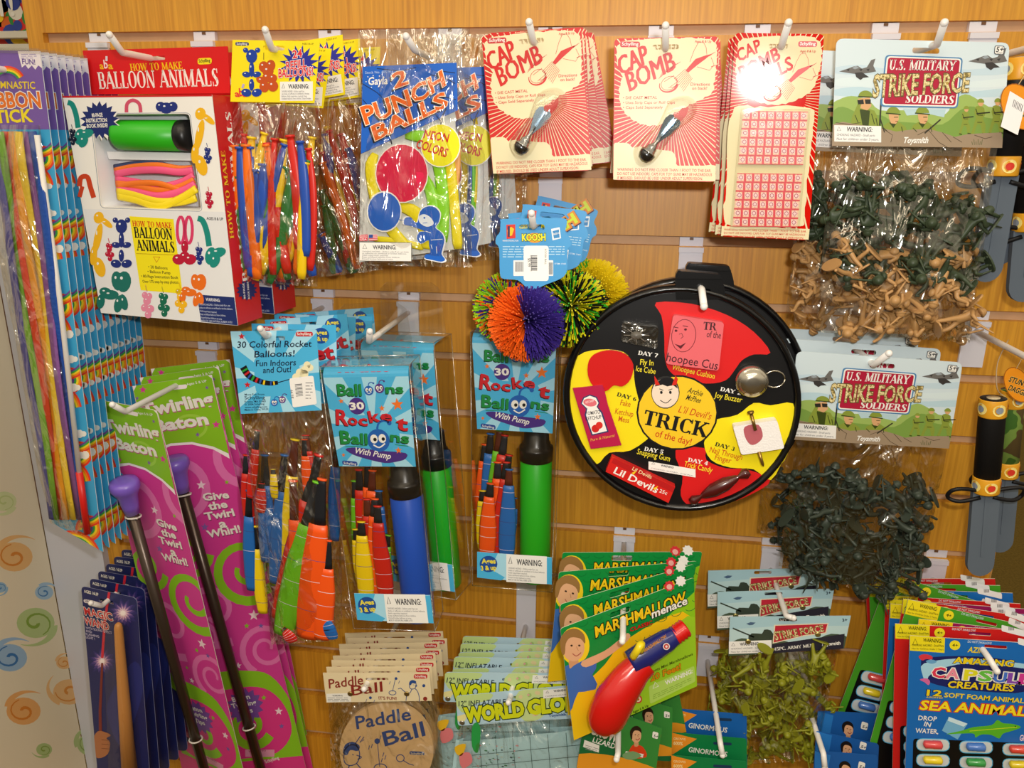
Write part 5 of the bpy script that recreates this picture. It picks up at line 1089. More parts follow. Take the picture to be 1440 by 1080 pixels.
# ---------------------------------------------------------------- punch ball bags
def punch():
    p = Pl((506, 90), (642, 88), (502, 368), -.146); q = lambda *a: [(480+x/4, y/4) for x, y in a]; B = '#1a62c8'; cv = [(503, 40), (664, 38), (668, 376), (500, 374)]
    bqx = [(504, 42), (661, 40), (664, 376), (500, 373)]
    t = thing('punch_ball_bag', 'punch balls bag with blue printed top, front one beside the cap bombs', 'balloon bag', p.M, 'punch ball bags')
    p.z = .007
    p.plate(q((120, 375), (648, 352), (655, 620), (110, 865)), B, .0004)
    ins = q((640, 628), (660, 1400), (100, 1475), (108, 868)); p.z = 0.002
    p.plate(ins, '#dcdedc', .0004); p.z = .0072
    for l in [[(118, 470), (200, 520), (280, 600)], [(108, 660), (180, 740), (230, 790)], [(640, 470), (590, 440), (500, 420)], [(645, 560), (560, 540)], [(200, 385), (330, 400), (420, 380)], [(640, 410), (560, 400)], [(120, 560), (190, 640)], [(480, 590), (560, 680)]]: p.line(q(*l), 1.0, '#12203c', .6)
    O = mat('#ec6a1c'); kw = dict(out=mat('#fff2dc'), outw=.032, sh=mat('#14182c'), shd=(-2, 2.4))
    p.text('2', *q((300, 498))[0], *q((375, 470))[0], 19, O, .05, 3, .15, **kw)
    p.text('PUNCH', *q((140, 700))[0], *q((585, 478))[0], 24, O, .05, 3.5, .12, grow=.8, arc=-4, **kw); p.text('BALLS', *q((195, 788))[0], *q((600, 595))[0], 19, O, .05, 5, .12, **kw)
    p.text('Stock No. 40574', *q((135, 416))[0], *q((278, 410))[0], 3.4, mat('#b8d0f0'), .0, 3); p.text('Gayla', *q((152, 478))[0], *q((260, 472))[0], 10, mat(WHITE), .04, 3, .15)
    for x, y in ((150, 432), (180, 426), (215, 428), (240, 436), (140, 460), (170, 492), (230, 490)): p.disc(480+x/4, y/4, .8, WHITE, 3, n=6)
    p.disc(*q((558, 818))[0], 28.5, WHITE, 2.4, 31); p.disc(*q((558, 818))[0], 27, '#f0ea14', 2.8, 29.5); p.text('NEON', *q((462, 775))[0], *q((598, 800))[0], 11, mat('#d0281c'), .05, 3.6, .1); p.text('COLORS', *q((418, 830))[0], *q((588, 885))[0], 12, mat('#d0281c'), .05, 3.6, .1)
    p.disc(*q((340, 975))[0], 37.5, WHITE, 3, 42); p.disc(*q((340, 975))[0], 36, '#d8164a', 3.4, 40.5)
    p.line(q((285, 810), (275, 770), (285, 740)), 1.5, '#16203a', 3); p.line(q((560, 700), (570, 650), (590, 610)), 1.5, '#16203a', 3)
    r = lambda *a: [(300+x/4, 250+y/4) for x, y in a]
    p.disc(*r((962, 190))[0], 24.5, WHITE, 4, 29); p.disc(*r((962, 190))[0], 23, '#1a62c8', 4.4, 27)
    # the printed boy at the punch ball
    k = mat('#1a62c8'); wl = mat('#f4f6fa'); bod = smooth(r((1150, 250), (1165, 190), (1200, 162), (1245, 165), (1275, 200), (1268, 250), (1250, 280), (1285, 310), (1300, 350), (1290, 400), (1285, 430), (1305, 460), (1280, 472), (1230, 462), (1190, 452), (1195, 432), (1222, 420), (1215, 380), (1210, 350), (1170, 370), (1145, 340), (1160, 305), (1190, 300), (1110, 270), (1075, 262), (1078, 228), (1110, 222), (1130, 245)), 3)
    cx, cy = r((1200, 320))[0]; p.poly([(x+(x-cx)*.08, y+(y-cy)*.04) for x, y in bod], wl, 5); p.poly(bod, k, 5.4); p.poly(smooth(r((1160, 215), (1190, 205), (1225, 225), (1240, 260), (1200, 275), (1160, 250)), 3), '#e8f0fa', 5.8); p.disc(*r((1188, 225))[0], 1.4, k, 6.2, n=8); p.line(r((1180, 255), (1205, 252)), .8, k, 6.2)
    p.line(r((1225, 350), (1290, 345)), .9, wl, 6); p.line(r((1225, 375), (1232, 400)), .9, wl, 6); p.line(r((1255, 385), (1258, 425)), .9, wl, 6); p.line(r((1195, 300), (1225, 310)), .9, wl, 6); p.line(r((1040, 235), (1085, 240)), .8, k, 5)
    p.poly(r((822, 322), (868, 318), (868, 354), (822, 356)), '#d8284a', 3); p.text('PROUDLY', *r((824, 331))[0], *r((866, 329))[0], 1.8, mat(WHITE), .02, 4); p.text('MADE IN', *r((826, 340))[0], *r((864, 338))[0], 1.8, mat(WHITE), .02, 4); p.text('USA', *r((826, 353))[0], *r((864, 351))[0], 2.6, mat(WHITE), .04, 4)
    p.poly(r((876, 320), (924, 318), (924, 352), (876, 355)), '#f0d8d8', 3)
    for i in range(4): p.poly(r((876, 322+i*9), (924, 320+i*9), (924, 325+i*9), (876, 327+i*9)), '#d04050', 3.4)
    p.poly(r((876, 320), (898, 319), (898, 338), (876, 339)), '#30509a', 3.8)
    x0, y0 = r((822, 362))[0]; x1, y1 = r((1112, 468))[0]; p.poly([(x0-.6, y0-1), (x1+1, y0+.4), (x1+1.6, y1+.4), (x0+.4, y1-.2)], '#4a4a4a', 3); warn(p, x0+.4, y0+.2, x1+.4, y1-.6, ['CHOKING HAZARD - Children under 8 yrs. can choke', 'or suffocate on uninflated or broken balloons.', 'Adult supervision required.', 'Keep uninflated balloons from children.', 'Discard broken balloons at once.'], 4, .01)
    p.z = 0; p.obj('printed_panel', t)
    pouch(p, bqx, .011, bag_film(), seed=4, belly=.3, rough=.0020, top=.25).obj('bag', t)
    return t, p
PB, pbp = punch()
hook((583, 70), -.158, (571, 51), 'white hook through the clear top of the punch ball bags')
pvp = (*pbp.P(582, 68), 0)
PMs = [shifted(pbp.M, (.022, .036, .0), 1.5, yaw=18, piv=pvp), shifted(pbp.M, (.040, .075, .004), 3.5, yaw=18, piv=pvp)]
dup(PB, PMs[0], 'punch balls bag behind the front one, its blue edge showing right of it'); dup(PB, PMs[1], 'rearmost punch balls bag, reaching under the left cap bomb card')
for (c, h_, pts, w_) in [('yellow', '#f0e020', [(528, 216, 0), (522, 240, .002), (535, 300, 0), (575, 352, 0)], 9), ('yellow', '#f0e020', [(620, 190, 0), (632, 225, .001), (640, 300, 0), (644, 350, 0)], 8), ('green', '#8fdc28', [(570, 190, 0), (606, 200, .001), (622, 260, 0), (622, 340, 0)], 10), ('green', '#8fdc28', [(590, 240, 0), (606, 270, 0), (612, 320, 0), (604, 350, 0)], 9), ('yellow', '#f0e020', [(560, 290, 0), (585, 300, .001), (600, 330, 0), (600, 350, 0)], 10), ('yellow', '#f0e020', [(520, 335, 0), (545, 338, 0), (570, 342, 0), (596, 348, 0)], 5), ('orange', '#f0b060', [(634, 186, 0), (642, 205, 0), (642, 240, 0), (638, 270, 0)], 6)]:
    limp(pbp, pts, w_, h_, c+' limp punch balloon inside the front punch ball bag', c+' punch balloons in the front bag', .0036, flat=.25, lip=False)
for M, ox, nm in ((PMs[0], 0, 'middle'), (PMs[1], 30, 'rearmost')):
    q2 = Q2(M)
    for (c, h_, x, y0, y1, w_) in [('yellow', '#f0d820', 650, 185, 330, 5), ('blue', '#2a70d0', 660, 190, 300, 4), ('green', '#6fd020', 664, 205, 320, 5), ('yellow', '#f0d820', 668, 165, 290, 5), ('white', '#e8ecee', 672, 200, 330, 6)]:
        limp(q2, [(x+ox, y0, 0), (x+ox+3, (2*y0+y1)/3, 0), (x+ox+2, (y0+2*y1)/3, 0), (x+ox-1, y1, 0)], w_, h_, c+' limp punch balloon inside the '+nm+' punch ball bag', c+' punch balloons in the '+nm+' bag', .003, flat=.35)

# ---------------------------------------------------------------- rocket balloon bags
SKY, SKL = '#4cb4e4', '#a8dcf2'
def swoosh(p, c, cv, m, n=9, rad=150, lay=.6, ph=0.3):
    for i in range(n):
        a = ph+2*pi*i/n; p.poly([c, (c[0]+rad*cos(a), c[1]+rad*sin(a)), (c[0]+rad*cos(a+.3), c[1]+rad*sin(a+.3))], m, lay, cl=cv)
def bug(p, x, y, r, c, lay=3):
    k = mat(c); p.disc(x, y, r, k, lay); p.line(smooth([(x, y-r), (x+r*.2, y-r*1.5), (x+r*.7, y-r*1.7), (x+r*1.1, y-r*1.5)], 3, False), r*.18, k, lay); p.disc(x+r*1.15, y-r*1.45, r*.2, k, lay, n=10)
    for dx in (-.38, .36): p.disc(x+dx*r, y-r*.15, r*.34, WHITE, lay+.5, r*.4, n=12); p.disc(x+dx*r+.08*r, y-r*.1, r*.16, '#16161a', lay+1, n=8)
    p.line(smooth([(x-r*.5, y+r*.35), (x, y+r*.62), (x+r*.55, y+r*.3)], 3, False), r*.12, WHITE, lay+.5)
def rocket_bag_head():
    p = Pl((324, 466), (445, 464), (338, 582), -.160); cv = [(324, 466), (445, 464), (452.5, 577), (338.5, 582)]
    h = slot(384, 476, 34, 6, -.01); p.plate(cv, SKY, holes=[h])
    swoosh(p, (384, 530), cv, SKL, 9, 150, .6); p.poly(rquad([(356, 500), (420, 499), (424, 556), (360, 558)], 14), SKY, .9)
    p.poly(starp(340, 473, 5), '#c8242c', 2); p.poly(starp(348, 541, 5), '#c8242c', 2); schy(p, 416, 466.5, 440, 473)
    K = mat('#16203a')
    for t, a, b, y, h_ in [('30 Colorful Rocket', 334, 438, 489, 8.6), ('Balloons!', 358, 414, 502.5, 8.6), ('Fun Indoors', 360, 416, 515, 8), ('and Out!', 370, 409, 524.5, 8)]: p.text(t, a, y, b, y-1.5, h_, K, .02, 3, .22)
    pts = smooth([(342, 516), (350, 528), (365, 536), (380, 539), (391, 538)], 6, False); n = len(pts); p.line(pts, 10, '#16161a', 2, wd1=5)
    for i, c in zip(range(2, n-3, 2), ['#2aa03a', '#c8242c', '#2a52b0', '#2aa03a', '#c8242c', '#2a52b0', '#f0c818', '#16161a', '#2a52b0', '#f0c818', '#c8242c']): p.line([pts[i], pts[i+1]], 9-i*.2, c, 2.5)
    p.line([(391, 538), (412, 532)], 1.2, '#16203a', 2)
    for x, y, r in [(416, 530, 5), (422, 524, 6), (429, 520, 6), (432, 513, 5), (436, 517, 5), (428, 526, 6)]: p.disc(x, y, r, '#f0e8c0', 2+.1*r, n=12)
    for i, (t, e) in enumerate([('More Fun From', 372), ('Schylling', 373), ('Rowley, MA 01969', 374), ('© 2004 Schylling', 372), ('www.schylling.com', 376), ('Made in China, WUX', 378)]): p.text(t, 344.5, [556, 561.5, 566, 570, 574, 577.5][i], e, [555.5, 561, 565.5, 569, 573, 576.5][i], [2.6, 4.6, 2.6, 2.6, 2.6, 2.6][i], K, .01, 3)
    bug(p, 386, 566, 5, '#1f62b8'); bug(p, 397, 562, 5, '#5a2f86')
    st_ = [(407, 532), (441, 528), (446, 568), (412, 573)]; p.poly(rquad(st_, 3), '#f6f4f2', 5)
    for i in range(9): y = 541+i*2; p.line([(415+i*.2, y), (425+i*.2, y-1.2)], .7 if i % 3 else 1.2, '#5a5a60', 6)
    p.text('$2.99', 413, 560, 412, 548, 3, mat('#5a5a60'), .02, 6); p.micro(430, 536, 440, 562, 6, mat('#88888c'), 6, .25)
    return p, p.mesh('header_card')
rbp, RBH = rocket_bag_head()
hook((374, 473), -.168, (366, 462), 'white hook through the sky blue rocket balloon header')
rq = [(338, 579), (453, 575), (472, 903), (381, 908)]
RBB = pouch(rbp, rq, .016, bag_film(), seed=6, belly=.5, rough=.0018, zc=-.002).mesh('bag')
def rocket_bag(M, label, bag=True, back=False):
    t = thing('rocket_balloon_bag', label, 'balloon bag', M, 'bags of rocket balloons under sky blue headers'); link('header_card', RBH if not back else RBF, t)
    if bag: link('bag', RBB, t)
    return t
def rocket_back_face():
    """the front side of the same header, facing out on the bags further in"""
    p = Pl(None, None, None, 0, base=rbp); cv = [(324, 466), (445, 464), (452.5, 577), (338.5, 582)]; h = slot(384, 476, 34, 6, -.01)
    p.plate(cv, SKY, holes=[h]); swoosh(p, (384, 530), cv, SKL, 9, 150, .6, .1); schy(p, 332, 469, 356, 476)
    p.disc(424, 480, 12, '#1f4f9c', 2, 11.5); p.text('Ages', 415, 479, 433, 478, 6, mat('#f0e040'), .06, 3); p.text('3 & up', 414, 488, 434, 487, 6, mat('#f0e040'), .06, 3)
    p.text('Rocket', 342, 520, 444, 512, 18, mat('#c8242c'), .07, 3, sh=mat('#40101c'), shd=(1, 1)); p.text('Balloons', 346, 545, 447, 540, 16, mat('#1c8a4a'), .07, 3, sh=mat('#0c4024'), shd=(1, 1))
    return p.mesh('header_card')
RBF = rocket_back_face()
rocket_bag(rbp.M, 'clear bag of rocket balloons, front one with a white price sticker on its blue header')
pvk = (*rbp.P(384, 476), 0)
for i, (off, rl, b) in enumerate([((.012, .026, .002), -2, True), ((.018, .048, .006), 3, True), ((.020, .068, .004), -4, False), ((.034, .086, .0), -1, False), ((.032, .10, .004), 3, False)]):
    rocket_bag(shifted(rbp.M, off, rl, piv=pvk), ['rocket bag right behind the sticker one, red t and green letters showing', 'third rocket bag, its blue header tilted up at left', 'fourth rocket bag, header tipped down at right', 'fifth rocket bag, header edge showing beside the empty hook end', 'rearmost rocket bag, top corner of its blue header showing'][i], b, True)
RC = {'red': '#cc241c', 'green': '#6cc024', 'orange': '#f4581a', 'yellow': '#f2d218', 'blue': '#2268b8'}
def rocket(pl, pts, ws, col, neck, label, group, z0=0, seed=0, nf=.3):
    """flat tapering balloon: dark neck with a lip, coloured body ringed with thin printed bands"""
    rn = random.Random(seed); mb = MB(); k = pl.sc(*pts[0][:2]); P = smooth3([pp3(pl, x, y, z0+dz) for x, y, dz in pts], 7); n = len(P)
    w_ = lambda f: ws[0]+(ws[1]-ws[0])*min(1, f/.55)**1.0 if f < .8 else ws[1]*(1-(f-.8)*1.2)
    R_ = [w_(i/(n-1))*k for i in range(n)]; c0 = int(n*nf)
    mb.tube(P[:c0+1], [r*.8 for r in R_[:c0+1]], mat(neck, .5, .3), 10, flat=.34, fn=(0, 0, 1)); mb.tube([P[0]-(P[1]-P[0])*.15, P[0]+(P[1]-P[0])*.2], R_[0]*1.15, mat(col, .4), 10, flat=.5, fn=(0, 0, 1))
    i = c0; tone = ['#e8e8f0', '#3a4a8a', '#e0d0e8']
    segs = MB()
    body, rad, mark = [], [], {}
    for j in range(c0, n):
        body.append(P[j]); rad.append(R_[j])
        if j > c0 and j < n-2 and (j-c0) % 3 == 1:
            d = P[j+1]-P[j]; f = rn.uniform(.2, .8); t = .0006/max(d.length, .002)
            for g in (f, f+t): body.append(P[j]+d*g); rad.append(R_[j]+(R_[j+1]-R_[j])*g)
            mark[len(body)-2] = rn.choice(tone)
    f0 = len(mb.f); mb.tube(body, rad, mat(col, .35, .45), 10, flat=.30, fn=(0, 0, 1))
    for sgi, c in mark.items():
        k2 = mb.slot(mat(c, .4))
        for q in range(10): mb.mi[f0+sgi*10+q] = k2
    o = mb.obj('rocket_balloon'); o.matrix_world = pl.M; tag(o, label, 'balloon', group); return o
NK = ['#1a1c22', '#1a1c22', '#5a2418', '#20242c']
rn = random.Random(33)
for i, (c, x0, y0, x1, y1, wa, wb) in enumerate([('blue', 372, 640, 376, 790, 6, 12), ('blue', 400, 640, 388, 820, 6, 13), ('yellow', 415, 618, 400, 800, 7, 11), ('red', 362, 605, 352, 700, 5, 7), ('red', 368, 680, 366, 720, 5, 8), ('yellow', 384, 660, 386, 700, 4, 6), ('red', 430, 612, 436, 690, 6, 10), ('orange', 428, 618, 434, 700, 5, 8), ('red', 448, 640, 392, 870, 7, 16), ('yellow', 428, 720, 416, 880, 5, 8), ('orange', 412, 676, 420, 870, 7, 11),
        ('green', 446, 678, 398, 892, 7, 19), ('orange', 453, 674, 432, 896, 7, 21), ('orange', 462, 760, 452, 898, 5, 15), ('blue', 456, 865, 468, 898, 5, 9), ('red', 398, 884, 412, 902, 5, 9)]):
    z = -.010+.0013*i; rocket(rbp, [(x0, y0, -.001), ((2*x0+x1)/3, (2*y0+y1)/3, .001), ((x0+2*x1)/3, (y0+2*y1)/3, .001), (x1, y1, -.001)], (wa*.85, wb*.98), RC[c], NK[i % 4], c+' banded rocket balloon in the front rocket bag', c+' balloons in the front rocket bag', z, i, .3 if y1-y0 > 60 else .2)
r2 = Q2(shifted(rbp.M, (.012, .026, .002), -2, piv=pvk))
for i, (c, x0, y0, x1, y1) in enumerate([('blue', 350, 690, 354, 830), ('yellow', 360, 740, 370, 862), ('orange', 352, 740, 356, 830), ('red', 346, 640, 352, 740), ('blue', 474, 620, 470, 760)]): rocket(r2, [(x0, y0, 0), ((x0+x1)/2-2, (y0+y1)/2, .001), (x1, y1, 0)], (4, 9), RC[c], NK[i % 4], c+' banded rocket balloon at the edge of the second rocket bag', c+' balloons in the second rocket bag', -.001*i, i)

# ---------------------------------------------------------------- rocket balloon packs with pump
def rocket_pack():
    p = Pl((664, 482), (782, 487), (671, 603), -.095); cv = [(664, 482), (782, 487), (777, 609.5), (671, 603)]; D = -.040
    t = thing('rocket_pump_pack', 'rocket balloons pack with green pump, hanging below the string balls', 'toy pack', p.M, 'clear rocket balloon packs with pump')
    p.z = .0015; p.plate(cv, SKY, .0005); swoosh(p, (725, 556), cv, SKL, 10, 150, .6, .2); p.poly(rquad([(690, 535), (760, 538), (760, 590), (692, 585)], 16), SKY, .8)
    p.disc(706, 523, 11.5, '#4a2f86', 2); p.text('30', 696.5, 527.5, 715.5, 527.5, 9.5, mat(WHITE), .07, 3)
    rk = dict(sh=mat('#3a0c14'), shd=(-1, 1.2)); rd, gn = mat('#cc2430'), mat('#1a8c44')
    p.text('R', 675, 546, 690, 548, 20, rd, .06, 3, **rk); p.text('o', 691, 547, 703, 549, 14, rd, .06, 3, **rk); p.text('c', 706, 549, 717, 550, 14, rd, .06, 3, **rk); p.text('k', 722, 546, 735, 545, 15, rd, .06, 3, **rk); p.text('e', 737, 544, 751, 546, 14, rd, .06, 3, **rk); p.text('t', 757, 557, 771, 560, 18, rd, .06, 3, **rk)
    p.text('B', 678, 572, 691, 573, 17, gn, .06, 3, **dict(rk, sh=mat('#0c3a20'))); p.text('all', 693, 573, 714, 575, 14, gn, .06, 3, **dict(rk, sh=mat('#0c3a20'))); bug(p, 730, 571, 15.5, '#1f62b8', 3); p.text('ns', 747, 573, 771, 577, 13, gn, .06, 3, **dict(rk, sh=mat('#0c3a20')))
    p.line([(683, 577), (713, 577)], 1, gn, 3); p.line([(752, 578), (770, 581)], 1, gn, 3)
    p.poly(smooth([(683, 580), (700, 579), (730, 585), (765, 590), (764, 598), (752, 601), (735, 602), (710, 595), (692, 588)], 3), '#4a2f86', 2.4); p.text('With Pump', 694, 586, 743, 597, 8, mat(WHITE), .03, 3.4, .25)
    for x, y, r in [(762, 524, 9), (740, 528, 4.5), (685, 515, 4), (756, 586, 5), (679, 588, 3)]: p.poly(starp(x, y, r), '#f0782a', 2.6, )
    p.poly(rquad([(676, 595), (697, 598), (697, 604), (676, 601)], 3), '#2a4a9a', 3); p.text('Schylling', 678, 600, 695, 602.5, 3, mat(WHITE), .02, 4)
    p.text('Ball', 682, 507, 714, 509, 15, gn, .06, 3, **dict(rk, sh=mat('#0c3a20'))); bug(p, 725, 503, 6.5, '#1f62b8', 3); bug(p, 740, 501, 6.5, '#5a2f86', 3); p.text('ns', 749, 508, 772, 509, 12, gn, .06, 3, **dict(rk, sh=mat('#0c3a20')))
    # the same card folded back over the top
    A, B = p.P(664, 482), p.P(782, 487); n = 5; up = []
    for i in range(n+1): th = i/n*pi/2*1.0; up.append((.010*(sin(th)), .0015-.010*(1-cos(th))))
    up.append((.012, D*.75)); vs = []
    for y, z in up: vs += [(A.x, A.y+y, z), (B.x, B.y+y, z)]
    p.add(vs, [(2*i, 2*i+1, 2*i+3, 2*i+2) for i in range(len(up)-1)], mat(SKY)); p.z = 0
    hd = p.obj('header_card', t)
    th = 1.05; Mt = p.M @ Matrix(((1, 0, 0, A.x), (0, cos(th), sin(th), A.y+.004), (0, -sin(th), cos(th), .0012), (0, 0, 0, 1))); tq = Q2(Mt)
    vs, fs = glyphs('Rocket', .05); W2 = max(v.x for v in vs); tq.add([(.016+v.x/W2*.058, .002+v.y*.016, .0006) for v in vs], fs, rd); tq.obj('folded_print', t, p.M.inverted() @ Mt)
    # the clear box
    b = MB(); w0, w1 = p.P(664, 490).x-.001, p.P(784, 495).x+.001; yt, yb = A.y+.013, p.P(672, 818).y-.004; f = stiff_film(); z0 = .0035
    b.add([(w0, yt, z0), (w1, yt, z0), (w1, yb, z0), (w0, yb, z0), (w0, yt, D), (w1, yt, D), (w1, yb, D), (w0, yb, D)], [(3, 2, 1, 0), (4, 5, 6, 7), (0, 1, 5, 4), (1, 2, 6, 5), (2, 3, 7, 6), (3, 0, 4, 7)], f)
    eb = MB(); ed = film('edge', base=.35, edge=.5, bump=.1, rough=.15)
    for a_, b__ in [((w1, yt, z0), (w1, yb, z0)), ((w0, yt, z0), (w0, yb, z0)), ((w1, yt, D), (w1, yb, D)), ((w0, yt, z0), (w1, yt, z0)), ((w0, yt, D), (w1, yt, D)), ((w1, yt, z0), (w1, yt, D)), ((w0, yb, z0), (w1, yb, z0)), ((w1, yb, z0), (w1, yb, D))]: eb.tube([a_, b__], .0006, ed, 6)
    eb.obj('folded_edges', t)
    # hanging flange and folded edges of the plastic
    fl_ = [(w0+.006, yt), (w1-.006, yt), (w1-.010, yt+.052), ((w0+w1)/2+.03, yt+.060), ((w0+w1)/2-.03, yt+.060), (w0+.010, yt+.052)]
    b.slab(fl_, D, D+.0008, f, [[((w0+w1)/2+.014*cos(a)*1.2, yt+.044+.0042*sin(a)) for a in [i*pi/7 for i in range(14)]]]); b.obj('clear_box', t)
    l = Pl(None, None, None, 0, base=p); l.z = .0042; lq = [(671, 776), (776, 784), (776, 822), (671, 812)]; l.plate(lq, SKL, .0004)
    l.poly([(671, 776), (700, 778), (690, 800), (710, 812), (705, 816), (671, 812)], SKY, .8); l.disc(687, 793, 12.5, '#1f4f9c', 2, 11.5); l.text('Ages', 678, 792, 697, 792, 6.5, mat('#f0e040'), .07, 3); l.text('3 & up', 677, 802, 698, 801, 6.5, mat('#f0e040'), .07, 3)
    warn(l, 712, 779, 769, 818, ['CHOKING HAZARD - Children under 8 yrs. can', 'choke or suffocate on uninflated or broken balloons.', 'Adult supervision required.', 'Keep uninflated balloons from children.', 'Discard broken balloons at once.', 'MADE OF 100% NATURAL RUBBER LATEX'], 2, .06); l.poly([(769, 784), (776, 784), (776, 822), (769, 821)], SKY, 2.2)
    l.obj('bottom_label', t); return t, p
RP, rpp = rocket_pack()
hook((752, 470), -.125, (746, 459), 'white hook behind the string balls, holding the clear rocket pack')
def pack_contents(M, pump_hex, pump_name, where, seed, sc=1.0, yoff=0):
    q2 = Q2(M); inv = rpp.M.inverted(); to = lambda x, y, z: pp3(rpp, x, y, z)
    t = thing('balloon_pump', pump_name+' balloon pump with a black cap '+where, 'pump', M)
    a, b = to(754, 640, -.019), to(752, 812, -.019); r_ = .0192
    m1 = MB(); tube_ax(m1, a, b, [(0, r_*.92), (.01, r_), (.99, r_), (1, r_*.95)], mat(pump_hex, .4), 26); m1.obj('barrel', t)
    m2 = MB(); tube_ax(m2, a, b, [(-.24, .010), (-.235, .0145), (-.11, .0155), (-.10, .0172), (-.075, .0172), (-.07, r_*1.05), (-.055, r_*1.07), (.03, r_*1.05), (.035, r_*.9)], mat('#141416', .3), 26); m2.obj('cap', t)
    rn = random.Random(seed)
    sp = [('orange', 682, 625, 678, 760), ('blue', 690, 610, 686, 770), ('green', 703, 605, 688, 775), ('red', 710, 612, 694, 770), ('red', 716, 640, 704, 760), ('yellow', 679, 690, 682, 775), ('blue', 722, 700, 706, 786), ('orange', 700, 650, 696, 782), ('red', 712, 650, 700, 788), ('orange', 690, 680, 684, 788), ('blue', 716, 660, 712, 790)]
    for i, (c, x0, y0, x1, y1) in enumerate(sp):
        if seed % 2: c = ['green', 'red', 'orange', 'orange', 'blue', 'yellow', 'green', 'red', 'orange', 'yellow', 'red'][i]
        o = rocket(rpp, [(x0, y0, 0), ((2*x0+x1)/3+rn.uniform(-2, 2), (2*y0+y1)/3, .001), ((x0+2*x1)/3, (y0+2*y1)/3, 0), (x1, y1, -.002)], (5, 12), RC[c], NK[(i+seed) % 4], c+' banded rocket balloon beside the pump '+where, c+' rocket balloons '+where, -.031+.0027*i, seed+i, .22)
        o.matrix_world = M
pack_contents(rpp.M, '#1fae1e', 'green', 'in the pack under the string balls', 4)
f1 = Pl((455, 531), (579, 529), (461, 657), -.166)
FM1 = f1.M.copy(); dup(RP, FM1, 'rocket balloons pack with a blue pump, front one on the long bare hook'); pack_contents(FM1, '#1450c0', 'blue', 'in the front pack on the bare hook', 7)
FM2 = shifted(FM1, (.018, .062, .014), 0, yaw=-14, piv=(.04, 0, 0)); dup(RP, FM2, 'rocket balloons pack behind the blue pump one, turned to the side'); pack_contents(FM2, '#1fae1e', 'green', 'in the turned pack behind the blue pump', 9)
hook((519, 480), -.160, (517, 465) if 0 else (502+18, 466), 'long bare white hook with the clear rocket packs')

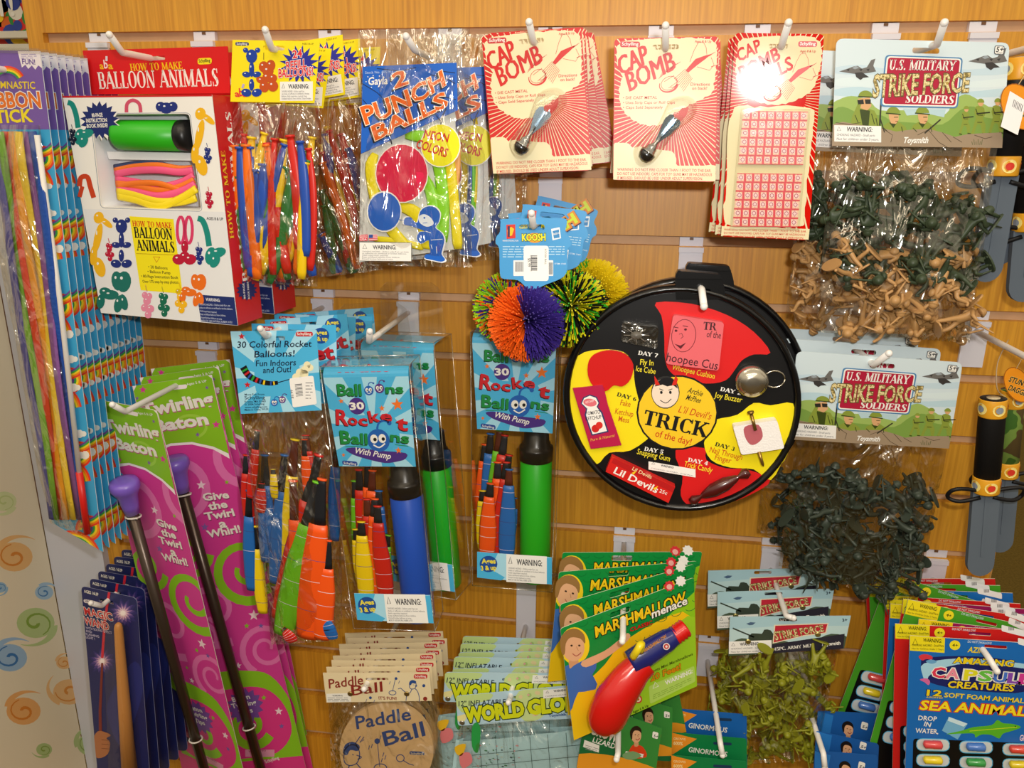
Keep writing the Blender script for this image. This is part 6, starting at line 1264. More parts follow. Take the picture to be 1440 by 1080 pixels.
# ---------------------------------------------------------------- twirling batons
MAG, LGR = '#d8409c', '#8cc828'
def baton_pack():
    p = Pl((186, 541), (298, 527), (324, 1085), -.092, -.074, -.036); cv = [(186, 543), (298, 527), (434, 1096), (310, 1120)]
    ts = lambda a, b, c: tuple(a) ; W_ = mat(WHITE); cvr = rquad(cv, 9); h = slot(252, 545.5, 22, 6, -.1)
    t = thing('baton_pack', 'baton card facing out, middle one, with purple knob and white lettering', 'toy pack', p.M, 'twirling baton cards on one hook')
    p.plate(cvr, MAG, .0009, [h], side='#e8e4d8')
    p.poly([(186, 543), (298, 527), (323, 645), (300, 632), (270, 625), (240, 627), (212, 640), (207, 636)], '#fbf2f6', .5, cl=cv)
    p.poly([(188, 550), (192, 542), (292, 528), (298, 532), (322, 638), (300, 628), (270, 621.5), (240, 623.5), (208, 636)], LGR, 1, holes=[h])
    p.line(circ(268, 600, 22, 16, 20, 0, 200, 420), 4, '#a4d648', 1.3)
    for x, y, r, c in [(201, 548, 5.5, '#e0409c'), (193, 560, 3, '#8a60b0'), (291, 545, 3, '#8a60b0'), (304, 597, 6, '#e0409c'), (278, 611, 3.6, '#8a60b0'), (223, 624, 4, '#e0409c'), (230, 604, 3, '#f090c0')]: p.poly(starp(x, y, r), c, 2)
    kw = dict(sh=mat('#c05a8a'), shd=(.8, 1.4)); p.text('Twirling', 203, 585, 301, 568, 17, W_, .08, 3, **kw); p.text('Baton', 219, 607, 293, 596, 16, W_, .08, 3, **kw); p.text('Ages 5 & UP', 263, 542, 291, 537, 3.4, W_, .03, 3)
    kw = dict(sh=mat('#8a3a6a'), shd=(.8, 1.4))
    for l, x0, y0, x1, y1 in [('Give', 287, 704, 322, 700), ('the', 295, 717, 320, 713), ('Twirl', 290, 731, 330, 725), ('a', 310, 742, 319, 741), ('Whirl!', 294, 756, 339, 748)]: p.text(l, x0, y0, x1, y1, 10.5 if l != 'a' else 12, W_, .07, 3, **kw)
    lt, G_ = mat('#e878bc'), mat(LGR)
    for c, r0, r1 in [((250, 690), 40, 12), ((262, 655), 62, 18)]: p.line(circ(*c, r0, n=26), r1, lt, .4, True, cl=cv) if r0 < 50 else None
    p.line(circ(345, 640, 40, 40, 24), 12, lt, .4, True, cl=cv)
    def spiral(cx, cy, r, w_, m, turns=1.6, ph=0, lay=1.2, sg=1):
        n = int(22*turns); pts = [(cx+r*(1-.8*i/n)*cos(ph+sg*2*pi*turns*i/n), cy+r*(1-.8*i/n)*sin(ph+sg*2*pi*turns*i/n)) for i in range(n+1)]; p.line(pts, w_, m, lay, wd1=w_*.45, cl=cv)
    spiral(345, 800, 54, 15, G_, 1.6, -.5); spiral(300, 860, 50, 12, lt, 1.2, 1, .6); spiral(374, 912, 36, 9, lt, 1.7, 2, .8); spiral(262, 780, 34, 11, G_, 1.4, 0); spiral(285, 900, 36, 8, lt, 1.4, 1, .7)
    p.poly(smooth([(283, 950), (310, 945), (345, 943), (380, 950), (410, 990), (425, 1060), (436, 1110), (330, 1120), (305, 1060)], 4), G_, 1.0, cl=cv); p.poly(smooth([(292, 985), (330, 968), (372, 968), (400, 992), (410, 1030), (390, 1058), (350, 1066), (310, 1060)], 4), mat('#e03a8c'), 1.4, cl=cv); spiral(352, 1022, 30, 13, G_, 1.3, .4, 1.8); p.poly([(300, 1075), (430, 1062), (436, 1110), (310, 1120)], mat('#e03a8c'), 2, cl=cv)
    for x, y, r, c in [(283, 682, 7, '#fbe0ee'), (319, 678, 3.5, LGR), (288, 741, 6, '#8a60b0'), (357, 865, 8, '#fbe0ee'), (347, 880, 4, LGR), (367, 880, 4, '#7a60b0'), (335, 936, 5, '#fbe0ee'), (327, 918, 3, LGR), (371, 981, 4, LGR), (392, 1000, 6, '#fbe0ee'), (396, 1021, 4, '#7a60b0'), (296, 905, 6, '#fbd0e4'), (268, 938, 5, '#7a60b0')]: p.poly(starp(x, y, r), c, 2.6)
    p.poly(starp(345, 993, 26, 20, 14), '#7a50a4', 3); p.text('Baton', 328, 987, 352, 982, 7, W_, .06, 4); p.text('Twirling', 327, 996, 361, 990, 7, W_, .06, 4); p.text('Tips', 338, 1005, 356, 1001, 7, W_, .06, 4)
    p.rect(345, 1054, 386, 1064, '#e8a0c0', 3); p.text('WARNING', 350, 1058, 374, 1056, 3, mat('#a0305a'), .01, 4); p.text('Schylling', 374, 1073, 393, 1067, 5, W_, .03, 4)
    p.obj('card', t)
    P_ = lambda x, y, z: pp3(p, x, y, z); k = mat('#7a5cc8', .3, .5, coat=.3); a, b = P_(246, 652, .0185), P_(372, 1100, .0185); u = (b-a).normalized()
    sh_ = MB(); tube_ax(sh_, a+u*.033, b, [(0, .0070), (1, .0070)], mat('#4c4038', .28, .5, .65), 14); s_ = sh_.obj('shaft', t)
    kn = MB(); tube_ax(kn, a-u*.008, a+u*.040, [(0, .010), (.02, .0155), (.10, .0176), (.22, .0178), (.32, .0155), (.46, .0122), (.75, .0102), (1, .0088)], k, 26); kn.obj('knob', t)
    tie = MB(); 
    for f in (.05, .80): c = a+(b-a)*f; c = a+u*.045 if f < .1 else c; tie.tube([c+V((.0088*cos(q), .0088*.25*sin(q), .0088*sin(q))) for q in [i*.45 for i in range(15)]], .0012, mat('#d8d4cc', .4), 6); tie.tube([c+V((.006, 0, .003)), c+V((.011, .001, .003))], .0010, mat('#d8d4cc', .4), 6) if f < .1 else None; (tie.obj('tie', t), tie.__init__())
    return t, p
BT, btp = baton_pack()
hook((176, 579), -.185, (158, 569), 'white hook holding the green and pink baton cards')
b1 = Pl((136, 560), (219, 577), (290, 1056), -.130, -.158, -.048)
dup(BT, b1.M, 'front baton card turned to the left, its purple knob lowest')
pvb = (*btp.P(252, 545), 0)
for off, rl, l in [((.004, .011, .008), 0, 'baton card right behind the facing one, green corner showing at left'), ((.014, .021, .016), -1.2, 'rearmost baton card, magenta right half showing beside the rocket bags')]:
    r_ = thing('baton_pack', l, 'toy pack', shifted(btp.M, off, rl, piv=pvb), 'twirling baton cards on one hook'); link('card', BT.children[0].data, r_)

# ---------------------------------------------------------------- magic wands
def wand_pack():
    p = Pl((114, 824), (192, 841), (137, 1085), -.100, -.121, -.100); cv = [(114, 824), (192, 841), (212, 1110), (138, 1096)]; NV = '#1d2560'
    t = thing('wand_pack', 'magic wand card with red title, front one at the lower left hook', 'toy pack', p.M, 'magic wand cards fanned on one hook'); h = slot(150, 843.5, 22, 4.5, .22); W_ = mat(WHITE)
    p.plate(rquad(cv, 7), NV, .0008, [h], side='#8088b0')
    for (x, y, r) in [(144, 930, 20), (173, 862, 22)]:
        for k, c in enumerate(['#2c2c70', '#4a3c86', '#8a6aa8', '#d8b0c8', '#fbeef0']): p.poly(starp(x, y, r*(1-.18*k), r*(.62-.12*k), 11+k, 20*k), c, 1+.4*k, cl=cv)
    p.poly(smooth([(150, 1000), (165, 960), (190, 930), (202, 960), (190, 1010), (170, 1050)], 4), '#24307a', .6, cl=cv)
    p.line([(154, 832), (148, 870), (144, 925)], 3.6, '#d02a40', 3, cl=cv)
    p.text('AGES 16UP', 119, 833, 139, 838, 3.6, W_, .04, 4)
    p.poly(rquad([(118, 842), (134, 845), (134, 850), (118, 847)], 2.4), '#e0d8e0', 3.4); p.text('Schylling', 120, 846, 132, 848.4, 3, mat('#202050'), .02, 4)
    for l, x0, y0, x1, y1 in [('MAGIC', 120, 864, 159, 873), ('WAND', 120, 877.5, 154, 886)]: p.text(l, x0, y0, x1, y1, 9, mat('#c8242c'), .05, 4, out=W_, outw=.05)
    for i, (l, e) in enumerate([('WITH SOUND EFFECT', 158), ('AND', 130), ('FLASHING', 140), ('LIGHT !', 134)]): p.text(l, 121.5, 884+i*4.4, e, 884+i*4.4+(e-121)*.2, 2.8, mat('#c8c0e0'), .02, 4)
    p.line([(144, 932), (141, 1000), (142, 1060)], 3, '#7a2a24', 3, wd1=5); p.text('Wizardry', 150, 1026, 161, 998, 6, mat('#c8c0e0'), .02, 4, .2) if 0 else None
    p.poly(smooth([(131, 1040), (138, 1028), (150, 1030), (156, 1034), (150, 1038), (155, 1044), (152, 1060), (138, 1066), (130, 1056)], 3), '#b07048', 3.4, cl=cv)
    for i in range(3): p.line([(143, 1040+i*6), (154, 1041+i*6)], .8, '#7a4428', 4)
    p.obj('card', t)
    P_ = lambda x, y, z: pp3(p, x, y, z); a, b = P_(166, 876, .008), P_(183, 1100, .008); k = p.sc(170, 950)
    m = MB(); tube_ax(m, a, b, [(0, k*1.5), (.01, k*3.4), (.03, k*4.2), (.5, k*6.2), (1, k*8)], mat('#c88a4c', .45), 16); m.obj('wand', t)
    bl = MB(); o = [(158, 866), (176, 868), (196, 1100), (166, 1096)]; lo = [V((*q_, .0004)) for q_ in p.L([(155, 860), (181, 866), (202, 1104), (160, 1098)])]; hi = [V((*q_, .016)) for q_ in p.L(o)]; bl.add(lo+hi, [(0, 3, 7, 4), (3, 2, 6, 7), (2, 1, 5, 6), (1, 0, 4, 5), (4, 7, 6, 5)], film('thin_blister', scale=(16, 16, 16), bump=.2, rough=.08, base=.03, edge=.2)); bl.obj('blister', t)
    return t, p
WN, wnp = wand_pack()
hook((143, 852), -.124, (128, 848), 'white hook through the magic wand cards')
for i in range(5):
    k = i+1; dup(WN, shifted(wnp.M, (.0012*k, .0165*k, .0030*k), .9*k, piv=(*wnp.P(150, 843), 0)), ['second magic wand card, tan wand edge between it and the front one', 'third magic wand card of the fan', 'fourth magic wand card of the fan', 'fifth magic wand card, its corner beside the baton', 'rearmost magic wand card, highest of the fan'][i])

# ---------------------------------------------------------------- ribbon sticks
def ribbon_pack():
    p = Pl((-32, 70), (56, 72), (72, 736), -.156, -.172, -.156); cv = [(-32, 70), (56, 72), (145, 776), (73, 735)]; W_ = mat(WHITE)
    t = thing('ribbon_pack', 'rainbow ribbon stick pack, front one at the far left with ribbons in view', 'toy pack', p.M, 'rainbow ribbon stick packs in a row'); p.plate(cv, '#3fa8dc', .0008, side='#d8e4ec')
    p.poly([(-32, 70), (56, 72), (70, 182), (-12, 182)], '#7a5cac', 1, cl=cv); p.poly([(25, 72), (56, 72), (59.5, 96), (54, 92), (50, 98), (45, 92), (40, 97), (36, 91), (31, 95)], '#f0e8f0', 2); p.text('FUN!', 32, 90, 50, 91, 6, mat('#6a4a9c'), .04, 3); p.micro(30, 75, 52, 83, 3, mat('#9a88c0'), 3, .3)
    RB = ['#e8402c', '#f28a1e', '#f4dc2a', '#3aa84a', '#6a4a9c']
    def rainbow(cx, cy, r, a0, a1, lay=1.4, w_=3.2):
        for i, c in enumerate(RB): p.line(circ(cx, cy, r-i*w_*.95, None, 16, 0, a0, a1), w_, c, lay+.05*i, cl=cv)
    rainbow(10, 120, 26, 200, 330, 1.6, 2.6)
    p.text('GYMNASTIC', -14, 124, 50, 125, 8, mat('#f4d82a'), .03, 3, .1); p.text('RIBBON', -20, 151, 58, 151, 17, mat('#e8782c'), .06, 3, out=W_, outw=.05); p.text('STICK', -14, 173, 46, 171, 14, mat('#f4e02a'), .06, 3)
    for y in range(205, 790, 104):
        ex = 56+(y-72)*.1265
        rainbow(ex-14, y+18, 17, 170, 440, 1.4); rainbow(ex-38, y+62, 40, 250, 350, 2.2, 2.8); rainbow(ex-20, y-18, 34, 20, 100, 2.0, 2.6)
    for x, y in [(64, 262), (84, 350), (104, 545), (98, 470), (112, 610), (70, 300), (100, 505), (120, 640)]:
        for dx, r in ((-6, 5), (0, 6), (6, 4)): p.disc(x+dx, y, r, W_, 3, n=10) if x+dx+r < 56+(y-72)*.1265 else None
    p.obj('card', t)
    top = [(2, 205), (14, 205), (20, 205), (30, 205), (38, 205), (44, 205)]; P_ = lambda x, y, z: pp3(p, x, y, z); k = p.sc(40, 400)
    cols = ['#5a5aa0', '#7ab03a', '#d8482c', '#f0a028', '#f2d040', '#8a5a9c', '#2450a8']
    for i, c in enumerate(cols):
        f = i/6; m = MB(); pts = []
        for j in range(13):
            v = j/12; y = 185+v*545; xl = -14+(y-182)*.155; xr = 47+(y-182)*.130; x = xl+(xr-xl)*(f*.94+.03)+1.6*sin(v*9+i); pts.append(P_(x, y, .006+.003*sin(v*7+i*2)))
        wv = [k*(6.2-1.2*(j/12)) for j in range(13)]; m.tube(pts, wv, mat(c, .45, .3, bump=.5, bscale=260), 10, flat=.35, fn=(0, 0, 1)); o = m.obj('ribbon', t); o['label'] = ['slate', 'green', 'red', 'orange', 'yellow', 'purple', 'blue'][i]+' ribbon'
    s_ = MB(); s_.tube([P_(52, 190, .006), P_(84, 420, .006), P_(112, 668, .006)], k*3.0, mat('#e8e4e0', .35), 10); s_.obj('stick', t); h_ = MB(); h_.tube([P_(111.5, 664, .006), P_(123, 750, .006)], k*4.2, mat('#d0201c', .35), 12); h_.obj('handle', t)
    pouch(p, [(-30, 176), (61, 176), (121, 752), (74, 733)], .012, bag_film(), 10, 50, belly=.1, seed=9, rough=.0012, top=.6, zc=.004).obj('bag', t)
    hp = MB(); hp.slab(p.L([(-32, 66), (56, 68), (57, 76), (-31, 74)]), .0006, .0012, stiff_film()); hp.obj('clear_top', t)
    return t, p
RS, rsp = ribbon_pack()
for i in range(10):
    k = i+1; r_ = thing('ribbon_pack', ['second', 'third', 'fourth', 'fifth', 'sixth', 'seventh', 'eighth', 'ninth', 'tenth', 'rearmost'][i]+' rainbow ribbon stick pack counted from the front of the row', 'toy pack', shifted(rsp.M, (.0010*k, .0106*k, .0)), 'rainbow ribbon stick packs in a row')
    for ch in RS.children:
        if ch.name.split('.')[0] in ('card', 'stick', 'clear_top'): link(ch.name.split('.')[0], ch.data, r_)
hook((-10, 96), -.178, (-20, 80), 'white hook at the left edge holding the row of ribbon stick packs')

# ---------------------------------------------------------------- paddle balls
KR = '#e4d4ae'; BRN = '#8a2c24'; INK = '#274a8c'
def boy_art(p, J, m, lay, w_, cl=None):
    for l in [[(0, 0), (4, -5), (10, -6), (14, -2), (15, 5), (12, 12), (5, 14), (0, 10), (0, 0)], [(5, 14), (2, 22), (-6, 30), (-8, 44)], [(12, 12), (18, 20), (22, 34), (22, 46)], [(-2, 24), (-12, 20), (-20, 12), (-26, 14)], [(12, 4), (17, 6), (13, 8)], [(8, 3), (9, 4)]]: p.line(J(smooth(l, 3, False)), w_, m, lay, cl=cl)
    p.poly(J(smooth([(-1, 2), (1, -6), (8, -9), (15, -5), (13, 0), (6, -1), (3, 4)], 3)), m, lay)
def paddle_head():
    p = Pl((454, 946.5), (604, 946), (459, 988), -.165); cv = [(454, 946.5), (604, 946), (607.5, 985.5), (459, 988)]; h = slot(530, 955, 32, 3.6, 0); R_, B_ = mat(BRN), mat(INK)
    p.plate(cv, KR, .0008, [h])
    p.text('Paddle', 463, 968, 511, 962, 13, R_, .02, 3, .25); p.text('Ball', 495, 978, 538, 972, 14, R_, .02, 3, .25)
    schy(p, 582, 948, 601, 954); p.text("IT'S FUN!", 533, 983.5, 558, 984, 4.4, R_, .03, 3); p.disc(598, 982.5, 3, BRN, 2, n=12)
    boy_art(p, lambda l: [(576+x*.62, 961+y*.55) for x, y in l], B_, 3, .9); p.line([(556, 955), (552, 972)], .7, B_, 3); p.disc(557, 954, 2, INK, 3, n=10); p.line(circ(552, 974, 5, 3, 14), .9, B_, 3, True); p.disc(596, 964, 2.2, INK, 3, n=10); p.disc(521, 981, 2, INK, 3, n=10)
    for x, y in ((549, 958), (562, 957), (516, 983), (527, 984)): p.line([(x, y), (x-1.5, y+4)], .6, B_, 3)
    p.poly([(459, 975.5), (493, 974.5), (494, 986.5), (460, 987.5)], '#eceae4', 2); p.text('WARNING', 468, 979, 482, 978.8, 2, mat('#55555a'), .02, 4); p.micro(461, 980, 492, 986.5, 3, mat('#9a9a9c'), 4, .35)
    for x in (492.5, 572): u = p.P(x, 975.5); p.lathe([(.0034, 0), (.0034, .0008), (.0022, .0014), (.0012, .0010), (.0001, .0010)], mat('#a89058', .25, .5, .9), 14, Matrix.Translation((u.x, u.y, 0)))
    return p, p.mesh('header_card')
phd, PHM = paddle_head()
hook((514, 966), -.172, (512, 969), 'white hook through the stack of paddle ball headers')
def paddle_mesh():
    p = Pl(None, None, None, 0, base=phd); p.z = -.004; B_ = mat(INK); o = circ(543.5, 1055, 66, 66, 56); wd = mat('#dcb888', .5, .2, mott=.12, bscale=50)
    b = [q for i, q in enumerate(circ(543.5, 1055, 66, 66, 56))]; p.slab(p.L(b), -.010, -.004, wd)
    p.text('Paddle', 502, 1025, 578, 1012, 18, B_, .03, 2, .25); p.text('Ball', 542, 1049, 598, 1034, 20, B_, .03, 2, .25); p.poly(rquad([(576, 1056), (597, 1057), (597, 1062), (576, 1061)], 2.4), INK, 2); p.text('Schylling', 578, 1060.5, 595, 1061, 3, mat(KR), .02, 3)
    boy_art(p, lambda l: [(484+x*1.45, 1056+y*1.45) for x, y in l], B_, 2, 1.3, cl=circ(543.5, 1055, 64, 64, 40)); p.line([(507, 1035), (500, 1045), (504, 1052)], 1.3, B_, 2); p.line([(512, 1036), (506, 1044), (512, 1040)], 1.2, B_, 2); p.disc(530.5, 1042, 4, INK, 2, n=12); p.line([(531, 1045), (534, 1078)], .9, B_, 2); p.line(circ(535, 1080, 9, 6, 18), 1.3, B_, 2, True)
    p.line(circ(563, 1066, 5.5, 5, 14), 1.2, B_, 2, True); p.line([(567, 1069), (575, 1074), (582, 1076)], 1.1, B_, 2)
    for x, y in ((520, 1048), (524, 1046), (536, 1034), (540, 1058), (543, 1062), (538, 1066)): p.line([(x, y), (x-2, y+6)], 1, B_, 2)
    return p.mesh('wooden_paddle')
PDM = paddle_mesh(); pq = [(459, 986), (607, 984), (622, 1125), (466, 1130)]
PBG = pouch(phd, pq, .009, bag_film(), 14, 14, belly=.12, seed=12, rough=.0006, zc=-.006, top=.3).mesh('bag')
for i in range(8):
    M = shifted(phd.M, (.0006*i*(-1)**i, .0128*i, -.0005*i), [0, .3, -1, 1.2, -.6, .8, -1.4, .5][i], piv=(*phd.P(530, 955), 0))
    w_ = ['front', 'second', 'third', 'fourth', 'fifth', 'sixth', 'seventh', 'rearmost'][i]
    t = thing('paddle_ball_bag', w_+' paddle ball bag'+(' with the whole printed paddle in view' if i == 0 else ' counted from the front of its stack'), 'toy bag', M, 'paddle ball bags'); link('header_card', PHM, t)
    if i < 3: link('bag', PBG, t)
    if i < 4: o = link('wooden_paddle', PDM, None, M); tag(o, 'round wooden paddle in the '+w_+' paddle ball bag', 'paddle', 'round wooden paddles')

# ---------------------------------------------------------------- inflatable globes
def globe_head():
    p = Pl((641, 979), (824, 962), (644, 1021), -.150); cv = [(641, 979), (824, 962), (826, 1009), (644, 1021)]; h = slot(737, 981, 30, 4, -.07)
    p.plate(rquad(cv, 5), '#b4d2e4', .0008, [h])
    p.poly(smooth([(642, 980), (690, 975), (688, 984), (668, 990), (655, 1002), (646, 998)], 3), '#c0d890', 1, cl=cv); p.poly(smooth([(730, 972), (770, 968), (775, 990), (760, 1010), (738, 1014), (726, 995)], 3), '#c8dc98', 1, cl=cv)
    for i in range(14): p.disc(RN.uniform(730, 775), RN.uniform(972, 1008), RN.uniform(1.5, 4), RN.choice(['#a8c878', '#e0d0a0', '#d8a8a0', '#88b870']), 1.3+.05*i, n=7)
    p.poly([(640, 1008), (660, 1002), (650, 1020)], '#e8e0a0', 1.2, cl=cv)
    p.text('12" INFLATABLE', 645, 993, 711, 990, 7.5, mat('#1c2a3c'), .02, 3, .2)
    for t, a, b, y0, y1, h_ in [('WORLD', 656, 737, 1015, 1006, 20), ('GLOBE', 744, 822, 1004, 996, 20)]: p.text(t, a, y0, b, y1, h_, mat('#d4dc20'), .13, 3, .15, out=mat('#1c3a20'), outw=.06)
    p.text('Toysmith', 772, 1008, 796, 1006, 4, mat('#2a4a8c'), .05, 3)
    warn(p, 764, 970, 822, 982, ['CHOKING HAZARD - Small parts'], 4, -.09)
    u = p.P(650, 1016); p.lathe([(.0034, 0), (.0034, .0008), (.0020, .0014), (.0001, .0010)], mat('#b8b4a8', .25, .5, .9), 14, Matrix.Translation((u.x, u.y, 0)))
    return p, p.mesh('header_card')
ghd, GHM = globe_head()
hook((717, 984), -.158, (715, 988), 'white hook through the inflatable globe headers')
gq = [(646, 1018), (824, 1008), (836, 1150), (628, 1160)]
GBG = pouch(ghd, gq, .014, bag_film(), 16, 16, belly=.2, seed=13, rough=.0014, zc=-.003, top=.2).mesh('bag')
def globe(): 
    b = pouch(ghd, [(640, 1043), (824, 1024), (838, 1150), (626, 1156)], .007, mat('#b6dce6', .3, .5, bump=.4, bscale=60), 14, 14, belly=.05, seed=3, rough=.0012, zc=-.003, top=.8)
    p = Pl(None, None, None, 0, base=ghd); p.z = .0062; L_ = mat('#3a5a60')
    for x in (674, 697, 721, 745, 770, 796): p.line([(x, 1046-(x-640)*.1), (x+4, 1085)], .7, L_, 1)
    for y in (1062, 1078): p.line([(664, y), (820, y-15)], .7, L_, 1)
    rn = random.Random(4)
    for i in range(46): x, y = rn.uniform(668, 730), rn.uniform(1046, 1080); p.poly(circ(x, y, rn.uniform(.8, 2.6), rn.uniform(.5, 1.2), 6, 10), mat(rn.choice(['#c8d8c8', '#d89aa0', '#4a8a6a', '#40606a'])), 1.3)
    for q, c in [([(664, 1022), (672, 1016), (676, 1030), (672, 1058), (664, 1050)], '#2a9a4a'), ([(640, 1050), (655, 1046), (650, 1062), (642, 1060)], '#e0b428'), ([(646, 1062), (660, 1058), (664, 1072), (650, 1080)], '#d87a80')]: p.poly(smooth(q, 3), c, 1.6)
    b.v += []; bb = len(b.v); b.add(p.v, [], p.ms[0]); 
    for f, mi in zip(p.f, p.mi): k = b.slot(p.ms[mi]); b.f.append(tuple(i+bb for i in f)); b.mi.append(k); b.sm.append(False)
    return b.mesh('vinyl_globe')
GLM = globe()
for i in range(7):
    M = shifted(ghd.M, [(0, 0, 0), (-.016, .014, .012), (-.010, .030, .009), (-.011, .044, .012), (-.008, .058, .012), (-.008, .072, .013), (-.008, .086, .013)][i], [0, -7, -5, -8, -6, -8, -9][i], piv=(*ghd.P(737, 981), 0)); w_ = ['front', 'second', 'third', 'fourth', 'fifth', 'sixth', 'rearmost'][i]
    t = thing('globe_bag', w_+' inflatable globe bag'+(' with big green title in full view' if i == 0 else ' counted from the front of its stack'), 'toy bag', M, 'inflatable globe bags'); link('header_card', GHM, t)
    if i < 2:
        link('bag', GBG, t); o = link('vinyl_globe', GLM, None, M); tag(o, 'folded pale blue vinyl globe in the '+w_+' globe bag', 'inflatable globe')

# ---------------------------------------------------------------- marshmallow shooters
def kid(p, J, lay, shirt, hair='#96703f', cl=None):
    p.poly(J(smooth([(-14, 34), (-6, 24), (6, 24), (18, 30), (24, 48), (-18, 50)], 3)), shirt, lay, cl=cl); p.poly(J(smooth([(-3, 16), (5, 16), (6, 26), (-3, 27)], 2)), '#d09a70', lay+.3)
    p.poly(J(circ(1, 6, 11.5, 14, 20)), '#e0ac84', lay+.6); p.poly(J(smooth([(-11, 12), (-13, -2), (-6, -11), (4, -13), (12, -7), (13, 2), (8, -3), (-2, -4), (-7, 2), (-8, 12)], 3)), hair, lay+.9)
    for x in (-1, 7): p.poly(J(circ(x, 4, 1.3, 1, 8)), '#3a2a20', lay+1.2)
    p.line(J(smooth([(0, 12), (4, 14.5), (9, 11)], 3, False)), 1.2, '#a85048', lay+1.2); p.line(J([(4, 5), (6, 9)]), .7, '#b07850', lay+1.2)
def marsh():
    p = Pl((788, 884), (976, 812), (807, 1041), -.212, -.142, -.212); cv = [(788, 884), (976, 812), (980, 965), (807, 1041)]; G_ = '#0f8a3c'; h = rquad([(858, 862), (886, 852), (886, 860), (858, 870)], 3)
    t = thing('marshmallow_shooter_pack', 'marshmallow shooter card with a shiny red and blue toy blaster, front of its stack', 'toy pack', p.M, 'marshmallow shooter cards')
    p.plate(rquad(cv, 4), G_, .0008, [h], side='#d8e0c0')
    p.poly([(979, 830), (980, 965), (880, 1010), (860, 960), (880, 915), (930, 875)], '#8cc41e', .7, cl=cv); p.poly(smooth([(790, 960), (820, 960), (850, 935), (880, 900), (960, 860), (978, 900), (950, 930), (900, 960), (860, 1010), (807, 1041), (800, 1000)], 3), '#f0c418', 1, cl=cv); p.poly(smooth([(880, 925), (935, 890), (978, 868), (980, 965), (880, 1008), (862, 1000)], 3), '#9ccc28', 1.2, cl=cv)
    for k in range(5):
        for j in range(10): x = 800+j*20-(k % 2)*9; y = 884+k*13-j*7.6; p.line(circ(x, y, 7, 4, 8, -20, 0, 180), .8, mat('#0c7030'), 1.1, cl=cv) if y < 900 else None
    p.poly(circ(808, 908, 21, 26, 24), '#f2d024', 1.5, cl=cv); kid(p, lambda l: [(805+x*1.35, 902+y*1.4) for x, y in l], 1.8, '#3f6cb8', cl=cv); p.poly(smooth([(797, 945), (830, 925), (838, 940), (812, 975), (802, 1000), (793, 985)], 3), '#3f6cb8', 3.6, cl=cv); p.poly(smooth([(818, 930), (850, 915), (872, 898), (882, 890), (886, 896), (872, 910), (850, 926), (824, 938)], 3), '#e0ac84', 3.9, cl=cv)
    p.text('MARSHMALLOW', 838, 896, 964, 846, 14.5, mat('#f4cc1c'), .05, 3, .1, out=mat('#1a1408'), outw=.07); p.text('menace', 917, 869, 966, 849, 11, mat(WHITE), .05, 5, .1, out=mat('#1a1408'), outw=.07)
    p.text('CLASSIC', 886, 888, 917, 877, 5, mat('#d8281c'), .05, 5, .1, out=mat('#1a1408'), outw=.05); p.text('SERIES', 920, 875, 938, 868, 4.6, mat('#3a5a10'), .03, 5)
    p.text('Shoots Mini Marshmallows', 912, 948, 974, 921, 4, mat('#4a5a10'), .03, 4, .15); p.text('Up To', 898, 962, 912, 957, 5, mat('#2a4a0c'), .03, 4); p.text('20 Feet!', 915, 958, 957, 941, 8.5, mat('#d88a10'), .07, 4, .1, out=mat('#3a4a08'), outw=.03)
    p.poly(rquad([(912, 965), (976, 936), (978, 958), (914, 990)], 3), '#b4d864', 3); p.text('WARNING:', 936, 963, 974, 946, 6, mat(WHITE), .05, 4); p.line([(918, 968), (926, 964.5), (921, 959)], 1, WHITE, 4, True); p.micro(918, 976, 972, 984, 3, mat('#88b040'), 4, .35, slope=-.45)
    for x, y, c in [(941, 824, '#d8343c'), (957, 817, WHITE)]: p.poly(starp(x, y, 8, 6, 9), c, 3); p.disc(x, y-2, 5, c, 3.3, n=12)
    p.disc(941, 825, 4, '#f0b0a8', 4, n=10); p.disc(897, 983, 6, '#c83a28', 3, n=14); p.disc(897, 983, 4, '#f0d8c0', 3.4, n=12); p.disc(897, 983, 2, '#c83a28', 3.8, n=10); p.text('Ages 6 & Up', 890, 1003, 912, 993, 3.4, mat('#2a4a0c'), .03, 4)
    global MSC; MSC = p.mesh('card'); link('card', MSC, t); P_ = lambda x, y, z: pp3(p, x, y, z); k = p.sc(900, 940)
    rd, bu = mat('#d01614', .22, .5, coat=.6), mat('#1e2470', .25, .5, coat=.5)
    b = MB(); pts = smooth3([P_(852, 1024, .014), P_(855, 1005, .020), P_(870, 975, .024), P_(892, 945, .024), P_(908, 930, .024)], 4); n = len(pts); rr = [k*r for r in (6, 17, 22, 24.5, 25.5, 26, 26, 25.5, 25, 24, 23, 22, 20.5, 19.5, 19, 18.5, 18)][:n]; rr += [k*18]*(n-len(rr)); b.tube(pts, rr, rd, 18, flat=.85, fn=(0, 0, 1)); o = b.obj('blaster_grip', t); o['label'] = 'glossy red blaster grip'
    b = MB(); pts = smooth3([P_(886, 932, .026), P_(905, 921, .026), P_(926, 908, .026), P_(950, 893, .026)], 4); n = len(pts); b.tube(pts, [k*(16-.35*abs(i-4)) if i < n-2 else k*12 for i in range(n)], bu, 18, flat=.9, fn=(0, 0, 1)); o = b.obj('blaster_body', t); o['label'] = 'dark blue blaster body'
    q = Pl(None, None, None, 0, base=p); q.z = .026+k*14.6; q.text('MARSHMALLOW', 907, 917, 938, 896, 5, mat('#d8903a'), .04, 1); q.disc(937, 909, 5, '#e8dcd8', 1, n=14); q.disc(937, 909, 3.6, '#c83a38', 1.6, n=12); q.disc(937, 909, 1.8, '#f0e0dc', 2.2, n=8); q.obj('printed_mark', o)
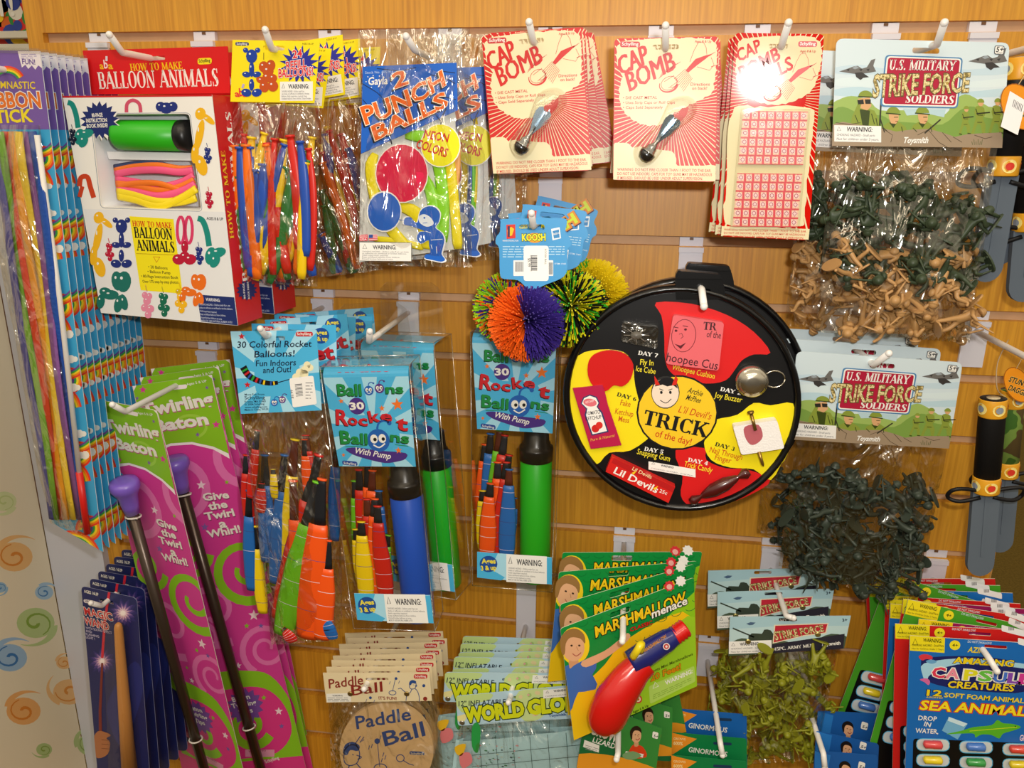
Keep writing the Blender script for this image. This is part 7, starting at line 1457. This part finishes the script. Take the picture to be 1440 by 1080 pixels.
    b = MB(); pts = [P_(947+i*2.2, 895-i*1.6, .026) for i in range(9)]; b.tube(pts, [k*(12 if i % 2 else 10.5) for i in range(9)], rd, 18); b.tube([pts[-1], pts[-1]+(pts[-1]-pts[-2])*.1], k*8, mat('#5a0808'), 14); b.obj('muzzle', t)
    b = MB(); b.tube(smooth3([P_(890, 924, .036), P_(896, 915, .043), P_(902, 905, .042), P_(900, 916, .036)], 3), k*4, mat('#e8d020', .3), 8, flat=1.2); o = b.obj('trigger', t); o['label'] = 'yellow thumb trigger'
    d = MB(); ox = smooth([(836, 1025), (846, 1040), (872, 1032), (895, 1000), (905, 965), (930, 940), (972, 908), (978, 884), (962, 866), (920, 872), (880, 900), (862, 935), (840, 975)], 3); c0 = V((895, 955)); n = len(ox); vs = []
    for s_, z in [(1.05, .0006), (1.0, .004), (.97, .030), (.90, .046), (.5, .050)]: vs += [P_(*(c0+(V(q_)-c0)*s_), z) for q_ in ox]
    d.add(vs, [(i*n+j, i*n+(j+1) % n, (i+1)*n+(j+1) % n, (i+1)*n+j) for i in range(4) for j in range(n)]+[tuple(range(4*n, 5*n))], film('soft', scale=(10, 10, 10), bump=.1, base=.02, edge=.5, rough=.05), True) if 0 else None
    return t, p
MS, msp = marsh()
hook((876, 896), -.215, (875, 902), 'long white hook through the marshmallow shooter cards', dt=.004)
for i, (tl, tr, bl, d0, d1) in enumerate([((788, 850), (977, 793), (806, 1005), -.182, -.118), ((786, 804.5), (981, 789), (800, 962), -.150, -.106), ((791, 777), (985, 776), (802, 930), -.112, -.098)]):
    b = Pl(tl, tr, bl, d0, d1, d0); r_ = thing('marshmallow_shooter_pack', ['second marshmallow shooter card, tilted a little less than the front one', 'third marshmallow shooter card, nearly level', 'rearmost marshmallow shooter card with its slot and both marks in view'][i], 'toy pack', b.M, 'marshmallow shooter cards'); link('card', MSC, r_)
# ---------------------------------------------------------------- grow-in-water lizard and ginormous cards
def card(name, label, cat, p, cv, bg, group, draw, r=4):
    t = thing(name, label, cat, p.M, group); p.plate(rquad(cv, r), bg, .0008); draw(p, cv); p.obj('card', t); return t
def lizard_draw(p, cv):
    W_ = mat(WHITE); p.poly(smooth([(815, 1060), (870, 1064), (925, 1082), (920, 1092), (812, 1080)], 3), '#e89a28', 1, cl=cv); p.poly([(870, 1000), (932, 1024), (922, 1085), (876, 1075)], '#3a8a3c', .6, cl=cv)
    p.text('GROW', 830, 1031, 866, 1044, 14, W_, .08, 3); p.text('LIZARD', 833, 1043, 864, 1053, 8, W_, .03, 3); kid(p, lambda l: [(894+x*.62, 1030+y*.72) for x, y in l], 2, '#d8401c', '#2a1c14', cl=cv); p.poly([(880, 1056), (905, 1060), (904, 1065), (879, 1060)], '#e8e4e0', 4, cl=cv); p.poly(smooth([(876, 1060), (890, 1056), (902, 1062), (890, 1068), (878, 1066)], 3), '#7aa070', 4.4, cl=cv)
    p.poly(rquad([(918, 1028), (926, 1030), (925, 1039), (917, 1037)], 2), W_, 4); p.text('5+', 919, 1036, 925, 1037.5, 4, mat('#2a3a2a'), .04, 5); p.poly([(822, 1040), (843, 1048), (842, 1058), (820, 1050)], '#eceae4', 4, cl=cv); p.micro(823, 1046, 842, 1054, 3, mat('#8a8a8c'), 5, .3, slope=.3)
LZ = Pl((826, 986), (931, 1024), (812, 1078), -.168, -.168, -.168); lzt = card('lizard_card', 'green grow lizard card, boy in orange shirt, front one under the shooter cards', 'toy card', LZ, [(826, 986), (931, 1024), (920, 1100), (810, 1085)], '#1c6a3a', 'grow lizard cards', lizard_draw)
hook((869, 1060), -.205, (867, 1068), 'white hook under the marshmallow shooters, carrying the lizard cards', dt=.006)
lpv = (*LZ.P(872, 1005), 0); dup(lzt, shifted(LZ.M, (.012, .028, .003), 6, piv=lpv), 'second grow lizard card, a dark haired boy edge showing right of the front one'); dup(lzt, shifted(LZ.M, (.018, .056, .006), 16, piv=lpv), 'rearmost grow lizard card, nearly level with its orange shirt showing')
def gin_draw(word, y, oc='#f0962a'):
    def f(p, cv):
        W_ = mat(WHITE); x0, y0 = cv[0]; p.poly([cv[0], (x0+36, y0+9), (x0, y0+32)], oc, 1, cl=cv); p.text('GROWS', x0+3, y0+10, x0+20, y0+11, 3.4, mat('#fbe0a0'), .03, 2); p.text('600%', x0+3, y0+17, x0+16, y0+18, 5, mat('#fbe0a0'), .05, 2)
        p.text('GINORMOUS', x0+24, y0+27, x0+78, y0+34, 7.5, W_, .04, 3); p.text(word, x0+6, y0+54, x0+76, y0+60, 18, W_, .06, 3); p.poly(slot(x0+72, y0+15, 26, 4, .05), mat('#203a5a'), 1.5)
    return f
for i, (y, bg, wd, d, l) in enumerate([(996, '#1a62b4', 'GROW', -.110, 'blue ginormous grow card, highest of its stack under the small soldier bags'), (1030, '#128046', 'GROW', -.128, 'green ginormous grow card right below the blue one'), (1062, '#128046', 'GROW', -.146, 'green ginormous grow card at the bottom edge')]):
    p = Pl((944, y), (1050, y+9), (945, y+100), d); card('grow_card', l, 'toy card', p, [(944, y), (1050, y+9), (1051, y+118), (945, y+112)], bg, 'ginormous grow cards', gin_draw(wd, y))
hook((1013, 1045), -.160, (1016, 1062), 'white hook through the ginormous grow cards', dt=.006)
def blue_draw(p, cv):
    x0, y0 = cv[0]; kid(p, lambda l: [(x0+42+x*.62, y0+22+(x*.1)+y*.62) for x, y in l], 2, '#c82a3a', '#1c1614', cl=cv); p.poly(rquad([(x0+62, y0+14), (x0+71, y0+17), (x0+69, y0+27), (x0+60, y0+24)], 2), WHITE, 3); p.text('5+', x0+62, y0+23, x0+69, y0+25, 4, mat('#20304a'), .04, 4); p.poly([(x0, y0), (x0+22, y0+6), (x0+16, y0+40), (x0, y0+40)], '#2a78c8', 1, cl=cv)
for i, (x, y, a, d, l) in enumerate([(1150, 1000, .02, -.095, 'blue grow card with a boy, highest one left of the capsule cards'), (1148, 1028, .12, -.120, 'blue grow card with a boy in red, tilted below the highest one'), (1146, 1056, .05, -.140, 'blue grow card cut by the bottom edge, boy hair just showing')]):
    p = Pl((x, y), (x+88, y+88*a+(8 if i == 1 else 2)), (x-6, y+90), d); card('boy_grow_card', l, 'toy card', p, [(x, y), (x+88, y+88*a+(8 if i == 1 else 2)), (x+84, y+118), (x-8, y+108)], '#1c5aa8', 'blue grow cards with a boy', blue_draw)
hook((1158, 1060), -.152, (1160, 1080), 'white hook through the blue grow cards at the bottom edge', dt=.006)

# ---------------------------------------------------------------- small army men bags
def army_head():
    p = Pl((1026.6, 867.5), (1196.6, 866), (1025, 922), -.100); cv = [(1026.6, 867.5), (1196.6, 866), (1187, 912), (1024.5, 922.5)]; q = lambda *a: [(980+x/3.176, 740+y/3.176) for x, y in a]; h = slot(1108, 871.5, 26, 4.4, 0); K = mat('#3a443a')
    p.plate(cv, '#a8ccd8', .0006, [h]); p.poly([(1026, 885), (1100, 880), (1196, 880), (1190, 900), (1026, 908)], '#bcd8dc', .6, cl=cv); p.poly(smooth(q((145, 530), (200, 500), (260, 510), (330, 490), (420, 520), (520, 510), (600, 480), (680, 500), (660, 560), (140, 600)), 3), '#4a5a48', 1, cl=cv); p.poly(q((335, 528), (660, 480), (652, 560), (335, 592)), '#2c2a38', 1.4, cl=cv)
    p.poly(smooth(q((230, 505), (245, 478), (290, 480), (300, 462), (330, 465), (345, 500), (300, 515)), 2), K, 1.8); p.line(q((160, 455), (255, 495)), 2, K, 1.8); p.poly(q((220, 435), (240, 428), (262, 430), (250, 440), (235, 442)), '#4a6484', 1.8)
    p.poly(q((345, 440), (588, 432), (578, 478), (480, 490), (338, 524)), '#e8dcc0', 2); p.poly(q((350, 444), (583, 436), (573, 474), (478, 486), (343, 519)), '#c0283c', 2.4); camo_text(p, 'STRIKE FORCE', *q((352, 508))[0], *q((568, 468))[0], 12.5, 3, grow=.75)
    p.text('45PC. ARMY MEN', *q((345, 556))[0], *q((520, 538))[0], 5, mat(WHITE), .02, 3, ser=True); p.text('Toysmith', *q((554, 534))[0], *q((640, 528))[0], 5, mat(WHITE), .05, 3, .15); p.text('3+', *q((650, 426))[0], *q((672, 424))[0], 4.6, mat('#2a3a4a'), .04, 3)
    warn(p, 1025, 902, 1085, 919.5, HAZ, 3, -.035)
    for x, y in ((1052, 902), (1150, 892)): u = p.P(x, y); p.lathe([(.0034, 0), (.0034, .0008), (.0020, .0014), (.0001, .0010)], mat('#c8b878', .25, .5, .9), 14, Matrix.Translation((u.x, u.y, 0)))
    return p, p.mesh('header_card')
ahd, AHM = army_head(); aq = [(1030, 921), (1180, 912), (1148, 1072), (1026, 1078)]
ABG = pouch(ahd, aq, .016, bag_film(), 18, 20, belly=.4, seed=15, rough=.0014, zc=-.003).mesh('bag'); YG = '#84861c'
hook((1106, 866), -.110, (1116, 869), 'white hook through the small army men bags', dt=.006)
for i in range(3):
    M = [ahd.M, shifted(ahd.M, (-.012, .034, .012), 1), shifted(ahd.M, (-.022, .060, .026), .5)][i]; w_ = ['front', 'second', 'rearmost'][i]
    t = thing('army_men_bag', w_+' small army men bag'+[' of yellow green figures, whole header in view', ', header half covered by the front one', ', header top left of the big dark soldier bag'][i], 'toy soldier bag', M, 'small army men bags'); link('header_card', AHM, t)
    if i < 2: link('bag', ABG, t)
soldiers(ahd, 46, inquad(aq, .04, .95, .06, .94), YG, 'yellow green toy soldier in the front army men bag', 'yellow green soldiers in the front bag', (-.012, .010), 8, .92, 10)
soldiers(Q2(shifted(ahd.M, (-.012, .034, .012), 1)), 9, lambda rn: (rn.uniform(1014, 1034), rn.uniform(925, 1010)), YG, 'yellow green toy soldier at the edge of the second army men bag', 'yellow green soldiers in the second bag', (-.008, .006), 9, .92, 9)

# ---------------------------------------------------------------- capsule creature cards
def capsule_card(bg, full):
    p = Pl((1279.4, 894), (1470, 906), (1274, 1085), -.150); cv = [(1279.4, 894), (1486, 907), (1488, 1180), (1270, 1166)]; W_ = mat(WHITE)
    q = lambda *a: [(1180+x/3.6, 780+y/3.6) for x, y in a]; h = rquad(q((735, 455), (850, 462), (850, 478), (735, 470)), 2); p.plate(cv, bg, .0008, [h], side='#e0d8c8')
    p.poly(q((358, 410), (536, 420), (533, 497), (358, 485)), '#f0e022', 1); p.line(q((372, 455), (398, 457), (385, 425)), .9, '#3a3a10', 2, True); p.text('WARNING:', *q((424, 440))[0], *q((518, 446))[0], 5.4, mat('#3a3a10'), .03, 2); p.text('CHOKING HAZARD - Small Parts', *q((368, 462))[0], *q((530, 466))[0], 3.2, mat('#4a4a14'), .01, 2); p.text('Not for Children Under 3 Years.', *q((368, 478))[0], *q((530, 484))[0], 2.6, mat('#5a5a20'), .0, 2)
    p.disc(*q((586, 458))[0], 7.6, '#f4e428', 1, 6.8); p.text('4+', *q((572, 464))[0], *q((600, 466))[0], 4.4, mat('#4a4a10'), .03, 2); p.text('DO NOT SWALLOW!', *q((650, 444))[0], *q((770, 454))[0], 3.4, mat('#d8e8f4'), .02, 2)
    sq = q((905, 420), (960, 424), (1040, 424), (1040, 455), (905, 448)); p.poly(rquad([sq[0], sq[3], (sq[3][0], sq[3][1]+9), (sq[0][0], sq[0][1]+9)], 2), '#f2f2f4', 1.5)
    for i in range(6): p.rect(sq[0][0]+10+i*1.4, sq[0][1]+3, sq[0][0]+10.8+i*1.4, sq[0][1]+8, '#66666a', 2)
    if full:
        Y_ = mat('#f4d81c'); kw = dict(out=mat('#18205c'), outw=.05)
        p.poly(smooth(q((415, 545), (450, 520), (700, 515), (940, 560), (960, 690), (700, 690), (500, 660), (430, 620)), 3), '#1c2468', 1, cl=cv); p.poly(smooth(q((430, 550), (600, 525), (800, 535), (980, 560), (980, 580), (800, 560), (600, 555), (470, 600), (440, 640), (420, 600)), 3), '#a8d8f0', 1.4, cl=cv)
        p.poly(smooth(q((402, 515), (430, 503), (468, 512), (470, 530), (440, 528), (420, 535)), 3), '#d83a4a', 1.8); p.poly(smooth(q((408, 632), (440, 625), (460, 640), (452, 660), (432, 645)), 3), '#d86aa8', 1.8); p.poly(smooth(q((438, 540), (465, 530), (495, 540), (470, 552)), 3), '#6aa8d8', 1.9)
        p.text('AZIN', *q((650, 492))[0], *q((730, 498))[0], 8, Y_, .05, 3, .1); p.text('AMAZING', *q((578, 548))[0], *q((878, 566))[0], 9.5, Y_, .06, 3, .05, **kw)
        for ch, c, x in [('C', '#e03a5a', 470), ('A', '#f090a8', 540), ('P', '#e8e428', 632), ('S', '#6ac848', 705), ('U', '#4a78d8', 780), ('L', '#8a4ab8', 852), ('E', '#d83a9a', 910)]: p.text(ch, *q((x, 618+(x-470)*.075))[0], *q((x+60, 622+(x-470)*.075))[0], 15, mat(c), .07, 4, out=W_, outw=.07)
        p.text('CREATURES', *q((548, 670))[0], *q((880, 690))[0], 10, Y_, .06, 6, .05, **kw); p.text('12', *q((444, 712))[0], *q((516, 716))[0], 9, Y_, .06, 3, **kw); p.text('ASSORTED', *q((440, 724))[0], *q((524, 728))[0], 2.4, Y_, .02, 3); p.text('SOFT FOAM ANIMALS', *q((532, 720))[0], *q((952, 752))[0], 7, Y_, .05, 3)
        p.text('SEA ANIMALS', *q((408, 782))[0], *q((985, 818))[0], 14, mat('#f8e428'), .06, 3, .1, out=mat('#d8341c'), outw=.06)
        for l, x, y, e in [('DROP', 400, 836, 492), ('IN', 428, 866, 460), ('WATER,', 386, 900, 500)]: p.text(l, *q((x, y))[0], *q((e, y+6))[0], 7, W_, .04, 3)
        p.poly(q((520, 890), (555, 820), (650, 855), (600, 935)), '#78b8e0', 2); p.poly(q((555, 820), (650, 855), (630, 870), (550, 840)), '#d0ecf8', 2.3); fish = smooth(q((540, 908), (620, 890), (680, 872), (770, 862), (800, 836), (830, 852), (880, 856), (920, 872), (880, 890), (830, 905), (810, 930), (770, 912), (720, 910), (690, 925), (680, 905), (620, 905)), 3); p.poly(fish, '#5cb82a', 2.6); p.line(q((660, 892), (900, 872)), 1, '#c8dc28', 3.2); p.disc(*q((892, 868))[0], 1, '#16301a', 3.4, n=6)
        p.text('GROW', *q((912, 940))[0], *q((985, 945))[0], 9, mat('#f0d8e8'), .05, 3)
    t = p.mesh('card')
    # tray of capsules
    b = Pl(None, None, None, 0, base=p); b.poly(rquad(q((375, 930) if full else (375, 930), (1090, 960), (1090, 1380), (365, 1340)), 5), '#0c0c0e', 1); cz = []
    return p, t, b
CPP, CPB, ctray = capsule_card('#1a6cc0', True); VAR = {'blue': CPB}
for k, c in [('red', '#d0201e'), ('green', '#4aa028'), ('purple', '#9a1c5c')]: VAR[k] = capsule_card(c, False)[1]
CTM = ctray.mesh('tray_print')
def capsules_mesh(c):
    p = Pl(None, None, None, 0, base=CPP); q = lambda x, y: (1180+x/3.6, 780+y/3.6); out = []
def capset(M, t, n_rows, cols=(0, 1, 2)):
    cc = ['#d8484a', '#4a78c8', '#d8483a', '#e8d02a', '#3a9a4a', '#e0c828', '#4a78c8', '#e0904a', '#3a9a4a']
    for r in range(n_rows):
        for k in cols:
            x, y = 475+k*218, 962+r*78+k*12; c = cc[(r*3+k) % 9]; p = CPP
            hw = 84; o = rquad([(1180+(x-hw)/3.6, 780+(y-32)/3.6), (1180+(x+hw)/3.6, 780+(y-28)/3.6), (1180+(x+hw)/3.6, 780+(y+32)/3.6), (1180+(x-hw)/3.6, 780+(y+28)/3.6)], 9)
            key = ('cap', x, y, c)
            if key not in MATS:
                b = Pl(None, None, None, 0, base=p); b.poly(o, '#d8e0e4', 2); b.line(o, 1.2, '#5ab8e8', 2.2, True); a, e = pp3(p, 1180+(x-50)/3.6, 780+(y-2)/3.6, .005), pp3(p, 1180+(x+50)/3.6, 780+(y+2)/3.6, .005); kk = p.sc(1300, 1050); tube_ax(b, a, e, [(0, kk*.5), (.03, kk*3), (.1, kk*5), (.5, kk*5), (.52, kk*5.3), (.9, kk*5.3), (.97, kk*3), (1, kk*.5)], mat(c, .25, .5, coat=.4), 12); MATS[key] = b.mesh('capsule')
            link('capsule', MATS[key], t)
def cap_card(M, col, label, rows):
    t = thing('capsule_card', label, 'toy card', M, 'capsule creature cards'); link('card', VAR[col], t); link('tray', CTM, t); capset(M, t, rows); return t
cap_card(CPP.M, 'blue', 'blue capsule creatures card with sea animals title, front of its stack', 4)
cpv = (*CPP.P(1400, 905), 0)
for i, (col, off, rl, rows, l) in enumerate([('red', (-.012, .013, .006), .5, 3, 'red capsule card right behind the blue front one'), ('purple', (.016, .024, .001), -4, 0, 'purple capsule card, thin sloping edge above the red one'), ('green', (.004, .034, .008), -11, 3, 'green capsule card sloping down to the right'), ('red', (.004, .044, .010), -6, 0, 'red capsule card under a sloping green and yellow label'), ('blue', (-.004, .056, .002), -1.5, 0, 'blue capsule card in mid stack with a big white sticker'), ('purple', (-.002, .064, .004), -1, 0, 'purple capsule card edge in mid stack'), ('red', (-.004, .074, .004), -.5, 0, 'red capsule card edge above the purple one in mid stack'),
                                            ('green', (-.004, .082, .004), -16.5, 3, 'green capsule card swung out to the left, capsules showing'), ('blue', (-.006, .090, .006), 1.5, 0, 'blue capsule card edge near the top of the stack'), ('green', (-.014, .104, .006), 2.5, 0, 'green capsule card edge second from the back'), ('red', (-.016, .114, .008), 3.5, 0, 'rearmost red capsule card, highest edge of the stack')]):
    cap_card(shifted(CPP.M, off, rl, piv=cpv), col, l, rows)
hook((1391, 926), -.166, (1402, 944), 'white hook through the capsule creature cards', dt=.012)
